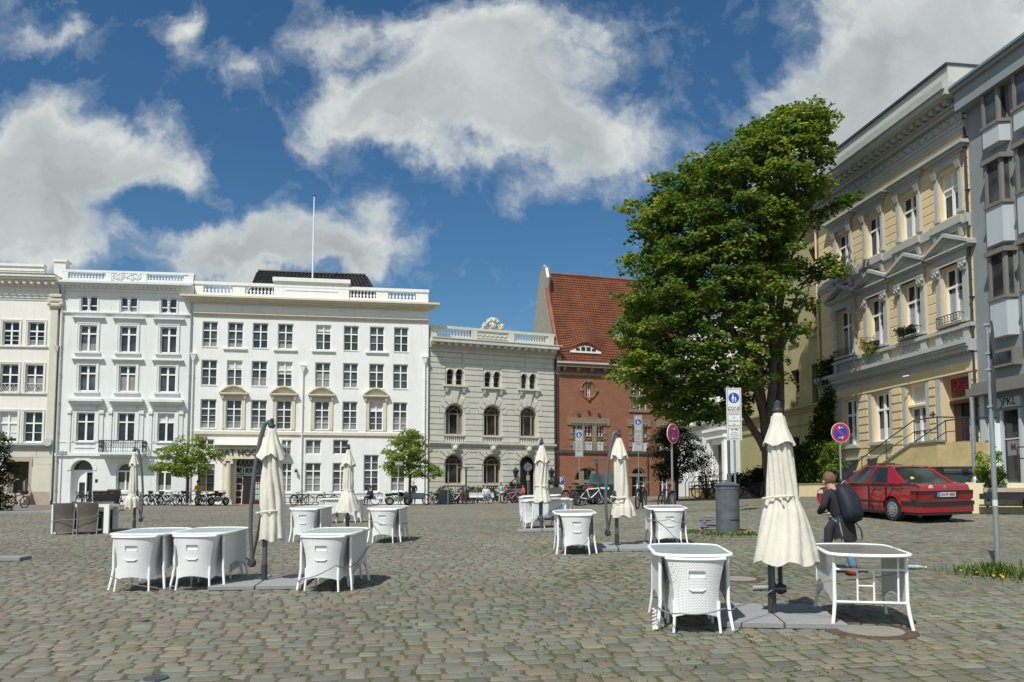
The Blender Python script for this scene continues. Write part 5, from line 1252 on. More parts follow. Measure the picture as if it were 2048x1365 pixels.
oz_=[(a,c)for a,c in oz_];bot=[b.z(*Y1(1550,905),-.7),b.z(*Y2(1580,470),-.7),b.z(*Y2(1612,1258),-.7)]
u0s=b.u(1963,230,-.4);u1s=b.u(1996,230,-.4)
wd=u1s-u0s
for j in range(5):
 for(zt_,zb_),zbot in zip(oz_,bot):
  a=u0s+j*(wd+.75);f=MB();c=a+wd;d=-.4
  plan=lambda e:[(a-.1-e,.02),(a-e,d-e),(c+e,d-e),(c+.1+e,.02)]
  def slab(e,z0,z1):P_=plan(e);f.prismz(P_[::-1]if False else P_,z0,z1)
  slab(0,zbot,zb_-.12)
  f.m=f.m;lb=f;o_=lb.build('oriel',M['modernlight'],b.root)
  f=MB();f.prismz(plan(.1),zt_+.12,zt_+.3);f.prismz(plan(.06),zb_-.12,zb_)
  P_=plan(0)
  for(p,q)in((P_[0],P_[1]),(P_[1],P_[2]),(P_[2],P_[3])):
   p,q=Vector((p[0],p[1],0)),Vector((q[0],q[1],0));dd=(q-p).normalized();nn=Vector((dd.y,-dd.x,0))
   for s0,s1 in((0,.12),((q-p).length-.12,(q-p).length)):
    A_,B_=p+dd*s0,p+dd*s1
    f.add([A_+Vector((0,0,zb_)),B_+Vector((0,0,zb_)),B_-nn*.1+Vector((0,0,zb_)),A_-nn*.1+Vector((0,0,zb_)),A_+Vector((0,0,zt_+.12)),B_+Vector((0,0,zt_+.12)),B_-nn*.1+Vector((0,0,zt_+.12)),A_-nn*.1+Vector((0,0,zt_+.12))],[(0,1,5,4),(1,2,6,5),(2,3,7,6),(3,0,4,7)])
  f.build('frame',M['modernframe'],o_)
  f=MB();P2=[(a-.07,.0),(a+.03,d+.06),(c-.03,d+.06),(c+.06,.0)]
  for p,q in zip(P2[:-1],P2[1:]):f.quad((p[0],p[1],zb_),(q[0],q[1],zb_),(q[0],q[1],zt_+.12),(p[0],p[1],zt_+.12))
  f.build('glazing',M['glass'],o_)
f=MB();u0,z1=b.uv(1990,706);u1,z0=b.u(2044,690),b.z(2000,738);f.box(u0,u1,-.35,.02,z0,z1);o_=f.build('bay_window',M['modernframe'],b.root);f=MB();f.box(u0+.12,u1-.12,-.37,-.351,z0+.12,z1-.12);f.build('glazing',M['glass'],o_)
zf1,zf0=b.z(*Y3(1600,520)),b.z(*Y3(1600,560));f=MB();f.box(0.02,L9,-.6,.02,zf0-.02,zf1+.1);f.box(.02,L9,-.35,.02,zf1+.1,zf1+.32);f.build('fascia',M['modernframe'],b.root)
f=MB();su0,su1=b.u(1984,820),b.u(2041,800);sz1,sz0=b.z(*Y3(1800,575)),b.z(*Y3(1730,668));f.box(su0,su1+.1,-.12,.02,sz0,sz1);sg=f.build('sign_panel',M['modernlight'],b.root);lettering(sg,'PKL',b.u(*Y3(1810,612)),-.13,b.z(*Y3(1810,612)),.42,M['signblack'],.005)
f=MB();f.tube([(b.u(*Y3(1735,630))-.22+.3*math.cos(q),-.125,b.z(*Y3(1735,630))+.22*math.sin(q))for q in np.linspace(-.9,.9,9)],.02,4);f.build('sign_mark',M['signblack'],sg)
dz=sz0-.12;f=MB();e0,e1=b.u(*Y3(1760,900)),b.u(*Y3(1900,900));f.box(e0,e1,-.06,.02,.8,dz);sd2=f.build('shop_entrance',M['glassdark'],b.root)
f=MB();f.box(e0-.12,e0,-.15,.02,.5,dz);f.box(e1,e1+.12,-.15,.02,.5,dz);f.box(e0,e1,-.08,-.061,2.25,2.3);f.build('frame',M['modernlight'],sd2)
lettering(sd2,'M',(e0+e1)/2,-.065,1.95,.34,M['signblack'],.004,True);f=MB();f.box((e0+e1)/2-.3,(e0+e1)/2+.3,-.0635,-.0605,1.65,2.2);f.build('notice',M['modernframe'],sd2)
for x in(.25,e0-.6):f=MB();f.box(x,x+.25,-.2,.02,.3,zf0);f.build('pier',M['modernlight'],b.root)
f=MB();f.box(e0-.3,e0-.13,-.5,-.05,.3,2.9);f.build('white_fin',M['frame'],b.root)
# ================================================================ trees and plants
def leafmesh(name,centers,mt,parent,n=60,R_=.5,flat=.3,droop=.3,size=(.12,.2),seed=1,pal=None,updir=.8,loc=(0,0,0)):
 r=np.random.RandomState(seed);C=np.array(centers,float);N=len(C)
 sc=np.ones(N)if C.shape[1]<4 else C[:,3];C=C[:,:3]
 idx=np.repeat(np.arange(N),n);L=len(idx)
 a=r.uniform(0,2*np.pi,L);rad=np.sqrt(r.uniform(0,1,L))*R_*sc[idx]
 tx=r.normal(0,.22,N)[idx];ty=r.normal(0,.22,N)[idx]
 dx,dy=rad*np.cos(a),rad*np.sin(a)
 P=C[idx]+np.stack([dx,dy,r.normal(0,flat*.5,L)*R_-droop*(rad/R_)**2*R_+dx*tx+dy*ty],1)
 s_=r.uniform(size[0],size[1],L)
 nrm=np.stack([r.normal(0,.45,L)+np.cos(a)*.25,r.normal(0,.45,L)+np.sin(a)*.25,np.full(L,updir)],1);nrm/=np.linalg.norm(nrm,axis=1)[:,None]
 d=np.stack([np.cos(a)+r.normal(0,.6,L),np.sin(a)+r.normal(0,.6,L),r.normal(-.25,.3,L)],1);d-=nrm*(d*nrm).sum(1)[:,None];d/=np.linalg.norm(d,axis=1)[:,None]
 t=np.cross(nrm,d);S=s_[:,None]
 V=np.stack([P-d*S*.5,P+t*S*.55+d*S*.05-nrm*S*.12,P+d*S*.55,P-t*S*.55+d*S*.05-nrm*S*.12],1)-np.array(loc)
 pal=np.array(pal);base=pal[r.randint(0,len(pal),N)][idx]*r.uniform(.7,1.3,L)[:,None]
 me=bpy.data.meshes.new(name);me.vertices.add(L*4);me.vertices.foreach_set('co',V.reshape(-1))
 q=np.arange(L)*4;T=np.stack([q,q+1,q+2,q,q+2,q+3],1).reshape(-1)
 me.loops.add(len(T));me.loops.foreach_set('vertex_index',T);me.polygons.add(L*2);me.polygons.foreach_set('loop_start',np.arange(L*2)*3);me.update(calc_edges=True)
 CC=np.concatenate([np.repeat(base,4,0),np.ones((L*4,1))],1);ca=me.color_attributes.new('tint','FLOAT_COLOR','POINT');ca.data.foreach_set('color',CC.reshape(-1))
 me.materials.append(mt);o=bpy.data.objects.new(name,me);COL.objects.link(o);o.parent=parent
 return o
M['leaf']=tintmat('maple leaves',mul=2.2,rough=.65,bump=0,trans=.42,var=.15,vs=1.5,spec=.25)
M['leafdark']=tintmat('dark leaves',mul=1.25,rough=.8,bump=0,trans=.25,var=.2,vs=2,spec=.1)
MAPLE=[(.060,.098,.019),(.048,.082,.016),(.085,.118,.022),(.036,.064,.014),(.108,.138,.026),(.055,.09,.02),(.03,.055,.012)]
SPRING=[(.09,.13,.02),(.075,.115,.018),(.10,.145,.024),(.06,.095,.016)]
DARKG=[(.022,.036,.012),(.03,.048,.014),(.018,.028,.012),(.04,.05,.016)]
IVY=[(.035,.062,.014),(.05,.085,.018),(.03,.05,.012)]
def tree(name,label,cat,base,Y,rows,depth,nclump,limbs,seed,pal,mt,n=60,R_=.5,size=(.12,.2),extra=(),shell=.75,sparse=None,twig=.02,flat=.3,droop=.3,group=None,bark='bark'):
 """rows: (y px, left px, right px) outline of the crown at distance Y; limbs: lists of (px, py, dY, radius)"""
 r=random.Random(seed);bp=onground(base,Y)if not isinstance(base,Vector)else base
 t=thing(name,label,cat,bp,0,group);cl=[]
 tot=rows[-1][0]-rows[0][0]
 while len(cl)<nclump:
  py=rows[0][0]+r.random()*tot;k=max(i for i in range(len(rows)-1)if rows[i][0]<=py);a=(py-rows[k][0])/(rows[k+1][0]-rows[k][0])
  l=rows[k][1]*(1-a)+rows[k+1][1]*a;h=rows[k][2]*(1-a)+rows[k+1][2]*a;wob=.92+.1*math.sin(py*.09+seed)+.06*math.sin(py*.23)
  mid=(l+h)/2;hw=(h-l)/2*wob;maxw=max(q[2]-q[1]for q in rows)/2
  if r.random()>hw/maxw:continue
  xx=r.uniform(-1,1);dd=r.uniform(-1,1);rr=math.hypot(xx,dd)
  if rr>1 or r.random()>(1-shell)+shell*rr**2:continue
  if sparse and sparse(mid+xx*hw,py,r):continue
  dY=dd*depth*(hw/maxw)**.7;p=at(mid+xx*hw,py,Y)+Vector((0,dY,0))
  cl.append((p.x,p.y,p.z,r.uniform(.75,1.2)))
 for(px,py,dY,s_)in extra:p=at(px,py,Y)+Vector((0,dY,0));cl.append((p.x,p.y,p.z,s_))
 f=MB();nodes=[]
 for lb in limbs:
  P=[at(px,py,Y)+Vector((0,dY,0))-bp for px,py,dY,_ in lb];Rr=[q[3]for q in lb]
  Q=[];RR=[]
  for i in range(len(P)-1):
   for j in range(5):
    a=j/5;p0=P[max(i-1,0)];p1=P[i];p2=P[i+1];p3=P[min(i+2,len(P)-1)]
    q=.5*((2*p1)+(p2-p0)*a+(2*p0-5*p1+4*p2-p3)*a*a+(3*p1-p0-3*p2+p3)*a**3)
    Q.append(q+Vector((math.sin(i*3+j),math.cos(i*2+j*1.3),0))*.12*Rr[i]);RR.append(Rr[i]*(1-a)+Rr[i+1]*a)
  Q.append(P[-1]);RR.append(Rr[-1]);f.tube(Q,RR,10 if Rr[0]>.1 else 6)
  nodes+=[(q,rr_)for q,rr_ in zip(Q,RR)]
 for(x,y,z,s_)in cl:
  c=Vector((x,y,z))-bp
  best=min(nodes,key=lambda q:(q[0]-c).length+(2.5 if q[0].z>c.z-.2 else 0)+(0 if q[1]<.12 else .8))
  L_=(best[0]-c).length
  if L_<.15:continue
  m1=best[0].lerp(c,.5)+Vector((r.uniform(-.1,.1),r.uniform(-.1,.1),.12*L_))*.6
  rb_=min(best[1]*.6,twig*(1+.35*L_));f.tube([best[0],m1,c,c+Vector((r.uniform(-.2,.2),r.uniform(-.2,.2),.1))],[rb_,rb_*.6,rb_*.3,.006],4,False)
  if len(nodes)<900 and L_>.8:nodes.append((m1,rb_*.8))
 f.build('trunk',M[bark],t,smooth='all')
 leafmesh('crown',cl,mt,t,n,R_,flat,droop,size,seed,pal,loc=tuple(bp))
 return t
rowsM=[(225,1578,1638),(250,1510,1650),(290,1440,1655),(345,1335,1650),(400,1280,1632),(450,1272,1610),(500,1252,1592),(550,1250,1590),(600,1235,1600),(650,1228,1595),(700,1222,1590),(750,1228,1575),(790,1285,1530),(840,1325,1480)]
def spM(x,y,r):
 if y>600 and x>1500:return r.random()<.5
 if y>620 and x>1400:return r.random()<.2
 if 330<y<480 and x>1590:return r.random()<.5
 if y>560 and x>1540:return r.random()<.6
 return r.random()<.06
exM=[(px+dx,py+dy,dY,.9)for(px,py,dY)in((1668,412,0),(1640,425,.5),(1690,400,-.3),(1655,520,0),(1675,535,.4),(1630,545,.2),(1600,530,.6),(1600,610,-.5),(1578,665,-.6),(1540,640,-.8),(1665,548,-.4),(1620,395,0),(1632,262,0),(1640,232,.2),(1598,238,.2),(1560,250,0),(1325,352,.2),(1262,408,.2))for dx,dy in((0,0),(-12,7),(9,-5))]
limM=[[(1547,1006,0,.36),(1540,930,0,.29),(1532,860,0,.25),(1522,800,-.1,.2),(1512,700,-.3,.15),(1500,560,-.4,.1),(1480,400,-.5,.05)],[(1550,1006,.1,.28),(1560,900,.2,.23),(1564,780,.3,.2),(1563,660,.4,.17),(1575,500,.5,.12),(1600,340,.4,.06),(1612,262,.3,.02)],[(1534,870,0,.2),(1538,780,-.5,.19),(1535,680,-.8,.16),(1528,560,-1.2,.12),(1545,400,-1.2,.07),(1560,290,-1,.03)],[(1530,900,0,.2),(1500,840,.3,.15),(1470,780,.6,.12),(1440,700,.8,.09),(1400,600,.8,.06),(1370,480,.6,.03)],[(1522,820,0,.15),(1490,750,-.8,.11),(1450,680,-1.4,.09),(1410,560,-1.7,.06),(1400,440,-1.7,.03)],[(1500,840,.2,.1),(1440,790,-.2,.07),(1370,740,-.5,.05),(1290,690,-.6,.03)],[(1470,780,.5,.08),(1400,720,.9,.06),(1330,640,1.3,.04),(1290,560,1.3,.02)],[(1512,720,-.3,.1),(1460,640,.2,.07),(1440,520,.6,.05),(1430,420,.8,.03)],[(1562,700,.3,.1),(1600,600,.9,.06),(1630,545,.6,.03),(1672,528,.2,.015)],[(1566,620,.4,.1),(1600,500,1.2,.07),(1640,430,.6,.035),(1688,402,0,.012)],[(1555,800,.3,.12),(1560,700,1.2,.09),(1540,560,1.9,.07),(1510,420,2.2,.04)],[(1530,760,-.3,.1),(1560,680,-1.3,.07),(1590,600,-1.8,.04)],[(1450,700,.6,.06),(1380,690,1.8,.05),(1320,720,2.0,.02)]]
tree('maple_tree','tall spreading maple in fresh green leaf in front of the yellow houses','tree',1548,38,rowsM,4.0,1120,limM,11,MAPLE,M['leaf'],n=80,R_=.6,size=(.11,.21),extra=exM,sparse=spM,twig=.022)
lim=lambda x,y,w,h:[[(x,1006,0,.11),(x+2,y+45,0,.09),(x-2,y+15,0,.07),(x,y-30,.2,.03)],[(x,y+40,0,.06),(x-w*.5,y+5,.4,.04),(x-w*.85,y-5,.3,.015)],[(x,y+35,0,.06),(x+w*.5,y+2,-.4,.04),(x+w*.85,y-8,-.3,.015)],[(x,y+20,0,.05),(x-w*.3,y-20,-.8,.02)],[(x,y+20,0,.05),(x+w*.3,y-25,.8,.02)]]
tree('small_tree','small wide tree in light spring leaf between pale blue and white houses','tree',375,56,[(868,365,392),(885,340,420),(900,322,438),(918,312,436),(935,300,432),(950,325,412)],1.9,150,lim(374,915,60,40),21,SPRING,M['leaf'],n=44,R_=.42,size=(.09,.16),shell=.3,twig=.012,flat=.28,extra=[(303,935,0,.8),(312,928,.4,.8),(398,878,0,.6),(405,876,.2,.6)],sparse=lambda x,y,r:y<890 and r.random()<.5)
tree('small_tree','small tree in light spring leaf before the white house beside the stone palace','tree',822,57,[(858,808,838),(875,785,848),(895,772,855),(915,755,868),(935,752,888),(952,790,890)],2.0,170,lim(818,912,58,40),22,SPRING,M['leaf'],n=44,R_=.42,size=(.09,.16),shell=.3,twig=.012,flat=.28)
tree('small_tree','dark leafed small tree beside the round red and blue no stopping sign','tree',1357,44,[(842,1335,1365),(865,1305,1392),(890,1295,1402),(915,1292,1400),(940,1305,1385),(958,1325,1372)],1.5,130,lim(1352,905,50,40),23,DARKG,M['leafdark'],n=85,R_=.36,size=(.05,.11),shell=.2,twig=.012,flat=.5,extra=[(1405,900,0,.5),(1398,880,0,.5)])
tree('small_tree','dark dense tree cut off by the left edge of the photograph','tree',-8,38,[(868,-35,2),(890,-48,12),(930,-52,14),(970,-52,10),(1005,-48,6),(1020,-42,2)],1.3,110,lim(-10,930,30,40),24,DARKG,M['leafdark'],n=70,R_=.34,size=(.06,.12),shell=.3,flat=.6)
def bush(name,label,cat,blobs,Y,pal,seed,n=50,R_=.25,size=(.05,.1),stems=True,dep=.5,cnt=18,group=None,mt='leafdark',zoff=None):
 r=random.Random(seed);cl=[]
 x0=sum(b_[0]for b_ in blobs)/len(blobs);bp=onground(x0,Y)
 for(px,py,rp)in blobs:
  for k in range(cnt):
   a,q=r.uniform(0,6.28),r.random()**.5;p=at(px+rp*q*math.cos(a),py+rp*q*math.sin(a),Y);cl.append((p.x,Y+r.uniform(-dep,dep),p.z,r.uniform(.7,1.2)))
 if zoff is not None:bp.z=zoff
 t=thing(name,label,cat,bp,0,group);leafmesh('foliage',cl,M[mt],t,n,R_,.6,.15,size,seed,pal,.45,tuple(bp))
 if stems:
  f=MB()
  for c in cl[::2]:f.tube([(r.uniform(-.1,.1),r.uniform(-.1,.1),0),(Vector(c[:3])-bp)*.6,Vector(c[:3])-bp],[.02,.012,.006],4,False)
  f.build('stems',M['bark'],t)
 return t
bush('climbing_ivy','dark ivy climbing the corner between olive and yellow houses','ivy',[(1672,770,12),(1668,795,18),(1662,820,22),(1658,845,24),(1655,870,26),(1650,895,24),(1645,920,26),(1635,945,28),(1660,730,7),(1655,760,7)],43.6,IVY,31,n=90,R_=.42,size=(.08,.16),dep=.5,cnt=14)
bush('garden_shrub','bright yellow green shrub beneath the ivy','shrub',[(1655,915,22),(1660,935,24),(1648,950,22),(1665,900,14)],40,SPRING,32,n=90,R_=.3,size=(.04,.1),mt='leaf',dep=.7)
bush('garden_shrub','broad leafed green shrub to the right of the tall near parasol','shrub',[(1605,905,12),(1612,925,14),(1605,945,16),(1625,960,14),(1640,970,12),(1620,895,8)],40,IVY+SPRING[:1],33,n=40,R_=.34,size=(.08,.17),dep=.6)
bush('garden_shrub','low dark shrubs with pink flowers in the bed behind the column','shrub',[(1510,955,14),(1525,948,12),(1545,960,14),(1490,962,10),(1470,960,10),(1575,960,14)],43,IVY+DARKG,34,n=40,R_=.3,size=(.06,.12))
bush('rose_bush','thin dark climbing rose before the white house behind the maple','shrub',[(1405,938,16),(1412,920,12),(1420,955,18),(1398,925,8),(1428,970,12)],46,DARKG,35,n=30,R_=.3,size=(.05,.1),cnt=10)
def hedge_box(name,label,px0,px1,Y,h,dpt,pal,seed,zb=0):
 a,c=onground(px0,Y),onground(px1,Y+1.2);r=random.Random(seed);t=thing(name,label,'hedge',(a+c)/2,0);L_=(c-a).length;cl=[]
 for k in range(int(L_*16)):p=a.lerp(c,r.random());cl.append((p.x,p.y+r.uniform(0,dpt),p.z+zb+r.uniform(.15,h),r.uniform(.7,1.1)))
 leafmesh('foliage',cl,M['leafdark'],t,50,.3,.6,.1,(.06,.12),seed,pal,.4,tuple((a+c)/2))
 f=MB()
 for k in range(12):p=a.lerp(c,(k+.5)/12)-(a+c)/2;f.tube([p+Vector((0,dpt/2,0)),p+Vector((0,dpt/2,h))],.03,5)
 f.build('stems',M['bark'],t);return t
hedge_box('hedge','clipped dark green hedge along the foot of the stone palace',872,1052,64.5,1.25,.8,IVY+DARKG,41)
# ================================================================ cafe furniture
m,t,b_=newmat('woven white wicker')
tcw=t.new('ShaderNodeTexCoord').outputs['Object'];spw=t.new('ShaderNodeSeparateXYZ');t.link(tcw,spw.inputs[0]);cbw=t.new('ShaderNodeCombineXYZ')
t.link(t.math('ADD',spw.outputs[0],spw.outputs[1]),cbw.inputs[0]);t.link(spw.outputs[2],cbw.inputs[1])
bw=t.new('ShaderNodeTexBrick',i_Vector=cbw.outputs[0],i_Scale=1.0);bw.inputs['Brick Width'].default_value=.032;bw.inputs['Row Height'].default_value=.015;bw.inputs['Mortar Size'].default_value=.003;bw.inputs['Mortar Smooth'].default_value=1.0
bw.inputs['Color1'].default_value=(.88,.88,.88,1);bw.inputs['Color2'].default_value=(.84,.85,.85,1);bw.inputs['Mortar'].default_value=(.52,.54,.55,1)
t.link(bw.outputs[0],b_.inputs['Base Color']);b_.inputs['Roughness'].default_value=.45
bpw=t.new('ShaderNodeBump',i_Strength=.6,i_Distance=.005,i_Height=bw.outputs['Fac']);bpw.invert=True;t.link(bpw.outputs[0],b_.inputs['Normal']);M['weave']=m
def put(mesh_of,*a):pass
def chair_parts(t):
 rows=[];nx=12;zs=[.14,.25,.33,.40,.47,.535,.595,.65,.70]
 def hw(z):q=(z-.14)/.56;return .228-.014*math.sin(math.pi*min(1,q*1.1))+.045*max(0,q-.35)**1.5*2
 def P(k,z,off=0):u=-1+2*k/nx;w_=hw(z);return(u*w_,-.085*(1-abs(u)**2.4)-.03*max(0,(z-.5))+off,z+(.05*(1-u*u)if z<.2 else 0))
 f=MB()
 for i in range(len(zs)-1):
  for k in range(nx):
   if not(zs[i]==.535 and 4<=k<=7):f.quad(P(k,zs[i]),P(k+1,zs[i]),P(k+1,zs[i+1]),P(k,zs[i+1]))
   f.quad(P(k+1,zs[i],.02),P(k,zs[i],.02),P(k,zs[i+1],.02),P(k+1,zs[i+1],.02))
 a,c=P(4,.535),P(8,.535);f.box(a[0],c[0],a[1]-.004,a[1]+.024,.527,.536);f.box(a[0],c[0],a[1]-.004,a[1]+.024,.594,.603);f.box(a[0]-.004,a[0],a[1]-.004,a[1]+.024,.527,.603);f.box(c[0],c[0]+.004,a[1]-.004,a[1]+.024,.527,.603)
 f.tube([(a[0],a[1]-.0,.42),(a[0]*.6,a[1]-.012,.405),(c[0]*.6,c[1]-.012,.405),(c[0],c[1],.42)],.008,5)
 f.build('backrest',M['weave'],t)
 for sx in(-1,1):
  f=MB();f.grid([[(sx*(hw(z)+(.0 if y<.1 else .01)),y,z+(.04*math.sin(y/.46*math.pi)if z<.2 else 0))for y in(0,.12,.24,.36,.46)]for z in(.14,.30,.44,.57,.70)]);f.build('side_panel',M['weave'],t)
 f=MB();f.tube([(-hw(.7)-.005,.46,.69),(-hw(.7)-.005,.1,.705)]+[P(k,.705)for k in range(nx+1)]+[(hw(.7)+.005,.1,.705),(hw(.7)+.005,.46,.69)],.017,7);f.build('rim',M['whitepaint'],t,smooth=True)
 f=MB();f.box(-.22,.22,.02,.46,.385,.42);f.build('seat',M['weave'],t)
 for sx in(-1,1):
  f=MB();f.tube([(sx*.212,-.01,.30),(sx*.21,-.02,.16),(sx*.222,-.05,0)],[.016,.015,.013],7);f.build('leg',M['whitepaint'],t,smooth=True)
  f=MB();f.tube([(sx*.215,.44,.39),(sx*.215,.44,.16),(sx*.225,.47,0)],[.016,.015,.013],7);f.build('leg',M['whitepaint'],t,smooth=True)
def oval(hw_,hl,n=40):
 q=[(1,0),(1,.3),(1,.62),(.97,.74),(.88,.84),(.74,.905),(.5,.96),(.25,.99)]
 Q=q+[(-x,y)for x,y in[(0,1)]+q[:0:-1]]+[(-1,0)]
 Q=q+[(0,1)]+[(-x,y)for x,y in q[::-1]];Q+=[(x,-y)for x,y in Q[-2:0:-1]]
 return[(x*hw_,y*hl)for x,y in Q]
TW,TL=.375,.60
def table_parts(t,dark=False):
 f=MB();O_=oval(TW-.018,TL-.018);f.prismz(O_,.722,.738);f.build('glass_top',M['tabledark' if dark else 'tableglass'],t)
 f=MB();O_=oval(TW,TL);f.tube([(x,y,.728)for x,y in O_+O_[:2]],.019,7,False);f.build('rim',M['whitepaint'],t,smooth=True)
 for sx in(-1,1):
  f=MB();n=12;r0,r1=[],[]
  for k in range(n+1):y=-.42+.84*k/n;zb=.20+.11*math.sin(math.pi*k/n)**.7;r0.append((sx*.335,y,zb));r1.append((sx*.335,y,.715))
  mid=[[(a_[0]+sx*.004,a_[1],a_[2]+(c_[2]-a_[2])*q)for a_,c_ in zip(r0,r1)]for q in(0,.33,.66,1)]
  f.grid(mid);f.grid([[(p[0]-sx*.018,p[1],p[2])for p in rw]for rw in mid]);f.grid([mid[0],[(p[0]-sx*.018,p[1],p[2])for p in mid[0]]]);f.build('woven_panel',M['weave'],t)
  for sy in(-1,1):
   f=MB();f.tube([(sx*.325,sy*.43,.715),(sx*.33,sy*.435,.45),(sx*.33,sy*.44,.27),(sx*.342,sy*.455,.15),(sx*.365,sy*.49,.0)],[.018,.018,.018,.018,.016],8);f.build('leg',M['whitepaint'],t,smooth=True)
def brace(t):
 f=MB()
 for y in(-.44,):
  for z in(.58,.26):f.tube([(-.33,y,z),(.33,y,z)],.012,6)
  for x in(-.12,.03):f.tube([(x,y,.27),(x,y,.58)],.01,6)
  f.tube([(.25,y,.27),(.25,y,.71)],.01,6);f.tube([(-.12,y,.42),(.03,y,.42)],.008,6)
 f.build('brace',M['whitepaint'],t,smooth=True)
GT='white oval cafe tables on the square';GC='white woven armchairs pushed under the oval tables'
T0=thing('cafe_table','x','table',(0,0,0),0,GT);table_parts(T0)
C0=thing('woven_chair','x','chair',(0,0,0),0,GC);chair_parts(C0)
used={'t':0,'c':0}
def slope_rot(x,y,rz):
 sx=(gz(x+.4,y)-gz(x-.4,y))/.8;sy=(gz(x,y+.4)-gz(x,y-.4))/.8
 n=Vector((-sx,-sy,1)).normalized();q=Vector((0,0,1)).rotation_difference(n);return(q.to_matrix()@Matrix.Rotation(rz,3,'Z')).to_euler()
def place(root,key,p,rz,label):
 e=slope_rot(p.x,p.y,rz)
 if used[key]:o=dup(root,p,tuple(e),label)
 else:o=root;o.location=p;o.rotation_euler=e;o['label']=label;used[key]=1
 return o
def unit(px,py,th,tl,cl,far=None,yc=-.59,loc=None):
 """th = clockwise turn of the long axis in degrees; (px,py) = mid of near chair's back feet"""
 rz=-R(th);ax=Vector((math.sin(R(th)),math.cos(R(th)),0));g=gp(px,py)if loc is None else loc
 c=g+ax*.65 if loc is None else loc;c.z=gz(c.x,c.y)+.012;place(T0,'t',c.copy(),rz,tl)
 if cl:q=c-ax*(-yc);q.z=gz(q.x,q.y)+.012;place(C0,'c',q,rz,cl)
 if far:q=c+ax*(-yc);q.z=gz(q.x,q.y)+.012;place(C0,'c',q,rz+math.pi,far)
 return c
UN={}
UN['u7']=unit(1395,1271,5,'nearest oval table on the left, greenish glass top, white coiled lock on its leg','nearest armchair, its back facing us under the front oval table','far armchair hidden behind the nearest armchair, under the same table')
UN['u3']=unit(642,1187,3,'oval table just right of the big crane parasol on its grey slabs','armchair with a cable across its back, right of the big crane parasol','far armchair of the table just right of the big crane parasol')
UN['u2']=unit(384,1184,1,'oval table standing close left of the big crane parasol','armchair second from the left in the front left pair','far armchair of the table close left of the big crane parasol')
UN['u1']=unit(262,1187,-1,'oval table at the left end of the front left pair','leftmost white armchair of the square, back to us')
UN['u4']=unit(606,1086,3,'oval table partly behind the big crane parasol, one row back','armchair one row back, half hidden by the big crane parasol')
UN['u5']=unit(765,1088,3,'lone oval table right of the conical parasol, one row back','armchair standing alone one row back, between crane parasol and grey palace door','far armchair of the lone table one row back')
UN['u9']=unit(1155,1112,0,'oval table immediately left of the middle right crane parasol','armchair immediately left of the middle right crane parasol','far armchair of the table left of the middle right crane parasol')
UN['u10']=unit(1341,1097,3,'oval table under the round red and blue no stopping sign','armchair under the round red and blue no stopping sign','far armchair of the table under the no stopping sign')
g6=gp(683,1046);UN['u6']=unit(0,0,88,'oval table set sideways behind the conical parasol near the white house','left armchair of the sideways table behind the conical parasol','right armchair of the sideways table behind the conical parasol',loc=g6)
g11=gp(1096,1056);UN['u11']=unit(0,0,84,'sideways oval table in front of the far central parasol, cable across its woven panel','left armchair of the front sideways table at the far central parasol','right armchair of the front sideways table at the far central parasol',loc=g11)
g12=gp(1084,1041);UN['u12']=unit(0,0,92,'second sideways oval table just behind the far central parasol','left armchair of the rear sideways table at the far central parasol',None,loc=g12)
avg=(gp(1682,1257)+gp(1812,1262)+gp(1640,1232)+gp(1757,1233))/4;avg.z=gz(avg.x,avg.y)+.012
T8=thing('cafe_table','oval table without chairs, dark glass top and open tubular brace, nearest on the right','table',avg,0,GT);table_parts(T8,True);brace(T8);T8.rotation_euler=slope_rot(avg.x,avg.y,-R(10));T8.scale=(1.02,1.0,1.0)
gb=gp(145,1070);gb=gb+Vector((.05,.55,0));gb.z=gz(gb.x,gb.y)+.01;rb_=R(12)
t=thing('dining_table','rectangular white table with square legs beside the brown sling chairs','table',gb,rb_)
MB().box(-.66,.66,-.5,.5,.69,.745).build('tabletop',M['greyslat'],t)
f=MB();f.box(-.68,.68,-.52,-.5,.68,.75);f.box(-.68,.68,.5,.52,.68,.75);f.box(-.68,-.66,-.5,.5,.68,.75);f.box(.66,.68,-.5,.5,.68,.75);f.build('apron',M['whitepaint'],t)
for sx in(-1,1):
 for sy in(-1,1):MB().box(sx*.62-.06,sx*.62+.06,sy*.46-.06,sy*.46+.06,0,.679).build('leg',M['whitepaint'],t)
K0=thing('sling_chair','left brown sling chair with its back to us at the white table','chair',(0,0,0),0,'brown sling chairs round the white table')
f=MB();n=8;f.grid([[(-.235+.47*k/n-.0,-.05*math.sin(math.pi*k/n)+.03*math.sin(z*5)-.06*(z>.5)*(z-.5),z)for k in range(n+1)]for z in np.linspace(.06,.80,12)])
f.grid([[(-.235+.47*k/n,-.05*math.sin(math.pi*k/n)+.03*math.sin(z*5)-.06*(z>.5)*(z-.5)+.02,z)for k in range(n+1)]for z in np.linspace(.06,.80,12)]);f.build('backrest',M['taupe'],K0)
f=MB();f.box(-.22,.22,.04,.5,.40,.44);f.build('seat',M['taupe'],K0)
for sx in(-1,1):
 f=MB();f.tube([(sx*.245,0,.80),(sx*.245,.02,.4),(sx*.235,-.02,0)],.014,6);f.build('leg',M['galv'],K0);f=MB();f.tube([(sx*.235,.48,.42),(sx*.235,.5,0)],.014,6);f.build('leg',M['galv'],K0)
rot=Matrix.Rotation(rb_,3,'Z')
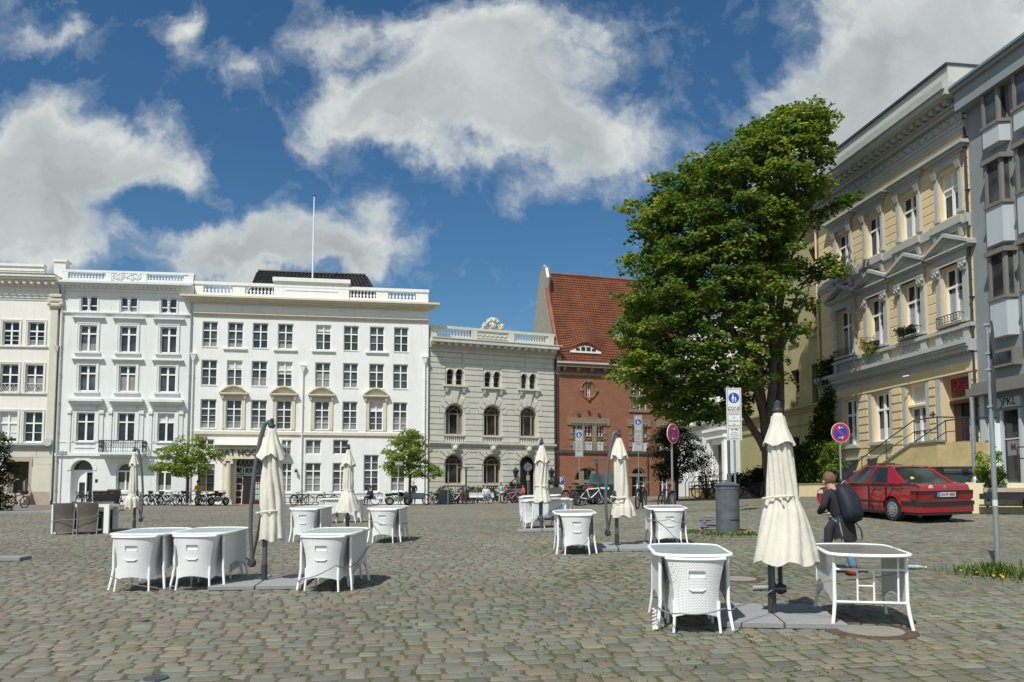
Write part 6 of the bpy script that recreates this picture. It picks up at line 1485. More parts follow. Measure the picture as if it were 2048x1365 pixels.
for i,(x,y,fl,lb)in enumerate(((-.36,-.62,0,'left brown sling chair with its back to us at the white table'),(.2,-.62,0,'right brown sling chair with its back to us at the white table'),(-.3,.62,1,'brown sling chair on the far left side of the white table'),(.25,.62,1,'brown sling chair on the far right side of the white table'))):
 p=gb+rot@Vector((x,y,0));p.z=gz(p.x,p.y)+.01
 if i==0:K0.location=p;K0.rotation_euler=(0,0,rb_)
 else:dup(K0,p,rb_+(math.pi if fl else 0),lb)
def rope(pts,label,r=.007):
 f=MB();Q=[]
 for i in range(len(pts)-1):
  for j in range(6):a=j/6;p=Vector(pts[i]).lerp(Vector(pts[i+1]),a);p.z-=.03*math.sin(math.pi*a);Q.append(p)
 Q.append(Vector(pts[-1]));f.tube(Q,r,5);tag(f.build('steel_cable',M['rope'],None,smooth='all'),label,'cable','steel cables locking the furniture')
def loc_pt(c,th,x,y,z):a=R(th);return(c.x+x*math.cos(a)+y*math.sin(a),c.y-x*math.sin(a)+y*math.cos(a),c.z+z)
c=UN['u7'];c8=T8.location
rope([loc_pt(c,5,-.36,-.45,.2),loc_pt(c,5,-.2,-.9,.2),loc_pt(c,5,.22,-.9,.25),loc_pt(c,5,.4,-.5,.22),(2.75,8.75,.62),loc_pt(c8,10,-.38,-.4,.45),loc_pt(c8,10,.3,-.45,.55),loc_pt(c8,10,.38,.3,.6)],'long cable from nearest armchair past the parasol to the chairless table')
c=UN['u3'];rope([loc_pt(c,3,-.35,-.5,.12),loc_pt(c,3,-.2,-.9,.16),loc_pt(c,3,.24,-.85,.34),loc_pt(c,3,.36,-.4,.3),loc_pt(c,3,.36,.45,.5)],'cable slanting across the armchair right of the big crane parasol')
c=UN['u5'];rope([loc_pt(c,3,-.34,-.5,.5),loc_pt(c,3,-.1,-.9,.44),loc_pt(c,3,.24,-.84,.38),loc_pt(c,3,.37,-.4,.4),loc_pt(c,3,.36,.45,.4)],'cable round the lone table one row back')
c=UN['u9'];rope([loc_pt(c,0,-.0,-.9,.12),loc_pt(c,0,.24,-.86,.34),loc_pt(c,0,.38,-.4,.4)],'cable on the armchair left of the middle right parasol')
c=UN['u10'];rope([loc_pt(c,3,-.36,.4,.55),loc_pt(c,3,-.36,-.45,.5),loc_pt(c,3,-.05,-.9,.52),loc_pt(c,3,.24,-.86,.47),loc_pt(c,3,.37,-.4,.5)],'cable round the table under the no stopping sign')
c=UN['u11'];rope([loc_pt(c,84,.38,-.5,.2),loc_pt(c,84,.37,0,.42),loc_pt(c,84,.37,.42,.66)],'cable slanting over the woven panel of the far sideways table')
c=UN['u2'];d_=UN['u1'];rope([loc_pt(d_,0,-.2,-.8,.2),loc_pt(d_,0,.3,-.6,.03),loc_pt(c,0,-.3,-.6,.03),loc_pt(c,0,.4,-.5,.03)],'cable lying on the cobbles under the front left pair')
rope([gb+rot@Vector((-.7,-.55,.35)),gb+rot@Vector((-.36,-.72,.38)),gb+rot@Vector((.2,-.72,.42)),gb+rot@Vector((.45,-.62,.5)),gb+rot@Vector((.7,-.3,.5)),gb+rot@Vector((.7,.5,.55))],'cable strung across the backs of the brown sling chairs')
c=UN['u7'];p=Vector(loc_pt(c,5,-.40,-.56,0));f=MB();f.tube([p+Vector((.02*math.cos(k*.9),.02*math.sin(k*.9),.0+.2*k/40))for k in range(41)],.006,5);f.box(p.x-.02,p.x+.03,p.y-.02,p.y+.02,p.z,p.z+.03);tag(f.build('spiral_lock',M['whitepaint'],None),'white coiled bicycle lock hanging on the front left leg of the nearest table','lock')
def canopy(prof,folds=8,seed=1,lean=(0,0),rag=.05,n=72,squash=1.0):
 r=random.Random(seed);ph=r.random()*6;amp=[r.uniform(.6,1.4)for _ in range(folds)];f=MB();rows=[]
 P=[]
 for i in range(len(prof)-1):
  for j in range(4):a=j/4;P.append((prof[i][0]*(1-a)+prof[i+1][0]*a,prof[i][1]*(1-a)+prof[i+1][1]*a,prof[i][2]*(1-a)+prof[i+1][2]*a))
 P.append(prof[-1])
 zt,zb=P[0][0],P[-1][0]
 for i,(z,rad,am)in enumerate(P):
  rw=[];q=(zt-z)/(zt-zb)
  for k in range(n):
   th=2*math.pi*k/n;s_=(th*folds/(2*math.pi)+ph+.35*math.sin(z*3+seed));c_=abs(math.sin(math.pi*s_))**.7;wv_=amp[int(s_)%folds]
   rr=rad*(1-am*.42*wv_*(1-c_)+.05*math.sin(2*th+z*4+seed)+.03*math.sin(5*th-z*7))
   zz=z+(rag*(math.sin(th*folds*.5+seed)*.5+r.uniform(-.1,.1))*max(0,(q-.82))/.18)
   rw.append((rr*math.cos(th)+lean[0]*q,rr*math.sin(th)*squash+lean[1]*q,zz))
  rows.append(rw)
 f.grid(rows,True);inner=[[(x*.96-.0,y*.96,z)for x,y,z in rw]for rw in rows[::-1]]
 f.grid(inner,True);f.add([Vector((0,0,zt+.01))]+rows[0],[(0,k+1,(k+1)%n+1)for k in range(n)])
 return f
def parasol(px,py,az,label,body,cap,tie,seed,H=2.2,slabs=((-1,-1),(1,-1),(-1,1),(1,1)),slab_rz=0,sc=1.0,lean=(0,0),off=.06,oy=0):
 g=gp(px,py);g.z=gz(g.x,g.y)
 t=thing('crane_parasol',label,'parasol',g,az,'closed cream crane parasols');t.scale=(sc,)*3
 f=MB();f.tube([(0,0,.0),(0,0,1.35)],.036,12);f.build('mast',M['grey'],t,smooth=True)
 f=MB();f.tube([(0,0,.0),(0,0,.28)],.043,12);f.box(-.5,.5,-.03,.03,.0,.045);f.box(-.03,.03,-.5,.5,.0,.045);f.build('base_cross',M['darkgrey'],t)
 f=MB();A_=[(off,0,H+.02),(off-.05,0,H+.055),(off-.10,0,H+.03),(-.10,0,H-.2),(-.17,0,1.55),(-.205,0,1.1),(-.205,0,.75),(-.175,0,.36)]
 f.tube(A_,[.03,.034,.036,.032,.03,.03,.028,.026],10);arm=f.build('arm',M['grey'],t,smooth=True);arm.location=(0,oy,0)
 f=MB();f.sphere((-.175,0,.30),.062,12,8);f.tube([(-.175,-.05,.33),(-.23,-.06,.37),(-.25,-.06,.37)],.012,6);f.tube([(-.175,-.06,.3),(-.175,.06,.3)],.04,10);f.build('crank',M['darkgrey'],arm,smooth=True)
 f=MB();f.tube([(-.165,0,.36),(-.12,0,.6),(-.06,0,.98),(-.02,0,1.05)],.018,8);f.box(-.07,.04,-.045-oy,.045,.93,1.12);f.build('strut',M['darkgrey'],arm,smooth=True)
 f=MB();f.lathe([(.03,H-.03),(.055,H),(.05,H+.02),(.032,H+.03),(.03,H+.09),(.012,H+.11)],12,(off,oy,0));f.build('finial',M['darkgrey'],t,smooth=True)
 f=canopy(body,12 if seed in(1,4)else 9,seed,lean);cn=f.build('canopy',M['cloth'],t,smooth='all');cn.location=(off,oy,0)
 f=canopy(cap,8,seed+5,(0,0),rag=.045 if seed==1 else .09);v=f.build('vent_cap',M['cloth'],cn,smooth='all')
 z,r0=tie;f=MB();f.tube([((r0+.012*math.sin(4*a))*math.cos(a),(r0+.012*math.sin(4*a))*math.sin(a),z+.02*math.sin(a+seed))for a in np.linspace(0,6.2832,33)],.013,5,False);f.tube([(r0+.01,0,z),(r0+.03,.02,z-.07)],.01,5);f.build('tie_strap',M['cloth'],cn)
 rr=az
 for i,(sx,sy)in enumerate(slabs):
  q=Matrix.Rotation(slab_rz,3,'Z')@Vector((sx*.305,sy*.30,0));p=g+q;p.z=gz(p.x,p.y)+.012
  sl_=MB();sl_.box(-.295,.295,-.285,.285,0,.055)
  me=sl_.build('concrete_slab',M['concrete'],None);me.location=p;me.rotation_euler=slope_rot(p.x,p.y,slab_rz)
  me['kind']='thing';bv=me.modifiers.new('b','BEVEL');bv.width=.006;bv.segments=2
  tag(me,SLAB_L%(('front ' if sy<0 else 'rear ')+('left' if sx<0 else 'right'))+label_short[seed],'slab','concrete slabs weighing down the parasols')
 return t
SLAB_L='%s grey concrete slab on the foot of '
label_short={1:'the nearest conical parasol',2:'the big crane parasol',3:'the far left parasol',4:'the conical parasol before the white house',5:'the far central parasol',6:'the middle right parasol'}
parasol(1545,1240,R(-104),'nearest parasol, closed to a wide smooth cone with its strap at mid height',[(2.14,.07,.2),(1.86,.13,.5),(1.5,.155,.6),(1.26,.165,.45),(1.1,.215,.35),(.6,.335,.38)],[(2.17,.05,.1),(2.02,.10,.25),(1.84,.175,.35)],(1.27,.175),1,slab_rz=R(-6),off=.06,oy=.10,lean=(0,.05))
parasol(528,1170,0,'big parasol with a long curved arm on its left and a crumpled hem',[(2.13,.07,.3),(1.9,.11,.6),(1.5,.15,.7),(1.1,.175,.8),(.95,.17,.4),(.62,.20,.9)],[(2.16,.05,.1),(2.02,.10,.5),(1.76,.20,.9)],(1.0,.175),2,slab_rz=R(5),lean=(.06,0))
parasol(268,1062,R(180),'slim far left parasol with its arm on the right and a bunched hem',[(2.10,.06,.3),(1.7,.10,.7),(1.15,.12,.7),(.98,.11,.4),(.88,.19,.6),(.62,.21,.9)],[(2.13,.04,.1),(2.0,.08,.4),(1.80,.14,.8)],(.98,.12),3,slabs=((-1,-1),(1,-1)),lean=(0,0))
parasol(695,1060,R(-80),'parasol before the white house with a narrow waist and a flared pleated skirt',[(2.12,.06,.3),(1.7,.13,.7),(1.2,.16,.7),(1.07,.15,.3),(.85,.24,.5),(.48,.33,.45)],[(2.15,.05,.1),(2.0,.09,.4),(1.74,.20,.6)],(1.07,.16),4,slabs=((1,-1),(-1,-1)))
parasol(1083,1062,R(-80),'far central parasol between the two sideways tables',[(2.10,.06,.3),(1.7,.15,.7),(1.25,.17,.8),(1.12,.17,.4),(.9,.21,.6),(.72,.25,.6)],[(2.13,.05,.1),(2.0,.10,.4),(1.72,.19,.7)],(1.14,.18),5,slabs=((1,-1),(-1,-1)))
parasol(1234,1098,0,'middle right parasol with curved left arm and cord wound twice round its skirt',[(2.10,.06,.3),(1.7,.13,.6),(1.2,.155,.7),(.95,.16,.5),(.8,.22,.6),(.62,.25,.8)],[(2.13,.05,.1),(1.98,.11,.4),(1.76,.19,.7)],(1.0,.17),6,slab_rz=R(-4),lean=(.06,0))
f=MB();gq=gp(1234,1098);f.tube([(gq.x-.2,gq.y,gq.z+1.0),(gq.x+.06-.14,gq.y-.14,gq.z+.86),(gq.x+.1,gq.y-.2,gq.z+.9),(gq.x+.26,gq.y,gq.z+1.05)],.008,5);tag(f.build('cord',M['rope'],None),'grey cord wound round the skirt of the middle right parasol','cord')
# ================================================================ red car
def car():
 A_=Vector((9.98,21.56,0));ax=Vector((-.23,.973,0)).normalized();lat=Vector((ax.y,-ax.x,0))
 o=A_+lat*.72+ax*1.24;pitch=(gz(*(A_+ax*2.47)[:2])-gz(*A_[:2]))/2.47;roll=(gz(*(A_+lat*1.44)[:2])-gz(*A_[:2]))/1.44
 o.z=gz(o.x,o.y)+.015
 X=(ax+Vector((0,0,pitch))).normalized();Yv=(-lat-Vector((0,0,roll)));Z_=X.cross(Yv).normalized();Yv=Z_.cross(X)
 t=thing('car','dark red four door saloon parked on the right, seen from behind','car',o);t.rotation_euler=Matrix((X,Yv,Z_)).transposed().to_euler()
 paint=mat('red car paint',(.28,.007,.014),.2,var=.05,spec=.6,coat=.9);blk=M['black'];gl=glassmat('car glass',(.03,.045,.04),.04)
 wx=(-1.24,1.24);wr=.345;zc=.30
 def arch(cx):return[(cx-wr*math.cos(a),zc+wr*math.sin(a))for a in np.linspace(-.25,math.pi+.25,15)]
 prof=[(-2.16,.30),(-2.13,.24)]+[(-1.62,.19)]+arch(wx[0])+[(-.8,.17),(.8,.17)]+arch(wx[1])+[(1.7,.2),(2.1,.24),(2.16,.34),(2.17,.52),(2.12,.66),(1.95,.745),(1.5,.82),(.98,.90),(0,.925),(-1.0,.94),(-1.5,.965),(-1.62,.985),(-2.02,.965),(-2.13,.93),(-2.17,.82),(-2.185,.60),(-2.2,.50)]
 prof=prof[::-1]
 f=MB();cx=sum(p[0]for p in prof)/len(prof);rings=[]
 for y,ins in((-.835,.05),(-.85,.02),(-.845,.0)):pass
 layers=[(-.80,.075),(-.835,.03),(-.847,.0),(.847,.0),(.835,.03),(.80,.075)]
 vs=[];n=len(prof)
 for(y,ins)in layers:
  for(x,z)in prof:
   w_=1.0;tz=max(0,(z-.55)/.45);tb=max(0,(.45-z)/.3);yy=y*(1-.075*tz-.05*tb);xe=abs(x)/2.2;yy*=1-.10*max(0,xe-.72)/.28
   up=1 if z>.6 else(-.0)
   xx=x*(1-ins*.25*(xe**3));zz=z-(ins*.8 if z>.75 else 0)
   vs.append((xx,yy,zz))
 fs=[]
 for i in range(len(layers)-1):
  for j in range(n):k=(j+1)%n;fs.append((i*n+j,i*n+k,(i+1)*n+k,(i+1)*n+j))
 fs.append(tuple(range(n-1,-1,-1)));fs.append(tuple((len(layers)-1)*n+j for j in range(n)))
 f.add(vs,fs);body=f.build('body',paint,t,smooth=True)
 B0,B1=[(-1.62,.96),(.98,.90)],[(-.92,1.37),(.10,1.395)]
 def gp_(q,s,zq):
  x=(B0[0][0]*(1-q)+B0[1][0]*q)*(1-zq)+(B1[0][0]*(1-q)+B1[1][0]*q)*zq;z=(B0[0][1]*(1-q)+B0[1][1]*q)*(1-zq)+(B1[0][1]*(1-q)+B1[1][1]*q)*zq
  return(x,s*((.745)*(1-zq)+.575*zq)*(1-.06*(abs(q-.5)*2)**3),z)
 f=MB();qs=np.linspace(0,1,9);zq=[0,.35,.7,1]
 for s in(-1,1):f.grid([[gp_(q,s,z)for q in qs]for z in zq])
 f.grid([[gp_(0,s,z)for s in(-1,-.5,0,.5,1)]for z in zq]);f.grid([[gp_(1,s,z)for s in(-1,-.5,0,.5,1)]for z in zq]);f.build('windows',gl,t,smooth=True)
 f=MB();f.grid([[(gp_(q,s,1)[0]+(-.05 if q==0 else .05 if q==1 else 0),gp_(q,s,1)[1]*1.02,gp_(q,s,1)[2]+.012+.035*(1-abs(s)**2.5)*math.sin(math.pi*(.1+.8*q))-(.02 if q in(0,1)else 0))for s in np.linspace(-1,1,9)]for q in np.linspace(0,1,9)])
 for s in(-1,1):
  def strip(p0,p1,w0,w1,off=.012):
   a,c=Vector(p0),Vector(p1);nrm=Vector((0,s,.3))*off;dx=Vector((1,0,0));f.add([a-dx*w0+nrm,a+dx*w0+nrm,c+dx*w1+nrm,c-dx*w1+nrm,a-dx*w0-nrm,a+dx*w0-nrm,c+dx*w1-nrm,c-dx*w1-nrm],[(0,1,2,3),(7,6,5,4),(0,3,7,4),(1,5,6,2)])
  strip(gp_(.13,s,0),gp_(.05,s,1),.30,.10);strip(gp_(.585,s,0),gp_(.53,s,1),.05,.04);strip(gp_(.98,s,0),gp_(.98,s,1),.05,.04);f.tube([gp_(0,s,0),gp_(0,s,1)],.04,6);f.tube([gp_(1,s,0),gp_(1,s,1)],.028,6);f.tube([gp_(q,s,1)for q in qs],.025,6)
  f.tube([gp_(q,s,.02)for q in qs],.018,5)
 f.build('roof',paint,t,smooth=True)
 f=MB();f.box(-.2,.25,-.35,.35,1.435,1.45);f.tbox(.2,0,1.44,1.475,.1,.8,.06,.8);f.build('sunroof',blk,t)
 f=MB();y=.853
 for s in(-1,1):f.box(-1.64 if 0 else-.88,.88,s*y-.012,s*y+.012,.44,.50);f.box(-2.1,-1.6,s*.838-.02,s*.838+.012,.44,.50)
 f.build('side_moulding',blk,t)
 f=MB();f.prismz([(-2.26,-.74),(-2.26,.74),(-2.18,.86),(-1.62,.862),(-1.62,.83),(-2.1,.80),(-2.1,-.80),(-1.62,-.83),(-1.62,-.862),(-2.18,-.86)],.43,.53);bmp=f.build('bumper_strip',blk,t,smooth=True)
 f=MB();f.prismz([(-2.235,-.74),(-2.235,.74),(-2.16,.845),(-1.62,.85),(-1.62,.8),(-2.1,.78),(-2.1,-.78),(-1.62,-.8),(-1.62,-.85),(-2.16,-.845)],.26,.43);f.build('bumper',paint,t,smooth=True)
 f=MB();f.prismz([(-2.225,-.72),(-2.225,.72),(-2.14,.82),(-1.7,.82),(-1.7,-.82),(-2.14,-.82)],.19,.262);f.box(-1.6,1.6,-.78,.78,.16,.24);f.build('underside',blk,t)
 f=MB();f.box(-2.205,-2.16,-.78,.78,.715,.80);f.box(-2.215,-2.2,-.36,.36,.60,.715);f.build('rear_panel',blk,t)
 tl=mat('tail lamp red',(.22,.006,.006),.2,var=.1,spec=.8);tg=mat('tail lamp smoke',(.05,.012,.012),.2)
 for s in(-1,1):
  f=MB();f.mi=0;f.box(-2.212,-2.1,s*.36 if s>0 else-.79,.79 if s>0 else-.36,.58,.715);f.mi=1;f.box(-2.218,-2.11,s*.37 if s>0 else-.795,.795 if s>0 else-.37,.715,.80);f.mi=0;f.box(-2.14,-1.93,min(s*.79,s*.825),max(s*.79,s*.825),.59,.71);f.mi=1;f.box(-2.14,-1.93,min(s*.79,s*.825),max(s*.79,s*.825),.711,.80);f.build('tail_light',[tl,tg],t)
 f=MB();f.box(-2.235,-2.215,-.26,.26,.645,.755);pl=f.build('number_plate',M['signwhite'],t)
 f=MB();f.box(-2.238,-2.234,.215,.26,.645,.755);f.build('plate_band',M['blue'],pl)
 vs,fs=text_mesh('OH-PS 4000',.105,.002,True);m_=MB();m_.add([(-2.238-v[2],-v[0]*.82-.02,.70+v[1])for v in vs],fs);m_.build('plate_text',M['signblack'],pl)
 f=MB();f.T=Matrix.Translation((-2.155,0,.88))@Matrix.Rotation(R(-90),4,'Y');f.lathe([(.05,0),(.05,.012),(.035,.015)],16);f.build('round_badge',M['chrome'],t)
 f=MB();f.T=Matrix.Translation((-2.145,.40,.885))@Matrix.Rotation(R(-88),4,'Y');f.lathe([(.062,0),(.062,.008)],18);st=f.build('sticker',M['signwhite'],t);f=MB();f.T=Matrix.Translation((-2.155,.40,.885))@Matrix.Rotation(R(-88),4,'Y');f.lathe([(.03,0),(.03,.004),(.022,.004),(.022,0)],14,cap=False);f.build('sticker_ring',M['signgrey'],st)
 f=MB();p=gp_(0,.5,.33);f.T=Matrix.Translation((p[0]-.012,p[1],p[2]))@Matrix.Rotation(R(-60),4,'Y');f.lathe([(.05,0),(.05,.006)],16);f.build('window_sticker',mat('yellow sticker',(.7,.5,.1),.5),t)
 for s in(-1,1):
  for x in(-.62,.42):f=MB();f.box(x,x+.16,min(s*.82,s*.86),max(s*.82,s*.86),.76,.79);f.build('door_handle',blk,t)
  f=MB();f.sphere((.72,s*.90,.98),.09,10,6,(.6,1,.75));f.build('wing_mirror',blk,t,smooth=True)
  f=MB();
  for x in(.60,-.33,-1.02):f.box(x-.003,x+.003,min(s*.80,s*.8525),max(s*.80,s*.8525),.26,.86)
  f.build('door_seams',blk,t)
  for x in wx:
   w_=MB();w_.T=Matrix.Translation((x,s*.72,.295))@Matrix.Rotation(R(90)*s,4,'X');w_.lathe([(.2,-.1),(.28,-.1),(.30,-.07),(.30,.07),(.28,.1),(.2,.1)][::1],28,cap=False);wh=w_.build('wheel',M['rubber'],t,smooth=True)
   w_=MB();w_.T=Matrix.Translation((x,s*.72,.295))@Matrix.Rotation(-R(90)*s,4,'X');w_.lathe([(.205,.075),(.195,.105),(.15,.11),(.06,.125),(0,.13)],24,cap=False);hb=w_.build('hubcap',M['galv'],wh,smooth=True)
   w_=MB();w_.T=Matrix.Translation((x,s*.72,.295))@Matrix.Rotation(-R(90)*s,4,'X')
   for k in range(10):a=k*math.pi/5;w_.lathe([(.02,.105),(.02,.122)],8,(.145*math.cos(a),.145*math.sin(a),0))
   w_.build('hubcap_holes',blk,hb)
   w_=MB();w_.T=Matrix.Translation((x,s*.52,.30))@Matrix.Rotation(R(90),4,'X');w_.lathe([(.335,-.26),(.335,.26),(0.01,.26)],20,cap=False)
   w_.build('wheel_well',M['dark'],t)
 f=MB();f.box(1.9,2.15,-.75,-.35,.58,.7);f.build('headlight',M['signwhite'],t);f=MB();f.box(1.9,2.15,.35,.75,.58,.7);f.build('headlight',M['signwhite'],t)
 return t
car()
# ================================================================ people
def skinned(name,nodes,edges,mt,parent,sub=2,smooth=True):
 me=bpy.data.meshes.new('s');me.from_pydata([n[0]for n in nodes],edges,[]);o=bpy.data.objects.new('s',me);COL.objects.link(o)
 md=o.modifiers.new('k','SKIN');md.use_smooth_shade=True
 for i,n in enumerate(nodes):
  r_=n[1];me.skin_vertices[0].data[i].radius=(r_,r_)if not isinstance(r_,tuple)else r_
 me.skin_vertices[0].data[0].use_root=True
 sb=o.modifiers.new('s','SUBSURF');sb.levels=sub;sb.render_levels=sub
 dg=bpy.context.evaluated_depsgraph_get();m2=bpy.data.meshes.new_from_object(o.evaluated_get(dg));bpy.data.objects.remove(o)
 m2.name=name;m2.materials.clear();m2.materials.append(mt);p=bpy.data.objects.new(name,m2);COL.objects.link(p);p.parent=parent;return p
def person(loc,rz,label,pose,top,bottom,hair,shoe,H=1.72,extra=None,seat=.45,group=None,arm=0):
 """local +y is where the person faces; joints laid out in metres for a 1.72 m figure"""
 s=H/1.72;t=thing('person',label,'person',loc,rz,group);t.scale=(s,)*3
 if pose=='sit':
  pz=seat+.12;hip=(0,0,pz);che=(0,-.04,pz+.32);nk=(0,-.02,pz+.52);hd=(0,.01,pz+.68)
  legs=[[(-.1,.02,pz-.02),(-.12,.42,pz-.02),(-.12,.45,.08),(-.12,.58,.04)],[(.1,.02,pz-.02),(.10,.43,pz+.02),(.06,.50,.10),(.05,.64,.05)]]
  arms=[[(-.19,-.03,pz+.45),(-.25,.02,pz+.18),(-.14,.24,pz+.12),(-.10,.31,pz+.12)],[(.19,-.03,pz+.45),(.25,.02,pz+.18),(.14,.24,pz+.12),(.10,.31,pz+.12)]]
 else:
  pz=.93;hip=(0,0,pz);che=(0,.02,pz+.33);nk=(0,.03,pz+.53);hd=(0,.05,pz+.69);st=.22 if pose=='walk' else .02
  legs=[[(-.09,0,pz-.03),(-.10,st*.7,.50),(-.10,st*.75,.09),(-.10,st+.16,.04)],[(.09,0,pz-.03),(.10,-st*.3,.50),(.10,-st,.13),(.10,-st+.12,.05)]]
  arms=[[(-.19,.02,pz+.45),(-.26,.0,pz+.18),(-.24,.10,pz-.06),(-.23,.13,pz-.14)],[(.19,.02,pz+.45),(.26,.02,pz+.18),(.22,.22,pz+.06),(.19,.3,pz+.08)]]
 V=lambda p:tuple(p)
 nodes=[(hip,(.08,.07)),(che,(.1,.08)),(nk,.06),(hd,(.085,.105)),((hd[0],hd[1],hd[2]+.08),.075)];edges=[(0,1),(1,2),(2,3),(3,4)]
 for L_,rr,root in((legs[0],(.055,.045,.035,.03),0),(legs[1],(.055,.045,.035,.03),0),(arms[0],(.055,.042,.032,.028),1),(arms[1],(.055,.042,.032,.028),1)):
  prev=root
  for p,r_ in zip(L_,rr):nodes.append((p,r_));edges.append((prev,len(nodes)-1));prev=len(nodes)-1
 skinned('body',nodes,edges,M['skin'],t,1)
 g_=1.13
 n2=[(hip,(.145,.125)),(che,(.17,.13)),((nk[0],nk[1],nk[2]-.04),.08)];e2=[(0,1),(1,2)]
 for L_ in arms:
  pv=1
  for p,r_ in zip(L_[:3],(.068,.052,.042)):n2.append((p,r_));e2.append((pv,len(n2)-1));pv=len(n2)-1
 skinned('jacket',n2,e2,top,t,1)
 n3=[((hip[0],hip[1],hip[2]-.0),(.14,.12))];e3=[]
 for L_ in legs:
  pv=0
  for p,r_ in zip(L_[:3],(.1,.072,.055)):n3.append((p,r_));e3.append((pv,len(n3)-1));pv=len(n3)-1
 skinned('trousers',n3,e3,bottom,t,1)
 f=MB();f.sphere((hd[0],hd[1]-.018,hd[2]+.05),.108,12,8,(.92,1.05,1.02));f.build('hair',hair,t,smooth='all')
 for L_ in legs:f=MB();a,c=Vector(L_[2]),Vector(L_[3]);f.sphere(((a+c)/2-Vector((0,0,.02))),.06,8,5,(.85,2.1,.75));f.build('shoe',shoe,t,smooth='all')
 f=MB();f.sphere((hd[0],hd[1]+.10,hd[2]+.0),.016,6,4,(1,1.2,1.5));f.build('nose',M['skin'],t,smooth='all')
 f=MB()
 for s_ in(-1,1):f.sphere((s_*.033,hd[1]+.092,hd[2]+.025),.010,6,4)
 f.build('eyes',M['signblack'],t)
 for L_ in arms:
  a,c=Vector(L_[2]),Vector(L_[3]);d=(c-a).normalized();sd_=d.cross(Vector((0,0,1))).normalized();f=MB()
  f.sphere(c+d*.02,.038,8,5,(1,1,.7))
  for k in range(4):b0=c+d*.045+sd_*(-.024+.016*k);L2_=(.05,.06,.056,.042)[k];f.tube([b0,b0+d*L2_*.6,b0+d*L2_-Vector((0,0,.02))],.0085,5)
  b0=c+sd_*.03;f.tube([b0,b0+d*.03+sd_*.018,b0+d*.055+sd_*.012],.0095,5);f.build('hand',M['skin'],t,smooth='all')
 return t
MC=lambda n,c,r_=.85:mat(n,c,r_,var=.2,scale=6,bump=.3)
cb=MC('black jacket',(.016,.016,.018));jean=MC('blue denim',(.10,.19,.30));jeand=MC('dark denim',(.03,.05,.09));hbrown=mat('light brown hair',(.15,.085,.042),.7,var=.4,scale=30,bump=.6);hdark=MC('dark hair',(.03,.02,.015));hgrey=MC('grey hair',(.3,.28,.25));wh=MC('white shirt',(.6,.6,.58));khaki=MC('khaki trousers',(.28,.25,.18));sh=MC('dark shoes',(.03,.03,.03))
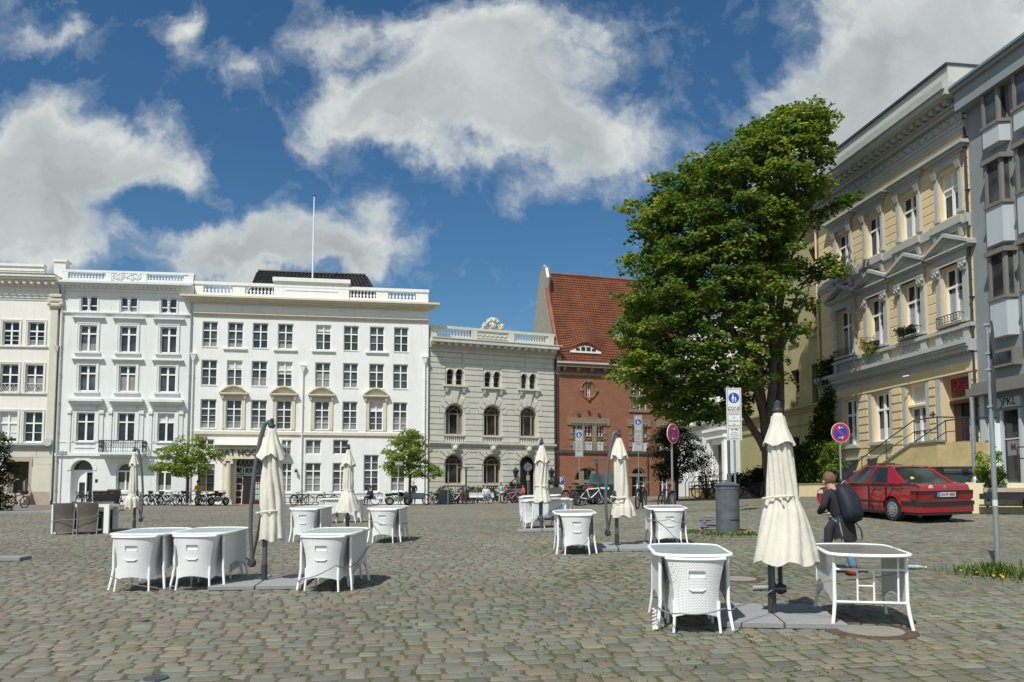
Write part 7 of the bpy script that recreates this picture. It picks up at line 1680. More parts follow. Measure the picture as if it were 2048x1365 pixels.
def boy():
 gpos=gp(1688,1152);gpos.z=gz(gpos.x,gpos.y)+.01;az=R(24)
 t=thing('person','boy in black jacket and jeans with red shoes walking away past the tables','person',gpos,az);t.scale=(.97,)*3
 pz=.80;hip=(0,0,pz);che=(0,.10,pz+.28);nk=(0,.17,pz+.45);hd=(-.01,.245,pz+.60)
 legL=[(-.09,.02,pz-.04),(-.10,.27,.45),(-.10,.22,.10),(-.10,.35,.05)];legR=[(.09,0,pz-.04),(.09,.03,.44),(.09,-.12,.09),(.09,-.0,.035)]
 aL=[(-.17,.12,pz+.40),(-.27,.10,pz+.20),(-.16,.30,pz+.12),(-.10,.37,pz+.14)];aR=[(.17,.12,pz+.40),(.27,.12,pz+.18),(.20,.30,pz+.10),(.15,.38,pz+.10)]
 nodes=[(hip,(.07,.06)),((0,.05,pz+.14),(.07,.06)),(che,(.09,.07)),(nk,.055),(hd,(.082,.10)),((hd[0],hd[1],hd[2]+.075),.075)];edges=[(0,1),(1,2),(2,3),(3,4),(4,5)]
 def limb(L_,rr,root):
  pv=root
  for p,r_ in zip(L_,rr):nodes.append((p,r_));edges.append((pv,len(nodes)-1));pv=len(nodes)-1
 limb(legL,(.05,.045,.035,.03),0);limb(legR,(.05,.045,.035,.03),0);limb(aL,(.035,.03,.026,.025),2);limb(aR,(.035,.03,.026,.025),2)
 skinned('body',nodes,edges,M['skin'],t,2)
 n2=[((0,-.01,pz+.02),(.15,.13)),((0,.05,pz+.15),(.15,.13)),(che,(.165,.135)),((nk[0],nk[1]-.01,nk[2]-.01),.085)];e2=[(0,1),(1,2),(2,3)]
 for L_ in(aL,aR):
  pv=2
  for p,r_ in zip(L_[:3],(.07,.06,.048)):n2.append((p,r_));e2.append((pv,len(n2)-1));pv=len(n2)-1
 skinned('jacket',n2,e2,cb,t,2)
 n3=[(hip,(.13,.115))];e3=[]
 for L_ in(legL,legR):
  pv=0
  for p,r_ in zip(L_[:3],(.095,.07,.062)):n3.append((p,r_));e3.append((pv,len(n3)-1));pv=len(n3)-1
 skinned('jeans',n3,e3,jean,t,2)
 f=MB();rows=[]
 for k in range(9):
  q=k/8;z=pz+.06-q*.34;rows.append([((.165+.02*q)*math.cos(a)-.0,(.14+.03*q)*math.sin(a)-.01-.02*q,z-.03*math.sin(a*3))for a in np.linspace(R(175),R(372),18)])
 f.grid(rows);f.grid([[(x*.96,y*.96,z)for x,y,z in rw]for rw in rows]);f.tube([(-.17,.02,pz-.0),(-.24,.03,pz-.12),(-.27,.02,pz-.3),(-.30,.0,pz-.46)],[.05,.07,.06,.035],8)
 f.build('tied_jacket',cb,t,smooth='all')
 f=MB();r=random.Random(4);rows=[]
 for i in range(9):
  a=-.55+(math.pi/2+.55)*i/8;rows.append([(hd[0]+.098*math.cos(a)*math.cos(q)*(1+r.uniform(-.05,.05)),hd[1]-.012+.112*math.cos(a)*math.sin(q)*(1+r.uniform(-.05,.05))-(.03 if math.sin(q)>.4 and i<5 else 0),hd[2]+.035+.115*math.sin(a))for q in np.linspace(0,6.2832,24)])
 f.grid(rows);f.build('hair',hbrown,t,smooth='all')
 f=MB();f.sphere((hd[0]-.087,hd[1]+.005,hd[2]-.01),.024,8,5,(.5,.8,1.2));f.build('ear',M['skin'],t,smooth='all');f=MB();f.sphere((hd[0],hd[1]+.10,hd[2]-.01),.017,6,4,(1,1.3,1.5));f.build('nose',M['skin'],t,smooth='all')
 f=MB();f.tube([(hd[0]-.09,hd[1]+.02,hd[2]+.02),(hd[0]-.06,hd[1]+.1,hd[2]+.025)],.004,4);f.build('glasses',M['signblack'],t)
 for L_ in(aL,aR):
  a,c=Vector(L_[2]),Vector(L_[3]);d=(c-a).normalized();sd_=d.cross(Vector((0,0,1))).normalized();f=MB();f.sphere(c+d*.02,.034,8,5,(1,1,.7))
  for k in range(4):b0=c+d*.04+sd_*(-.022+.015*k);L2_=(.045,.055,.05,.04)[k];f.tube([b0,b0+d*L2_*.6,b0+d*L2_*.9-Vector((0,0,.02))],.008,5)
  b0=c+sd_*.027;f.tube([b0,b0+d*.028+sd_*.015,b0+d*.05+sd_*.01],.009,5);f.build('hand',M['skin'],t,smooth='all')
 red=MC('red trainer',(.45,.05,.02),.6)
 for L_ in(legL,legR):
  a,c=Vector(L_[2]),Vector(L_[3]);m_=(a+c)/2;f=MB();f.mi=0;f.sphere(m_-Vector((0,0,.01)),.052,10,6,(.9,2.2,.95));f.mi=1;f.sphere(m_-Vector((0,0,.045)),.054,10,4,(.92,2.3,.35));f.build('shoe',[red,M['signblack']],t,smooth='all')
 navy=MC('navy backpack cloth',(.009,.013,.026),.7);b=thing('backpack','large navy hiking backpack with dangling grey straps on the boy in black','backpack',gpos,az);b.scale=(.86,.88,.95)
 T_=Matrix.Translation((0,.07,pz+.22))@Matrix.Rotation(R(-20),4,'X')
 f=MB();f.T=T_;rows=[]
 for i,(z,w_,d)in enumerate(((-.30,.10,.07),(-.29,.15,.15),(-.2,.175,.2),(-.05,.18,.21),(.1,.175,.19),(.2,.16,.15),(.27,.12,.1),(.29,.05,.04))):rows.append([(w_*(abs(math.cos(a))**.7)*(1 if math.cos(a)>0 else-1),-.13-d*.5+d*.62*(abs(math.sin(a))**.7)*(1 if math.sin(a)>0 else-1)-.02,z+.0)for a in np.linspace(0,6.2832,24)])
 f.grid(rows);f.build('main_bag',navy,b,smooth='all')
 f=MB();f.T=T_;rows=[[(w_*math.cos(a),-.31-d*max(0,math.sin(a))*1.0+.02,z)for a in np.linspace(0,math.pi,14)]for z,w_,d in((-.24,.07,.02),(-.22,.12,.07),(-.1,.13,.09),(.02,.12,.07),(.06,.07,.02))];f.grid(rows);f.build('front_pocket',MC('dark blue pocket',(.012,.018,.036)),b,smooth='all')
 f=MB();f.T=T_;f.tube([(-.04,-.23,.27),(-.05,-.26,.31),(0,-.27,.34),(.05,-.26,.31),(.04,-.23,.27)],.011,6);f.build('grab_handle',M['galv'],b,smooth='all')
 gs=MC('grey strap',(.28,.28,.27));
 for P_ in([(-.17,-.10,pz+.0),(-.15,-.14,pz-.2),(-.12,-.13,pz-.45)],[(.17,-.12,pz-.0),(.25,-.16,pz-.12),(.29,-.17,pz-.38)]):f=MB();f.tube(P_,[.012,.014,.02],5);f.build('loose_strap',gs,b)
 f=MB();f.T=T_;f.tube([(.03,-.375,.0),(.06,-.37,-.03),(.035,-.375,-.06),(.07,-.37,-.08),(.02,-.37,-.11)],.006,4);f.build('stitched_mark',M['galv'],b)
 for s_ in(-1,1):f=MB();f.tube([(s_*.08,-.02,pz+.44),(s_*.10,.13,pz+.50),(s_*.11,.24,pz+.36),(s_*.13,.17,pz+.18),(s_*.14,.0,pz+.1)],.022,6);f.build('shoulder_strap',navy,b)
boy()
def seat_at(px,Y,dz=0):p=onground(px,Y);p.z+=dz;return p
person(seat_at(396,58),R(160),'walking man in a yellow and black top beside the portal','walk',MC('yellow sports top',(.65,.45,.02)),khaki,hdark,sh)
person(seat_at(740,58.45),R(150),'hunched person in black sitting on the metal bench behind the conical parasol','sit',cb,cb,hdark,sh)
person(seat_at(827,61),R(20),'person in dark clothes with a white cap behind the long metal bench','stand',cb,jeand,MC('white cap',(.7,.7,.7)),sh)
person(seat_at(972,58.75),R(185),'seated man in white shirt and dark jacket crossing his jeans','sit',wh,jean,hgrey,sh)
person(seat_at(1002,60),R(180),'standing woman in a pale blue top before the hedge','stand',MC('pale blue top',(.35,.45,.5)),MC('white skirt',(.55,.55,.55)),hbrown,sh,H=1.5)
person(seat_at(1013,60.5),R(170),'seated person with auburn hair in dark clothes beside the pale blue woman','sit',MC('brown coat',(.10,.05,.03)),cb,MC('auburn hair',(.25,.08,.03)),sh)
person(seat_at(1047,60),R(120),'child in a bright orange red top near the palace door','stand',MC('orange red top',(.75,.10,.03)),jeand,hbrown,sh,H=1.25)
# ================================================================ bicycles and motorcycles
def bike(name,label,col,group='bicycles parked round the square',basket=False,fender=True):
 t=thing(name,label,'bicycle',(0,0,0),0,group);r=.34
 for x in(-.52,.52):
  f=MB();f.tube([(x+r*math.cos(a),0,r+r*math.sin(a))for a in np.linspace(0,6.2832,25)],.03,6,False);w_=f.build('wheel',M['rubber'],t,smooth='all')
  f=MB();f.tube([(x+(r-.025)*math.cos(a),0,r+(r-.025)*math.sin(a))for a in np.linspace(0,6.2832,25)],.010,4,False)
  for k in range(12):a=k*math.pi/6;f.tube([(x,.02*(-1)**k,r),(x+(r-.03)*math.cos(a),0,r+(r-.03)*math.sin(a))],.0025,3,False)
  f.tube([(x,-.04,r),(x,.04,r)],.02,6);f.build('spokes',M['grey'],w_)
 f=MB();bb=(-.06,0,.29);st=(-.2,0,.72);hd=(.34,0,.78);hl=(.37,0,.66);ra=(-.52,0,r)
 for a,c,rr in((bb,st,.017),(st,hd,.017),(bb,hl,.019),(hd,hl,.02),(ra,bb,.012),(ra,st,.01),(hl,(.52,0,r),.015)):f.tube([a,c],rr*1.5,6)
 f.build('frame',col,t,smooth=True)
 f=MB();f.tube([hd,(.33,0,.93)],.014,6);f.tube([(.2,-.29,.98),(.30,-.2,1.0),(.33,0,.94),(.30,.2,1.0),(.2,.29,.98)],.012,6);f.build('handlebar',M['galv'],t,smooth=True)
 f=MB();f.tube([st,(-.22,0,.86)],.014,6);f.sphere((-.24,0,.88),.1,8,5,(1.4,.75,.35));f.build('saddle',M['black'],t,smooth=True)
 f=MB();f.tube([(bb[0],-.05,bb[2]),(bb[0],.05,bb[2])],.07,10);f.tube([(bb[0],.07,bb[2]),(bb[0]+.1,.07,bb[2]-.13)],.01,5);f.tube([(bb[0],-.07,bb[2]),(bb[0]-.1,-.07,bb[2]+.13)],.01,5);f.box(bb[0]+.05,bb[0]+.15,.06,.14,bb[2]-.145,bb[2]-.12);f.build('crank',M['darkgrey'],t)
 if fender:f=MB();f.box(-.75,-.3,-.06,.06,.71,.725);f.tube([(-.68,.05,.71),(-.52,.05,.34)],.006,4);f.tube([(-.88+0*1,0,.5),(-.84,0,.6),(-.7,0,.7),(-.52,0,.725),(-.3,0,.66)],.02,5);f.build('rack',M['darkgrey'],t)
 if basket:f=MB();f.tbox(.42,0,.8,1.02,.22,.3,.3,.38);f.build('basket',M['black'],t)
 return t
BK={'black':bike('bicycle','x',M['black']),'red':bike('bicycle','x',mat('red bicycle paint',(.4,.02,.02),.4)),'white':bike('bicycle','x',mat('white bicycle paint',(.75,.75,.75),.4)),'grey':bike('bicycle','x',M['grey'],basket=True),'pink':bike('bicycle','x',mat('pink bicycle paint',(.6,.25,.3),.5))}
usedb=set()
BL=[(35,49,75,'grey','lone grey bicycle at the steps of the cream house'),(166,60,85,'black','black bicycle in the arched doorway of the pale blue house'),(190,59,20,'black','black bicycle left of the wheelie bins'),(246,59,60,'black','black bicycle right of the wheelie bins'),(288,59,30,'grey','grey basket bicycle under the balcony'),(303,58.5,70,'black','black bicycle leaning under the balcony, second in the row'),(318,59.5,110,'black','black bicycle turned outward beneath the right house window'),(333,58.5,15,'white','white bicycle left of the light leafed tree'),(347,59.5,50,'black','black bicycle just left of the small tree trunk'),(360,58.8,80,'grey','grey bicycle touching the small tree trunk'),(386,59,40,'black','black bicycle right of the small tree, behind the man in yellow'),(408,59.4,65,'black','black bicycle under the barred window left of the portal'),(420,58.6,20,'grey','grey basket bicycle nearest the portal column'),(597,58.5,65,'black','black bicycle at the left end of the iron railing'),(655,64,0,'black','black bicycle behind the iron railing'),(765,60.5,10,'white','white bicycle behind the short metal bench'),(868,60,8,'red','bright red bicycle between long bench and grey board'),(901,60.5,75,'black','black bicycle right of the grey board'),(910,59.5,40,'white','white bicycle right of the grey board'),(924,60.5,15,'red','red bicycle under the second palace window'),(936,60,60,'black','black bicycle left of the crowded bench'),(1022,59,25,'pink','pink bicycle beside the child in orange'),(1030,60,70,'black','black bicycle behind the pink bicycle'),(1152,40,100,'black','black bicycle on the left of the cluster by the brick house'),(1163,39,60,'black','upright black bicycle within the cluster by the brick house'),(1182,37.5,12,'white','white framed bicycle in front of the cluster by the brick house'),(1204,40,20,'grey','grey basket bicycle on the right of the cluster by the brick house'),(1281,30.5,68,'black','black bicycle right of the middle right parasol'),(1331,25.6,97,'black','black bicycle seen from behind at the no stopping sign'),(1412,47,8,'black','black bicycle by the planter wall of the white pilastered house'),(1493,42,170,'black','black bicycle sticking out right of the grey column'),(276,59.6,95,'black','black bicycle seen end on at the left of the balcony row'),(310,60,40,'grey','grey basket bicycle deep in the row below the balcony'),(326,60,85,'black','black bicycle seen end on in the middle of the balcony row'),(341,60.2,5,'black','black bicycle side on against the pale blue wall'),(398,60,100,'black','black bicycle seen end on behind the man in yellow'),(604,59.4,15,'black','black bicycle side on at the left end of the iron railing'),(886,61.5,30,'black','black bicycle behind the slanted grey board'),(916,61,90,'black','black bicycle seen end on below the palace hedge'),(930,61.5,50,'grey','grey basket bicycle below the palace hedge'),(995,61,20,'black','black bicycle behind the woman in pale blue'),(1018,61.5,50,'black','black bicycle between seated person and palace door'),(1170,41,20,'black','black bicycle side on at the back of the brick house cluster'),(1192,39,110,'black','black bicycle seen end on behind the white framed one'),(1145,42,40,'grey','grey basket bicycle at the left end of the brick house cluster')]
for(px,Y,dg,k,lb)in BL:
 p=onground(px,Y);p.z+=.01
 if k not in usedb:usedb.add(k);o=BK[k];o.location=p;o.rotation_euler=(R(4),0,R(dg));o['label']=lb
 else:o=dup(BK[k],p,(R(4),0,R(dg)),lb)
def motorcycle(px,Y,dg,label,colr):
 p=onground(px,Y);t=thing('motorcycle',label,'motorcycle',p,R(dg),'motorcycles by the white house')
 for x in(-.62,.65):f=MB();f.T=Matrix.Translation((x,0,.3))@Matrix.Rotation(R(90),4,'X');f.lathe([(.18,-.06),(.27,-.06),(.30,0),(.27,.06),(.18,.06)],20,cap=False);w_=f.build('wheel',M['rubber'],t,smooth=True);f=MB();f.T=Matrix.Translation((x,0,.3))@Matrix.Rotation(R(90),4,'X');f.lathe([(.19,-.04),(.05,-.03),(.05,.03),(.19,.04)],14,cap=False);f.build('rim',M['galv'],w_)
 f=MB();f.sphere((.12,0,.78),.2,10,7,(1.4,.7,.8));f.build('tank',colr,t,smooth=True);f=MB();f.tbox(-.75,0,.62,.82,.3,.2,.36,.24);f.build('fender',colr,t)
 f=MB();f.sphere((-.35,0,.78),.22,10,6,(1.7,.6,.45));f.build('saddle',M['black'],t,smooth=True)
 f=MB();f.tube([(.65,.06,.3),(.42,.06,.95)],.025,6);f.tube([(.65,-.06,.3),(.42,-.06,.95)],.025,6);f.tube([(.3,-.35,1.05),(.42,0,1.0),(.3,.35,1.05)],.018,6);f.box(-.25,.3,-.12,.12,.3,.62);f.tube([(.2,.14,.3),(-.8,.16,.36)],.045,8);f.build('engine',M['galv'],t)
 f=MB();f.sphere((.55,0,.88),.1,8,6);f.build('headlight',M['signwhite'],t);f=MB();f.box(-1.0,-.9,-.1,.1,.5,.62);f.build('number_plate',M['signwhite'],t)
motorcycle(437,58,60,'dark red motorcycle parked right beside the portal column',mat('dark red tank',(.12,.01,.012),.3));motorcycle(797,58,15,'black motorcycle between the two metal benches',M['black'])
# ================================================================ signs, lamps, bins, benches, garden walls
def pole_thing(name,label,cat,p,rz,h,r=.03,mt='galv',group=None):
 t=thing(name,label,cat,p,rz,group);f=MB();f.tube([(0,0,-.05),(0,0,h)],r,10);f.tube([(0,0,h),(0,0,h+.01)],r*1.15,10);f.build('pole',M[mt],t,smooth=True);return t
def disc(f,x,z,r,y0,y1,n=28,sx=1.0):f.prism([(x+r*sx*math.cos(a),z+r*math.sin(a))for a in np.linspace(0,2*math.pi,n,endpoint=False)][::-1],y0,y1)
def zone_sign(px,Y,ytop,ybot,wpx,rz,label,full=True,text=True,mirror=False,pole='galv'):
 p=onground(px,Y);h1=at(px,ytop,Y).z-p.z;h0=at(px,ybot,Y).z-p.z;w_=wpx/FPX*Y;H=h1-h0
 t=pole_thing('pedestrian_zone_sign',label,'road sign',p,R(rz),h1+.03,.032,pole,'pedestrian zone signs');zz=h1-H*.45
 def plate(z0,z1,nm):
  f=MB();f.box(-w_/2,w_/2,-.062,-.04,z0,z1);o=f.build(nm,M['signwhite' if text else 'signdull'],t);g=MB();e=.012*w_/.45;q=.03*w_/.45
  for a,b_,c,d in((-w_/2+q,w_/2-q,z0+q,z0+q+e),(-w_/2+q,w_/2-q,z1-q-e,z1-q),(-w_/2+q,-w_/2+q+e,z0+q,z1-q),(w_/2-q-e,w_/2-q,z0+q,z1-q)):g.box(a,b_,-.065,-.061,c,d)
  g.build('border',M['signblack'],o);return o
 a=plate(zz,h1,'zone_plate');s=w_/.5;cz=h1-(h1-zz)*.42;rr=min(w_*.36,(h1-zz)*.34)
 f=MB();disc(f,0,cz,rr,-.068,-.0655);bl=f.build('blue_disc',M['blue']if not mirror else M['signgrey'],a)
 f=MB();u=rr
 disc(f,-.15*u,cz+.62*u,.13*u,-.072,-.0685,12);f.prism([(-.15*u-.08*u,cz+.45*u),(-.15*u-.3*u,cz-.25*u),(-.15*u+.22*u,cz-.25*u),(-.15*u+.1*u,cz+.45*u)],-.072,-.0685)
 for x in(-.27,-.08):f.box(x*u-.05*u,x*u+.05*u,-.072,-.0685,cz-.8*u,cz-.25*u)
 disc(f,.33*u,cz+.08*u,.1*u,-.072,-.0685,12);f.prism([(.33*u-.07*u,cz-.05*u),(.33*u-.15*u,cz-.45*u),(.33*u+.15*u,cz-.45*u),(.33*u+.07*u,cz-.05*u)],-.072,-.0685)
 for x in(.25,.38):f.box(x*u-.035*u,x*u+.035*u,-.072,-.0685,cz-.8*u,cz-.45*u)
 f.tube([(.0,-.07,cz+.1*u),(.2*u,-.07,cz-.15*u)],.04*u,4);f.build('pictogram',M['signwhite'],bl)
 if text:lettering(a,'ZONE',0,-.064,zz+(h1-zz)*.13,.17*s*.9,M['signblack'],.002)
 if full:
  z1=zz-.01;z0=h0;zm=z0+(z1-z0)*.47;b_=plate(zm+.006,z1,'delivery_plate');c=plate(z0,zm-.006,'towing_plate')
  if text:
   for k,tx in enumerate(('Lieferverkehr','für','Marktbezieher','frei')):lettering(b_,tx,0,-.064,z1-(z1-zm)*(.18+.215*k),.066*s,M['signblack'],.002)
   f=MB();zq=zm-(zm-z0)*.22;f.box(-.11*s,-.02*s,-.066,-.063,zq-.015*s,zq+.015*s);f.box(.02*s,.11*s,-.066,-.063,zq-.012*s,zq+.02*s);f.tube([(.04*s,-.065,zq+.03*s),(.12*s,-.065,zq-.02*s)],.012*s,4);f.build('tow_symbol',M['signblack'],c)
   for k,tx in enumerate(('Widerrechtlich','abgestellte Fahrzeuge','werden kostenpflichtig','abgeschleppt')):lettering(c,tx,0,-.064,zm-(zm-z0)*(.42+.14*k),.034*s,M['signblack'],.002)
  else:
   f=MB()
   for q in(.25,.45,.65):f.box(-w_*.25,w_*.25,-.064,-.0625,zm+(z1-zm)*q,zm+(z1-zm)*q+.02)
   f.build('text_lines',M['signblack'],b_);f=MB();f.box(-w_*.2,-.02,-.064,-.0625,zm-(zm-z0)*.3,zm-(zm-z0)*.2);f.box(.02,w_*.2,-.064,-.0625,zm-(zm-z0)*.3,zm-(zm-z0)*.2);f.build('tow_symbol',M['signblack'],c)
 return t
zs_=zone_sign(1471,26,777,881,29,-10,'nearest blue and white pedestrian ZONE sign above the grey column')
zone_sign(1278,46,831,903,16,-8,'pedestrian zone sign between brick house windows and the dark tree',text=False)
zone_sign(1159,50,860,914,16,-8,'pedestrian zone sign above the bicycle cluster at the brick house',text=False)
zone_sign(797,52,924,940,15,10,'small pedestrian zone end sign at the long metal bench',full=False,text=False,mirror=True)
zone_sign(121,50,903,921,20,12,'small pedestrian zone end sign at the pale blue house corner',full=False,text=False,mirror=True)
p=onground(1459,28);t=pole_thing('lamp_post','slim dark lamp post standing close behind the nearest ZONE sign','lamp post',p,0,3.9,.05,'grey');f=MB();f.tube([(0,0,0),(0,0,1.2)],.08,10);f.build('base',M['grey'],t);f=MB();f.tbox(0,0,3.9,4.1,.1,.1,.2,.2);f.tbox(0,0,4.1,4.2,.2,.2,.05,.05);f.build('lamp_head',M['grey'],t)
def round_sign(px,Y,yc,rpx,rz,label,cross,group='round stopping signs'):
 p=onground(px,Y);zc=at(px,yc,Y).z-p.z;r=rpx/FPX*Y
 t=pole_thing('no_stopping_sign',label,'road sign',p,R(rz),zc+r*.3,.032,'galv',group)
 f=MB();disc(f,0,zc,r,-.06,-.04,36);a=f.build('disc',M['signwhite'],t);f=MB();disc(f,0,zc,r*.95,-.063,-.0605,36);b_=f.build('red_ring',M['red'],a);f=MB();disc(f,0,zc,r*.72,-.066,-.0635,36);c=f.build('blue_field',M['blue'],b_)
 f=MB()
 for a_ in((45,)if not cross else(45,-45)):
  f.T=Matrix.Translation((0,0,zc))@Matrix.Rotation(R(a_),4,'Y');f.box(-r*.74,r*.74,-.069-.0008*(a_>0),-.0665,-r*.11,r*.11);f.T=None
 f.build('red_bar',M['red'],c)
 f=MB();yy0,yy1=-.0735,-.070
 for s_,zz in((1,.5),(-1,-.5)):
  d=s_*(1 if cross else-1);z_=zc+zz*r;L_=r*.26
  f.box(-L_,L_,yy0,yy1,z_-r*.035,z_+r*.035)
  for q in(1,-1):f.T=Matrix.Translation((d*L_,0,z_))@Matrix.Rotation(R(38)*q*d,4,'Y');f.box(min(-d*L_*.8,0),max(-d*L_*.8,0),yy0,yy1-.0002*q,-r*.035,r*.035);f.T=None
 f.build('arrows',M['signwhite'],c)
round_sign(1345,25.2,868,20,44,'round red and blue no stopping sign with crossed bars and two arrows',True)
round_sign(1683,26.8,866,20,8,'round red and blue no parking sign beside the red car',False)
p=onground(1056,59);t=pole_thing('round_sign','grey back of a round sign before the dark palace door','road sign',p,0,2.9);f=MB();disc(f,0,2.55,.3,-.05,-.03);f.build('disc',M['galvdark'],t);f=MB();f.box(-.12,.12,-.05,-.03,1.6,1.95);f.build('plate',M['signgrey'],t)
def tlamp(px,Y,ytop,label):
 p=onground(px,Y);h=at(px,ytop,Y).z-p.z;t=pole_thing('street_lamp',label,'street lamp',p,0,h,.06,'darkgrey','flat headed street lamps');f=MB();f.box(-.55,.55,-.12,.12,h,h+.09);f.box(-.1,.1,-.1,.1,h-.2,h);f.build('lamp_head',M['grey'],t)
tlamp(1194,50,921,'flat headed street lamp before the brick house arch');tlamp(932,57,937,'flat headed street lamp before the palace windows')
p=onground(888,58.5);f=MB();f.prism([(-.42,0),(.42,0),(.42,1.05),(.1,1.05),(-.42,.7)],-.06,.06);o=f.build('display_board',M['grey'],None);o.location=p;tag(o,'slanted grey steel board standing between bicycles before the palace','board')
p=onground(896,57.5);pole_thing('sign_pole','thin bare grey pole beside the slanted board before the palace','pole',p,0,2.3,.03)
p=gp(1456,1066);t=thing('utility_column','round dull zinc column with a conical cap and dark slot','column',p)
f=MB();f.lathe([(.262,-.06),(.262,1.075),(.25,1.09)],36,cap=False);f.lathe([(.2625,.98),(.268,.985),(.268,1.0),(.2625,1.005)],36,cap=False);f.build('drum',M['galvdark'],t,smooth=True)
f=MB();f.lathe([(.25,1.06),(.285,1.065),(.288,1.085),(.15,1.14),(.0,1.17)],36,cap=False);f.build('cap',M['galvdark'],t,smooth=True)
f=MB();n=10;a0=[R(-93+66*k/n)for k in range(n+1)];f.grid([[(.266*math.cos(a),.266*math.sin(a),z)for a in a0]for z in(.28,.305)]);f.build('slot',M['dark'],t)
p=gp(1418,1060);r_=random.Random(2)
for k in range(6):
 f=MB();f.box(-.16,.16,-.2,.2,0,.045);o=f.build('stacked_slab',M['concrete'],None);o.location=(p.x+r_.uniform(-.02,.02),p.y+r_.uniform(-.02,.02),p.z+.012+k*.055+.005);o.rotation_euler=(0,0,R(8)+r_.uniform(-.12,.12));o['kind']='thing'
 tag(o,('bottom','second','third','fourth','fifth','topmost')[k]+' grey slab of the small stack leaning by the zinc column','slab','grey slabs stacked by the zinc column')
M['lightsteel']=mat('light perforated steel',(.5,.52,.54),.4,metal=.1,var=.15,scale=12)
def bench(px0,px1,Y,label):
 a,c=onground(px0,Y),onground(px1,Y);L_=(c-a).length;t=thing('metal_bench',label,'bench',(a+c)/2,R(6),'perforated metal benches');f=MB()
 n=8;P_=[(-.24,.44),(-.1,.42),(.08,.41),(.17,.46),(.2,.6),(.23,.78),(.22,.82)];f.grid([[(x,y,z)for x in(-L_/2,0,L_/2)]for y,z in P_][::-1]);f.grid([[(x,y,z+.015)for x in(-L_/2,0,L_/2)]for y,z in P_]);f.build('seat',M['lightsteel'],t,smooth='all')
 f=MB()
 for k in range(4):x=-L_/2+L_*k/3;f.tube([(x,y,z+.01)for y,z in P_[::-1]],.022,5)
 f.tube([(-L_/2,.22,.83),(L_/2,.22,.83)],.02,5);f.build('frame',M['galv'],t)
 for x in(-L_/2+.1,L_/2-.1):f=MB();f.tube([(x,0,0),(x,0,.42)],.035,6);f.box(x-.03,x+.03,-.22,.22,0,.03);f.build('leg',M['galv'],t)
bench(736,765,58.5,'short metal bench with the hunched person on its left end');bench(799,849,58.5,'long metal bench with four panels before the white house corner');bench(939,988,58.8,'metal bench carrying the man in the white shirt');bench(715,733,58.6,'end of a metal bench partly hidden by the conical parasol')
def wheelie(px,Y,rz,label,s=1.0):
 p=onground(px,Y);t=thing('wheelie_bin',label,'bin',p,R(rz),'wheelie bins before the pale blue house');t.scale=(s,)*3;f=MB();f.tbox(0,0,.06,.98,.46,.5,.58,.7);f.build('body',M['black'],t);f=MB();f.tbox(0,0,.98,1.06,.62,.76,.54,.6);f.box(-.25,.25,.33,.42,.95,1.0);f.build('lid',M['darkgrey'],t);f=MB();f.box(-.13,.13,-.335,-.30,.80,.85);f.build('red_label',mat('faded red label',(.3,.03,.02),.6),t)
 for sx in(-1,1):f=MB();f.T=Matrix.Translation((sx*.24,.24,.1))@Matrix.Rotation(R(90),4,'Y');f.lathe([(.1,-.03),(.1,.03)],12);f.build('wheel',M['rubber'],t)
wheelie(198,58,4,'wheelie bin on the left with a bicycle in front',1.0);wheelie(212,57.6,6,'middle wheelie bin with a small red label');wheelie(228,57,4,'largest wheelie bin on the right with a red label',1.08)
def container(px,Y,rz,w_,label):
 p=onground(px,Y);t=thing('waste_container',label,'container',p,R(rz),'big black waste containers');f=MB();f.tbox(0,0,.2,1.1,w_-.12,.85,w_,1.0);f.box(-w_/2-.02,w_/2+.02,-.53,.53,1.07,1.13);f.build('body',M['darkgrey'],t,smooth=True)
 f=MB();f.prismx([(-.54,1.13),(-.5,1.2),(-.2,1.3),(.3,1.3),(.54,1.2),(.54,1.13)],-w_/2-.02,w_/2+.02);f.box(-.1,.1,-.58,-.5,1.1,1.2);f.build('lid',M['black'],t)
 for sx in(-1,1):
  for sy in(-1,1):f=MB();f.T=Matrix.Translation((sx*(w_/2-.15),sy*.35,.1))@Matrix.Rotation(R(90),4,'Y');f.lathe([(.1,-.03),(.1,.03)],10);f.build('wheel',M['rubber'],t)
container(1922,28.2,-12,1.25,'big black waste container behind the boot of the red car');container(1872,29.6,-12,1.3,'black waste container half hidden by the roof of the red car')
wa,wb=Vector((13.1,23.9,0)),Vector((17.2,22.0,0));wd=(wb-wa).normalized();zb_=min(gz(wa.x,wa.y),gz(wb.x,wb.y))-.05;waz=math.atan2(wd.y,wd.x);WL=(wb-wa).length+2
t=thing('garden_wall','light yellow garden wall at the right edge with a planting trough','wall',(wa.x,wa.y,zb_),waz)
f=MB();f.box(0,WL,0,.22,0,.98);f.box(0,.28,-.02,.24,.0,1.0);f.box(0,.2,.22,4.2,0,.98);f.build('wall',M['lightyellowwall'],t);f=MB();f.box(.45,WL,-.28,.0,.72,.84);f.build('trough',M['pinkstone'],t);f=MB();f.box(.2,WL,.24,4.0,.6,.9);f.build('soil',mat('dark soil',(.05,.035,.025),.95),t)
t=thing('plank_bench','dark plank bench fixed along the light yellow garden wall','bench',(wa.x,wa.y,zb_),waz);f=MB();f.box(.32,WL,-.42,-.34,.52,.68);f.box(.32,WL,-.45,-.05,.33,.37);f.build('planks',M['black'],t);f=MB()
for x in(.5,1.4,2.3,3.2,4.1):f.prismx([(-.40,.37),(-.34,.6),(-.3,.6),(-.02,.45),(-.02,.3)],x,x+.08)
f.build('brackets',M['black'],t)
WM=Matrix.Translation((wa.x,wa.y,zb_))@Matrix.Rotation(waz,4,'Z')
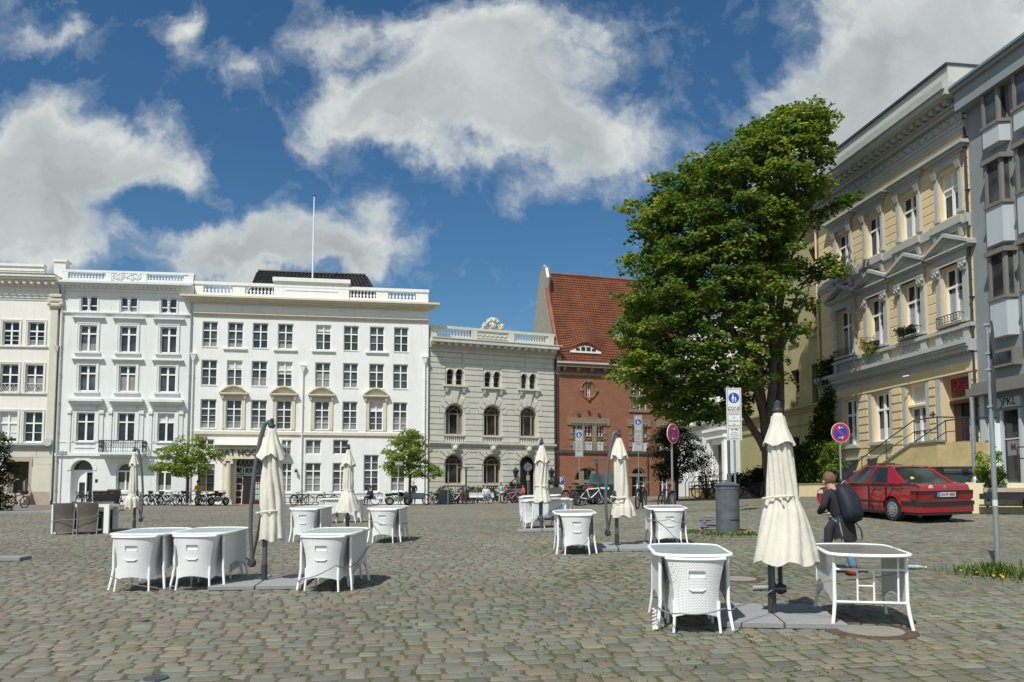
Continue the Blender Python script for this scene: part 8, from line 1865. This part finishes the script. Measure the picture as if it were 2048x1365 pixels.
def wbush(x,y,z,r_,pal,seed,label,nm='planter_shrub',size=(.03,.07),mt='leafdark',n=50):
 r=random.Random(seed);c0=WM@Vector((x,y,z));t=thing(nm,label,'shrub',c0,0,'shrubs behind the yellow garden wall');cl=[(c0.x+r.gauss(0,r_*.45),c0.y+r.gauss(0,r_*.45),c0.z+r_*.2+abs(r.gauss(0,r_*.6)),r.uniform(.5,1))for _ in range(16)]
 leafmesh('foliage',cl,M[mt],t,n,r_*.4,.7,.1,size,seed,pal,.4,tuple(c0));f=MB()
 for c in cl[:8]:f.tube([(0,0,-.05),Vector(c[:3])-c0],[.012,.005],4,False)
 f.build('stems',M['bark'],t)
RUST=[(.16,.09,.02),(.12,.07,.02),(.09,.08,.02)]
wbush(.75,-.14,.84,.34,DARKG+SPRING[:2],61,'small green shrub at the left end of the trough');wbush(1.75,-.12,.84,.36,RUST,62,'rusty orange shrub in the trough right of the sign pole');wbush(2.6,-.12,.84,.34,RUST+SPRING,63,'reddish green shrub in the trough at the right edge')
wbush(.9,1.9,1.0,.6,SPRING,64,'dense bright green bush before the portal of the yellow house',size=(.04,.09),mt='leaf',n=90);wbush(2.6,1.2,1.0,.55,DARKG+SPRING[:1],65,'round dark green bush behind the rusty shrub',n=90)
c0=WM@Vector((3.0,2.0,.98));t=thing('garden_parasol','low folded out green parasol at the right edge','parasol',c0);f=MB();f.lathe([(.9,.38),(.7,.52),(.4,.66),(0,.76)],10,cap=False);f.build('canopy',mat('green cloth',(.03,.16,.08),.8),t);f=MB();f.tube([(0,0,-.1),(0,0,.75)],.02,6);f.build('pole',M['galv'],t)
t=thing('garden_railing','thin grey tube railing above the yellow garden wall','railing',(wa.x,wa.y,zb_),waz);f=MB()
for z in(1.75,2.1):f.tube([(1.6,2.2,z),(WL,2.2,z)],.02,5)
for x in(1.6,2.9,4.2):f.tube([(x,2.2,.9),(x,2.2,2.1)],.025,5)
f.build('rails',M['iron'],t)
p=onground(1951,27.5);h=at(1951,800,27.5).z-p.z;t=thing('lamp_standard','pale grey round standard with a thick foot before the dark doorway','post',p);f=MB();f.tube([(0,0,.5),(0,0,h)],.065,12);f.build('pole',M['galv'],t,smooth=True);f=MB();f.lathe([(.12,0),(.12,.85),(.07,.95)],12);f.build('foot',M['galv'],t,smooth=True)
g=gp(1996,1140);t=thing('sign_pole','tall grey pole at the right edge carrying signs seen edge on','road sign',g);h=at(1996,648,g.y).z-g.z
f=MB();f.tube([(0,0,-.05),(0,0,h*.62)],.037,12);f.tube([(0,0,h*.62),(0.004,0,h)],.032,12);f.build('pole',M['galv'],t,smooth=True)
zA,zB=at(1996,822,g.y).z-g.z,at(1996,735,g.y).z-g.z
f=MB();f.T=Matrix.Rotation(R(55),4,'Z');f.box(-.22,.22,-.065,-.045,zA,zB);f.build('sign_plate',M['darkgrey'],t)
f=MB();f.T=Matrix.Rotation(R(55),4,'Z');disc(f,0,zB+.42,.30,-.065,-.045);f.build('round_sign',M['darkgrey'],t)
f=MB();f.T=Matrix.Rotation(R(55),4,'Z')
for z in(zA+.05,zB-.05,zB+.2,zB+.65):f.box(-.045,.045,-.05,.045,z,z+.03)
f.build('clamps',M['galv'],t)
f=MB();f.tube([(0,0,.96),(0,0,1.05)],.0385,12);f.build('sticker',M['signwhite'],t)
def wallseg(px0,Y0,px1,Y1,h,th,mt,label,name='low_wall',zoff=0):
 a,c=onground(px0,Y0),onground(px1,Y1);d=c-a;z=min(a.z,c.z)-.1;t_=thing(name,label,'wall',(a.x,a.y,z),math.atan2(d.y,d.x));MB().box(0,math.hypot(d.x,d.y),0,th,0,h+.1+zoff).build('wall',mt,t_);f=MB();f.box(-.03,math.hypot(d.x,d.y)+.03,-.03,th+.03,h+.1+zoff,h+.15+zoff);f.build('coping',M['zinc'],t_);return t_
wallseg(1378,50,1500,45.5,.55,.3,M['ochrewall'],'low ochre planter wall before the white pilastered house');wallseg(1500,45.4,1622,39,.55,.3,M['ochrewall'],'low ochre planter wall behind the nearest parasol');wallseg(1598,37.4,1640,36.2,.62,1.0,M['yellow'],'yellow rendered pier right of the nearest parasol','wall_pier');wallseg(1493,44,1545,42,.95,.25,M['pinkstone'],'pinkish planter box with dark plants right of the column','planter_box')
a,c=onground(1600,36.0),onground(1690,33.0);d=c-a;o=MB().box(0,math.hypot(d.x,d.y)+4,0,2.4,-.2,.14).build('pavement',mat('pale granite pavement',(.26,.24,.21),.85,var=.2,scale=3,bump=.3),None);o.location=(a.x,a.y,min(a.z,c.z));o.rotation_euler=(0,0,math.atan2(d.y,d.x));struct(o)
t=thing('planter_railing','dark iron railing along the planter walls behind the parasols','railing',onground(1378,50));f=MB();P_=[onground(px,Y)-onground(1378,50)for px,Y in((1378,49.8),(1440,47.6),(1500,45.2),(1560,42))]
f.tube([p+Vector((0,0,.95))for p in P_],.025,5);f.tube([p+Vector((0,0,.7))for p in P_],.02,5)
for i in range(3):
 for j in range(5):p=P_[i].lerp(P_[i+1],j/5);f.tube([p,p+Vector((0,0,.95))],.02,4)
f.build('rails',M['iron'],t)
p=onground(1216,41);t=thing('car','dark green car half hidden behind the middle right parasol','car',p,R(78));f=MB();f.prism([(-2.1,.3),(2.1,.3),(2.15,.6),(1.9,.8),(1.0,.92),(-1.9,.95),(-2.12,.85)],-.82,.82);f.build('body',mat('dark green car paint',(.012,.03,.028),.25,coat=.8),t,smooth=True);f=MB();f.prism([(-1.95,.93),(1.0,.92),(.3,1.38),(-1.5,1.42)],-.72,.72);f.build('cabin',glassmat('green tinted glass',(.03,.05,.05)),t,smooth=True)
for s_ in(-1,1):f=MB();f.box(-2.16,-2.08,min(s_*.5,s_*.8),max(s_*.5,s_*.8),.66,.82);f.build('tail_light',M['red'],t)
f=MB();f.box(-2.15,-2.11,-.26,.26,.68,.78);f.build('number_plate',M['signwhite'],t)
for x in(-1.3,1.3):
 for s_ in(-1,1):f=MB();f.T=Matrix.Translation((x,s_*.75,.3))@Matrix.Rotation(R(90),4,'X');f.lathe([(.05,-.1),(.30,-.1),(.31,0),(.30,.1),(.05,.1)],20);f.build('wheel',M['rubber'],t,smooth=True)
def manhole(px,py,r,label):
 g=gp(px,py);e=slope_rot(g.x,g.y,0);t=thing('manhole_cover',label,'manhole',g+Vector((0,0,.012)),0,'round manhole covers');t.rotation_euler=e;f=MB();f.lathe([(r*.72,.008),(r,.008),(r+.02,-.02)],40,cap=False);f.build('iron_ring',mat("rusty iron",(.10,.062,.042),.8,var=.5,scale=9,bump=.6,dirt=.3),t);f=MB();f.lathe([(0,.010),(r*.72,.010),(r*.725,-.02)],40,cap=False);f.build('concrete_disc',mat('pale concrete',(.24,.23,.19),.85,var=.12,scale=6),t)
manhole(1742,1266,.42,'nearest manhole cover under the edge of the chairless table');manhole(1478,1161,.33,'manhole cover left of the nearest parasol mast')
g=gp(312,1362);t=thing('drain_cover','small dark iron cover at the lower left edge','drain',g+Vector((0,0,.015)));f=MB();f.lathe([(0,.006),(.09,.006),(.1,-.02)],20,cap=False);f.build('lid',M['darkgrey'],t)
for(x,y,w_,lb)in((20,1122,.9,'dark concrete plate lying on the cobbles at the left edge'),):g=gp(x,y);o=MB().box(-w_,w_*.28,-.2,.25,0,.06).build('ground_plate',M['concrete'],None);o.location=g+Vector((0,0,.012));o.rotation_euler=(0,0,R(6));o['kind']='thing';tag(o,lb,'slab')
a=onground(-60,37);t=MB().box(0,5.6,0,5,-.2,.12).build('kerb',M['concrete'],None);t.location=onground(-90,36.5);t.rotation_euler=(0,0,R(8));struct(t)
def bottle(px,py,rz,label):
 g=gp(px,py);t=thing('plastic_bottle',label,'bottle',g+Vector((0,0,.045)),R(rz));f=MB();f.T=Matrix.Rotation(R(90),4,'Y');f.lathe([(.005,-.13),(.03,-.125),(.032,.04),(.02,.09),(.012,.105),(.012,.13)],12);f.build('body',mat('crumpled clear plastic',(.36,.38,.4),.15,spec=.9,bump=.6,bscale=60),t,smooth=True);f=MB();f.T=Matrix.Rotation(R(90),4,'Y');f.lathe([(.015,.125),(.015,.145)],10);f.build('cap',M['signwhite'],t)
bottle(1832,1141,-25,'crumpled clear plastic bottle on the cobbles right of the chairless table');bottle(1524,1183,10,'clear plastic bottle left of the nearest parasol mast')
def weeds(name,label,pts,seed,n,flowers=0,blade=(.06,.16)):
 r=random.Random(seed);f=MB();c0=gp(*pts[0][:2])
 for k in range(n):
  px,py,sp=pts[r.randrange(len(pts))];g=gp(px,py);x,y=g.x+r.gauss(0,sp),g.y+r.gauss(0,sp*1.2);z=gz(x,y)+.0;h=r.uniform(*blade);a=r.uniform(0,6.28);w_=r.uniform(.004,.01);dx,dy=math.cos(a)*h*.6,math.sin(a)*h*.6;c=r.choice([(.06,.10,.02),(.08,.13,.025),(.045,.08,.018),(.11,.13,.04)]);f.cc=c
  px_,py_=-math.sin(a)*w_,math.cos(a)*w_;f.add([(x-px_,y-py_,z),(x+px_,y+py_,z),(x+dx*.5+px_,y+dy*.5+py_,z+h*.7),(x+dx*.5-px_,y+dy*.5-py_,z+h*.7),(x+dx,y+dy,z+h)],[(0,1,2,3),(3,2,4)])
 for k in range(flowers):
  px,py,sp=pts[r.randrange(len(pts))];g=gp(px,py);x,y=g.x+r.gauss(0,sp),g.y+r.gauss(0,sp);f.cc=(.75,.55,.02);f.lathe([(0,.06),(.02,.065),(.018,.05)],7,(x,y,gz(x,y)),cap=False)
 f.cc=None;o=f.build(name,M['weed'],None);o['kind']='stuff';tag(o,label,'weeds')
M['weed']=tintmat('weeds',rough=.8,bump=0,trans=.25,var=.1,mul=1.3)
weeds('dandelion_weeds','long grass and yellow dandelions at the foot of the right hand pole',[(1996,1143,.10),(1990,1148,.16),(2008,1152,.3),(2035,1156,.35),(1965,1152,.14)],71,1000,30,(.02,.17))
weeds('grass_tufts','low grass round the foot of the zinc column',[(1440,1072,.18),(1475,1072,.18),(1405,1068,.2),(1500,1070,.16),(1380,1066,.15)],72,900,10,(.02,.09))
pts=[]
r_=random.Random(8)
for k in range(90):x=r_.triangular(650,2048,1700);y=r_.uniform(1110,1360);pts.append((x,y,.09))
weeds('joint_grass','sparse green tufts growing in the cobble joints',pts,73,1500,0,(.008,.022))
for(u0,u1,z,k)in FLOWER:
 p0=B8.O+B8.e*((u0+u1)/2)-B8.n*.3;p0.z=B8.O.z+z+.12;t=thing('window_box','window box of trailing green plants at the yellow house' if k==1 else 'dark window box behind the iron guard rail of the yellow house','window box',p0,B8.a);MB().box(-.5,.5,-.1,.1,-.1,.08).build('box',M['black'],t)
 r=random.Random(k);cl=[]
 for j in range(26):q=B8.e*r.uniform(-.6,.6)-B8.n*r.uniform(-.05,.25);cl.append((p0.x+q.x,p0.y+q.y,p0.z+(r.uniform(-.45,.3)if k==1 else r.uniform(.0,.22)),.8))
 leafmesh('foliage',cl,M['leaf' if k==1 else 'leafdark'],t,30,.16,.6,.3,(.04,.08),k,SPRING+RUST if k==1 else DARKG,.4,(0,0,0));fo=t.children[-1];fo.matrix_parent_inverse=(Matrix.Translation(p0)@Matrix.Rotation(B8.a,4,'Z')).inverted()
for px,lb in((1032,'left grey planter with a spiky plant at the palace door'),(1106,'right grey planter with a spiky plant at the palace door')):
 p=onground(px,66);t=thing('grey_planter',lb,'planter',p,0,'grey planters at the palace door');f=MB();f.tbox(0,0,0,1.1,.9,.7,1.4,.9);f.build('pot',M['galvdark'],t);r=random.Random(px);leafmesh('plant',[(p.x+r.uniform(-.4,.4),p.y,p.z+1.2+r.uniform(0,.35),.7)for _ in range(10)],M['leafdark'],t,40,.25,.6,.1,(.05,.1),5,DARKG,.3,tuple(p))
for i,px in enumerate((1385,1398,1412)):
 p=onground(px,49.2);t=thing('hoop_railing',('left','middle','right')[i]+' black hoop rail before the white pilastered house','railing',p,R(-60),'black hoop rails');f=MB();f.tube([(-.6,0,0),(-.6,0,.9),(-.3,0,1.25),(.6,0,1.25),(.6,0,0)],.025,5);f.build('hoop',M['iron'],t)
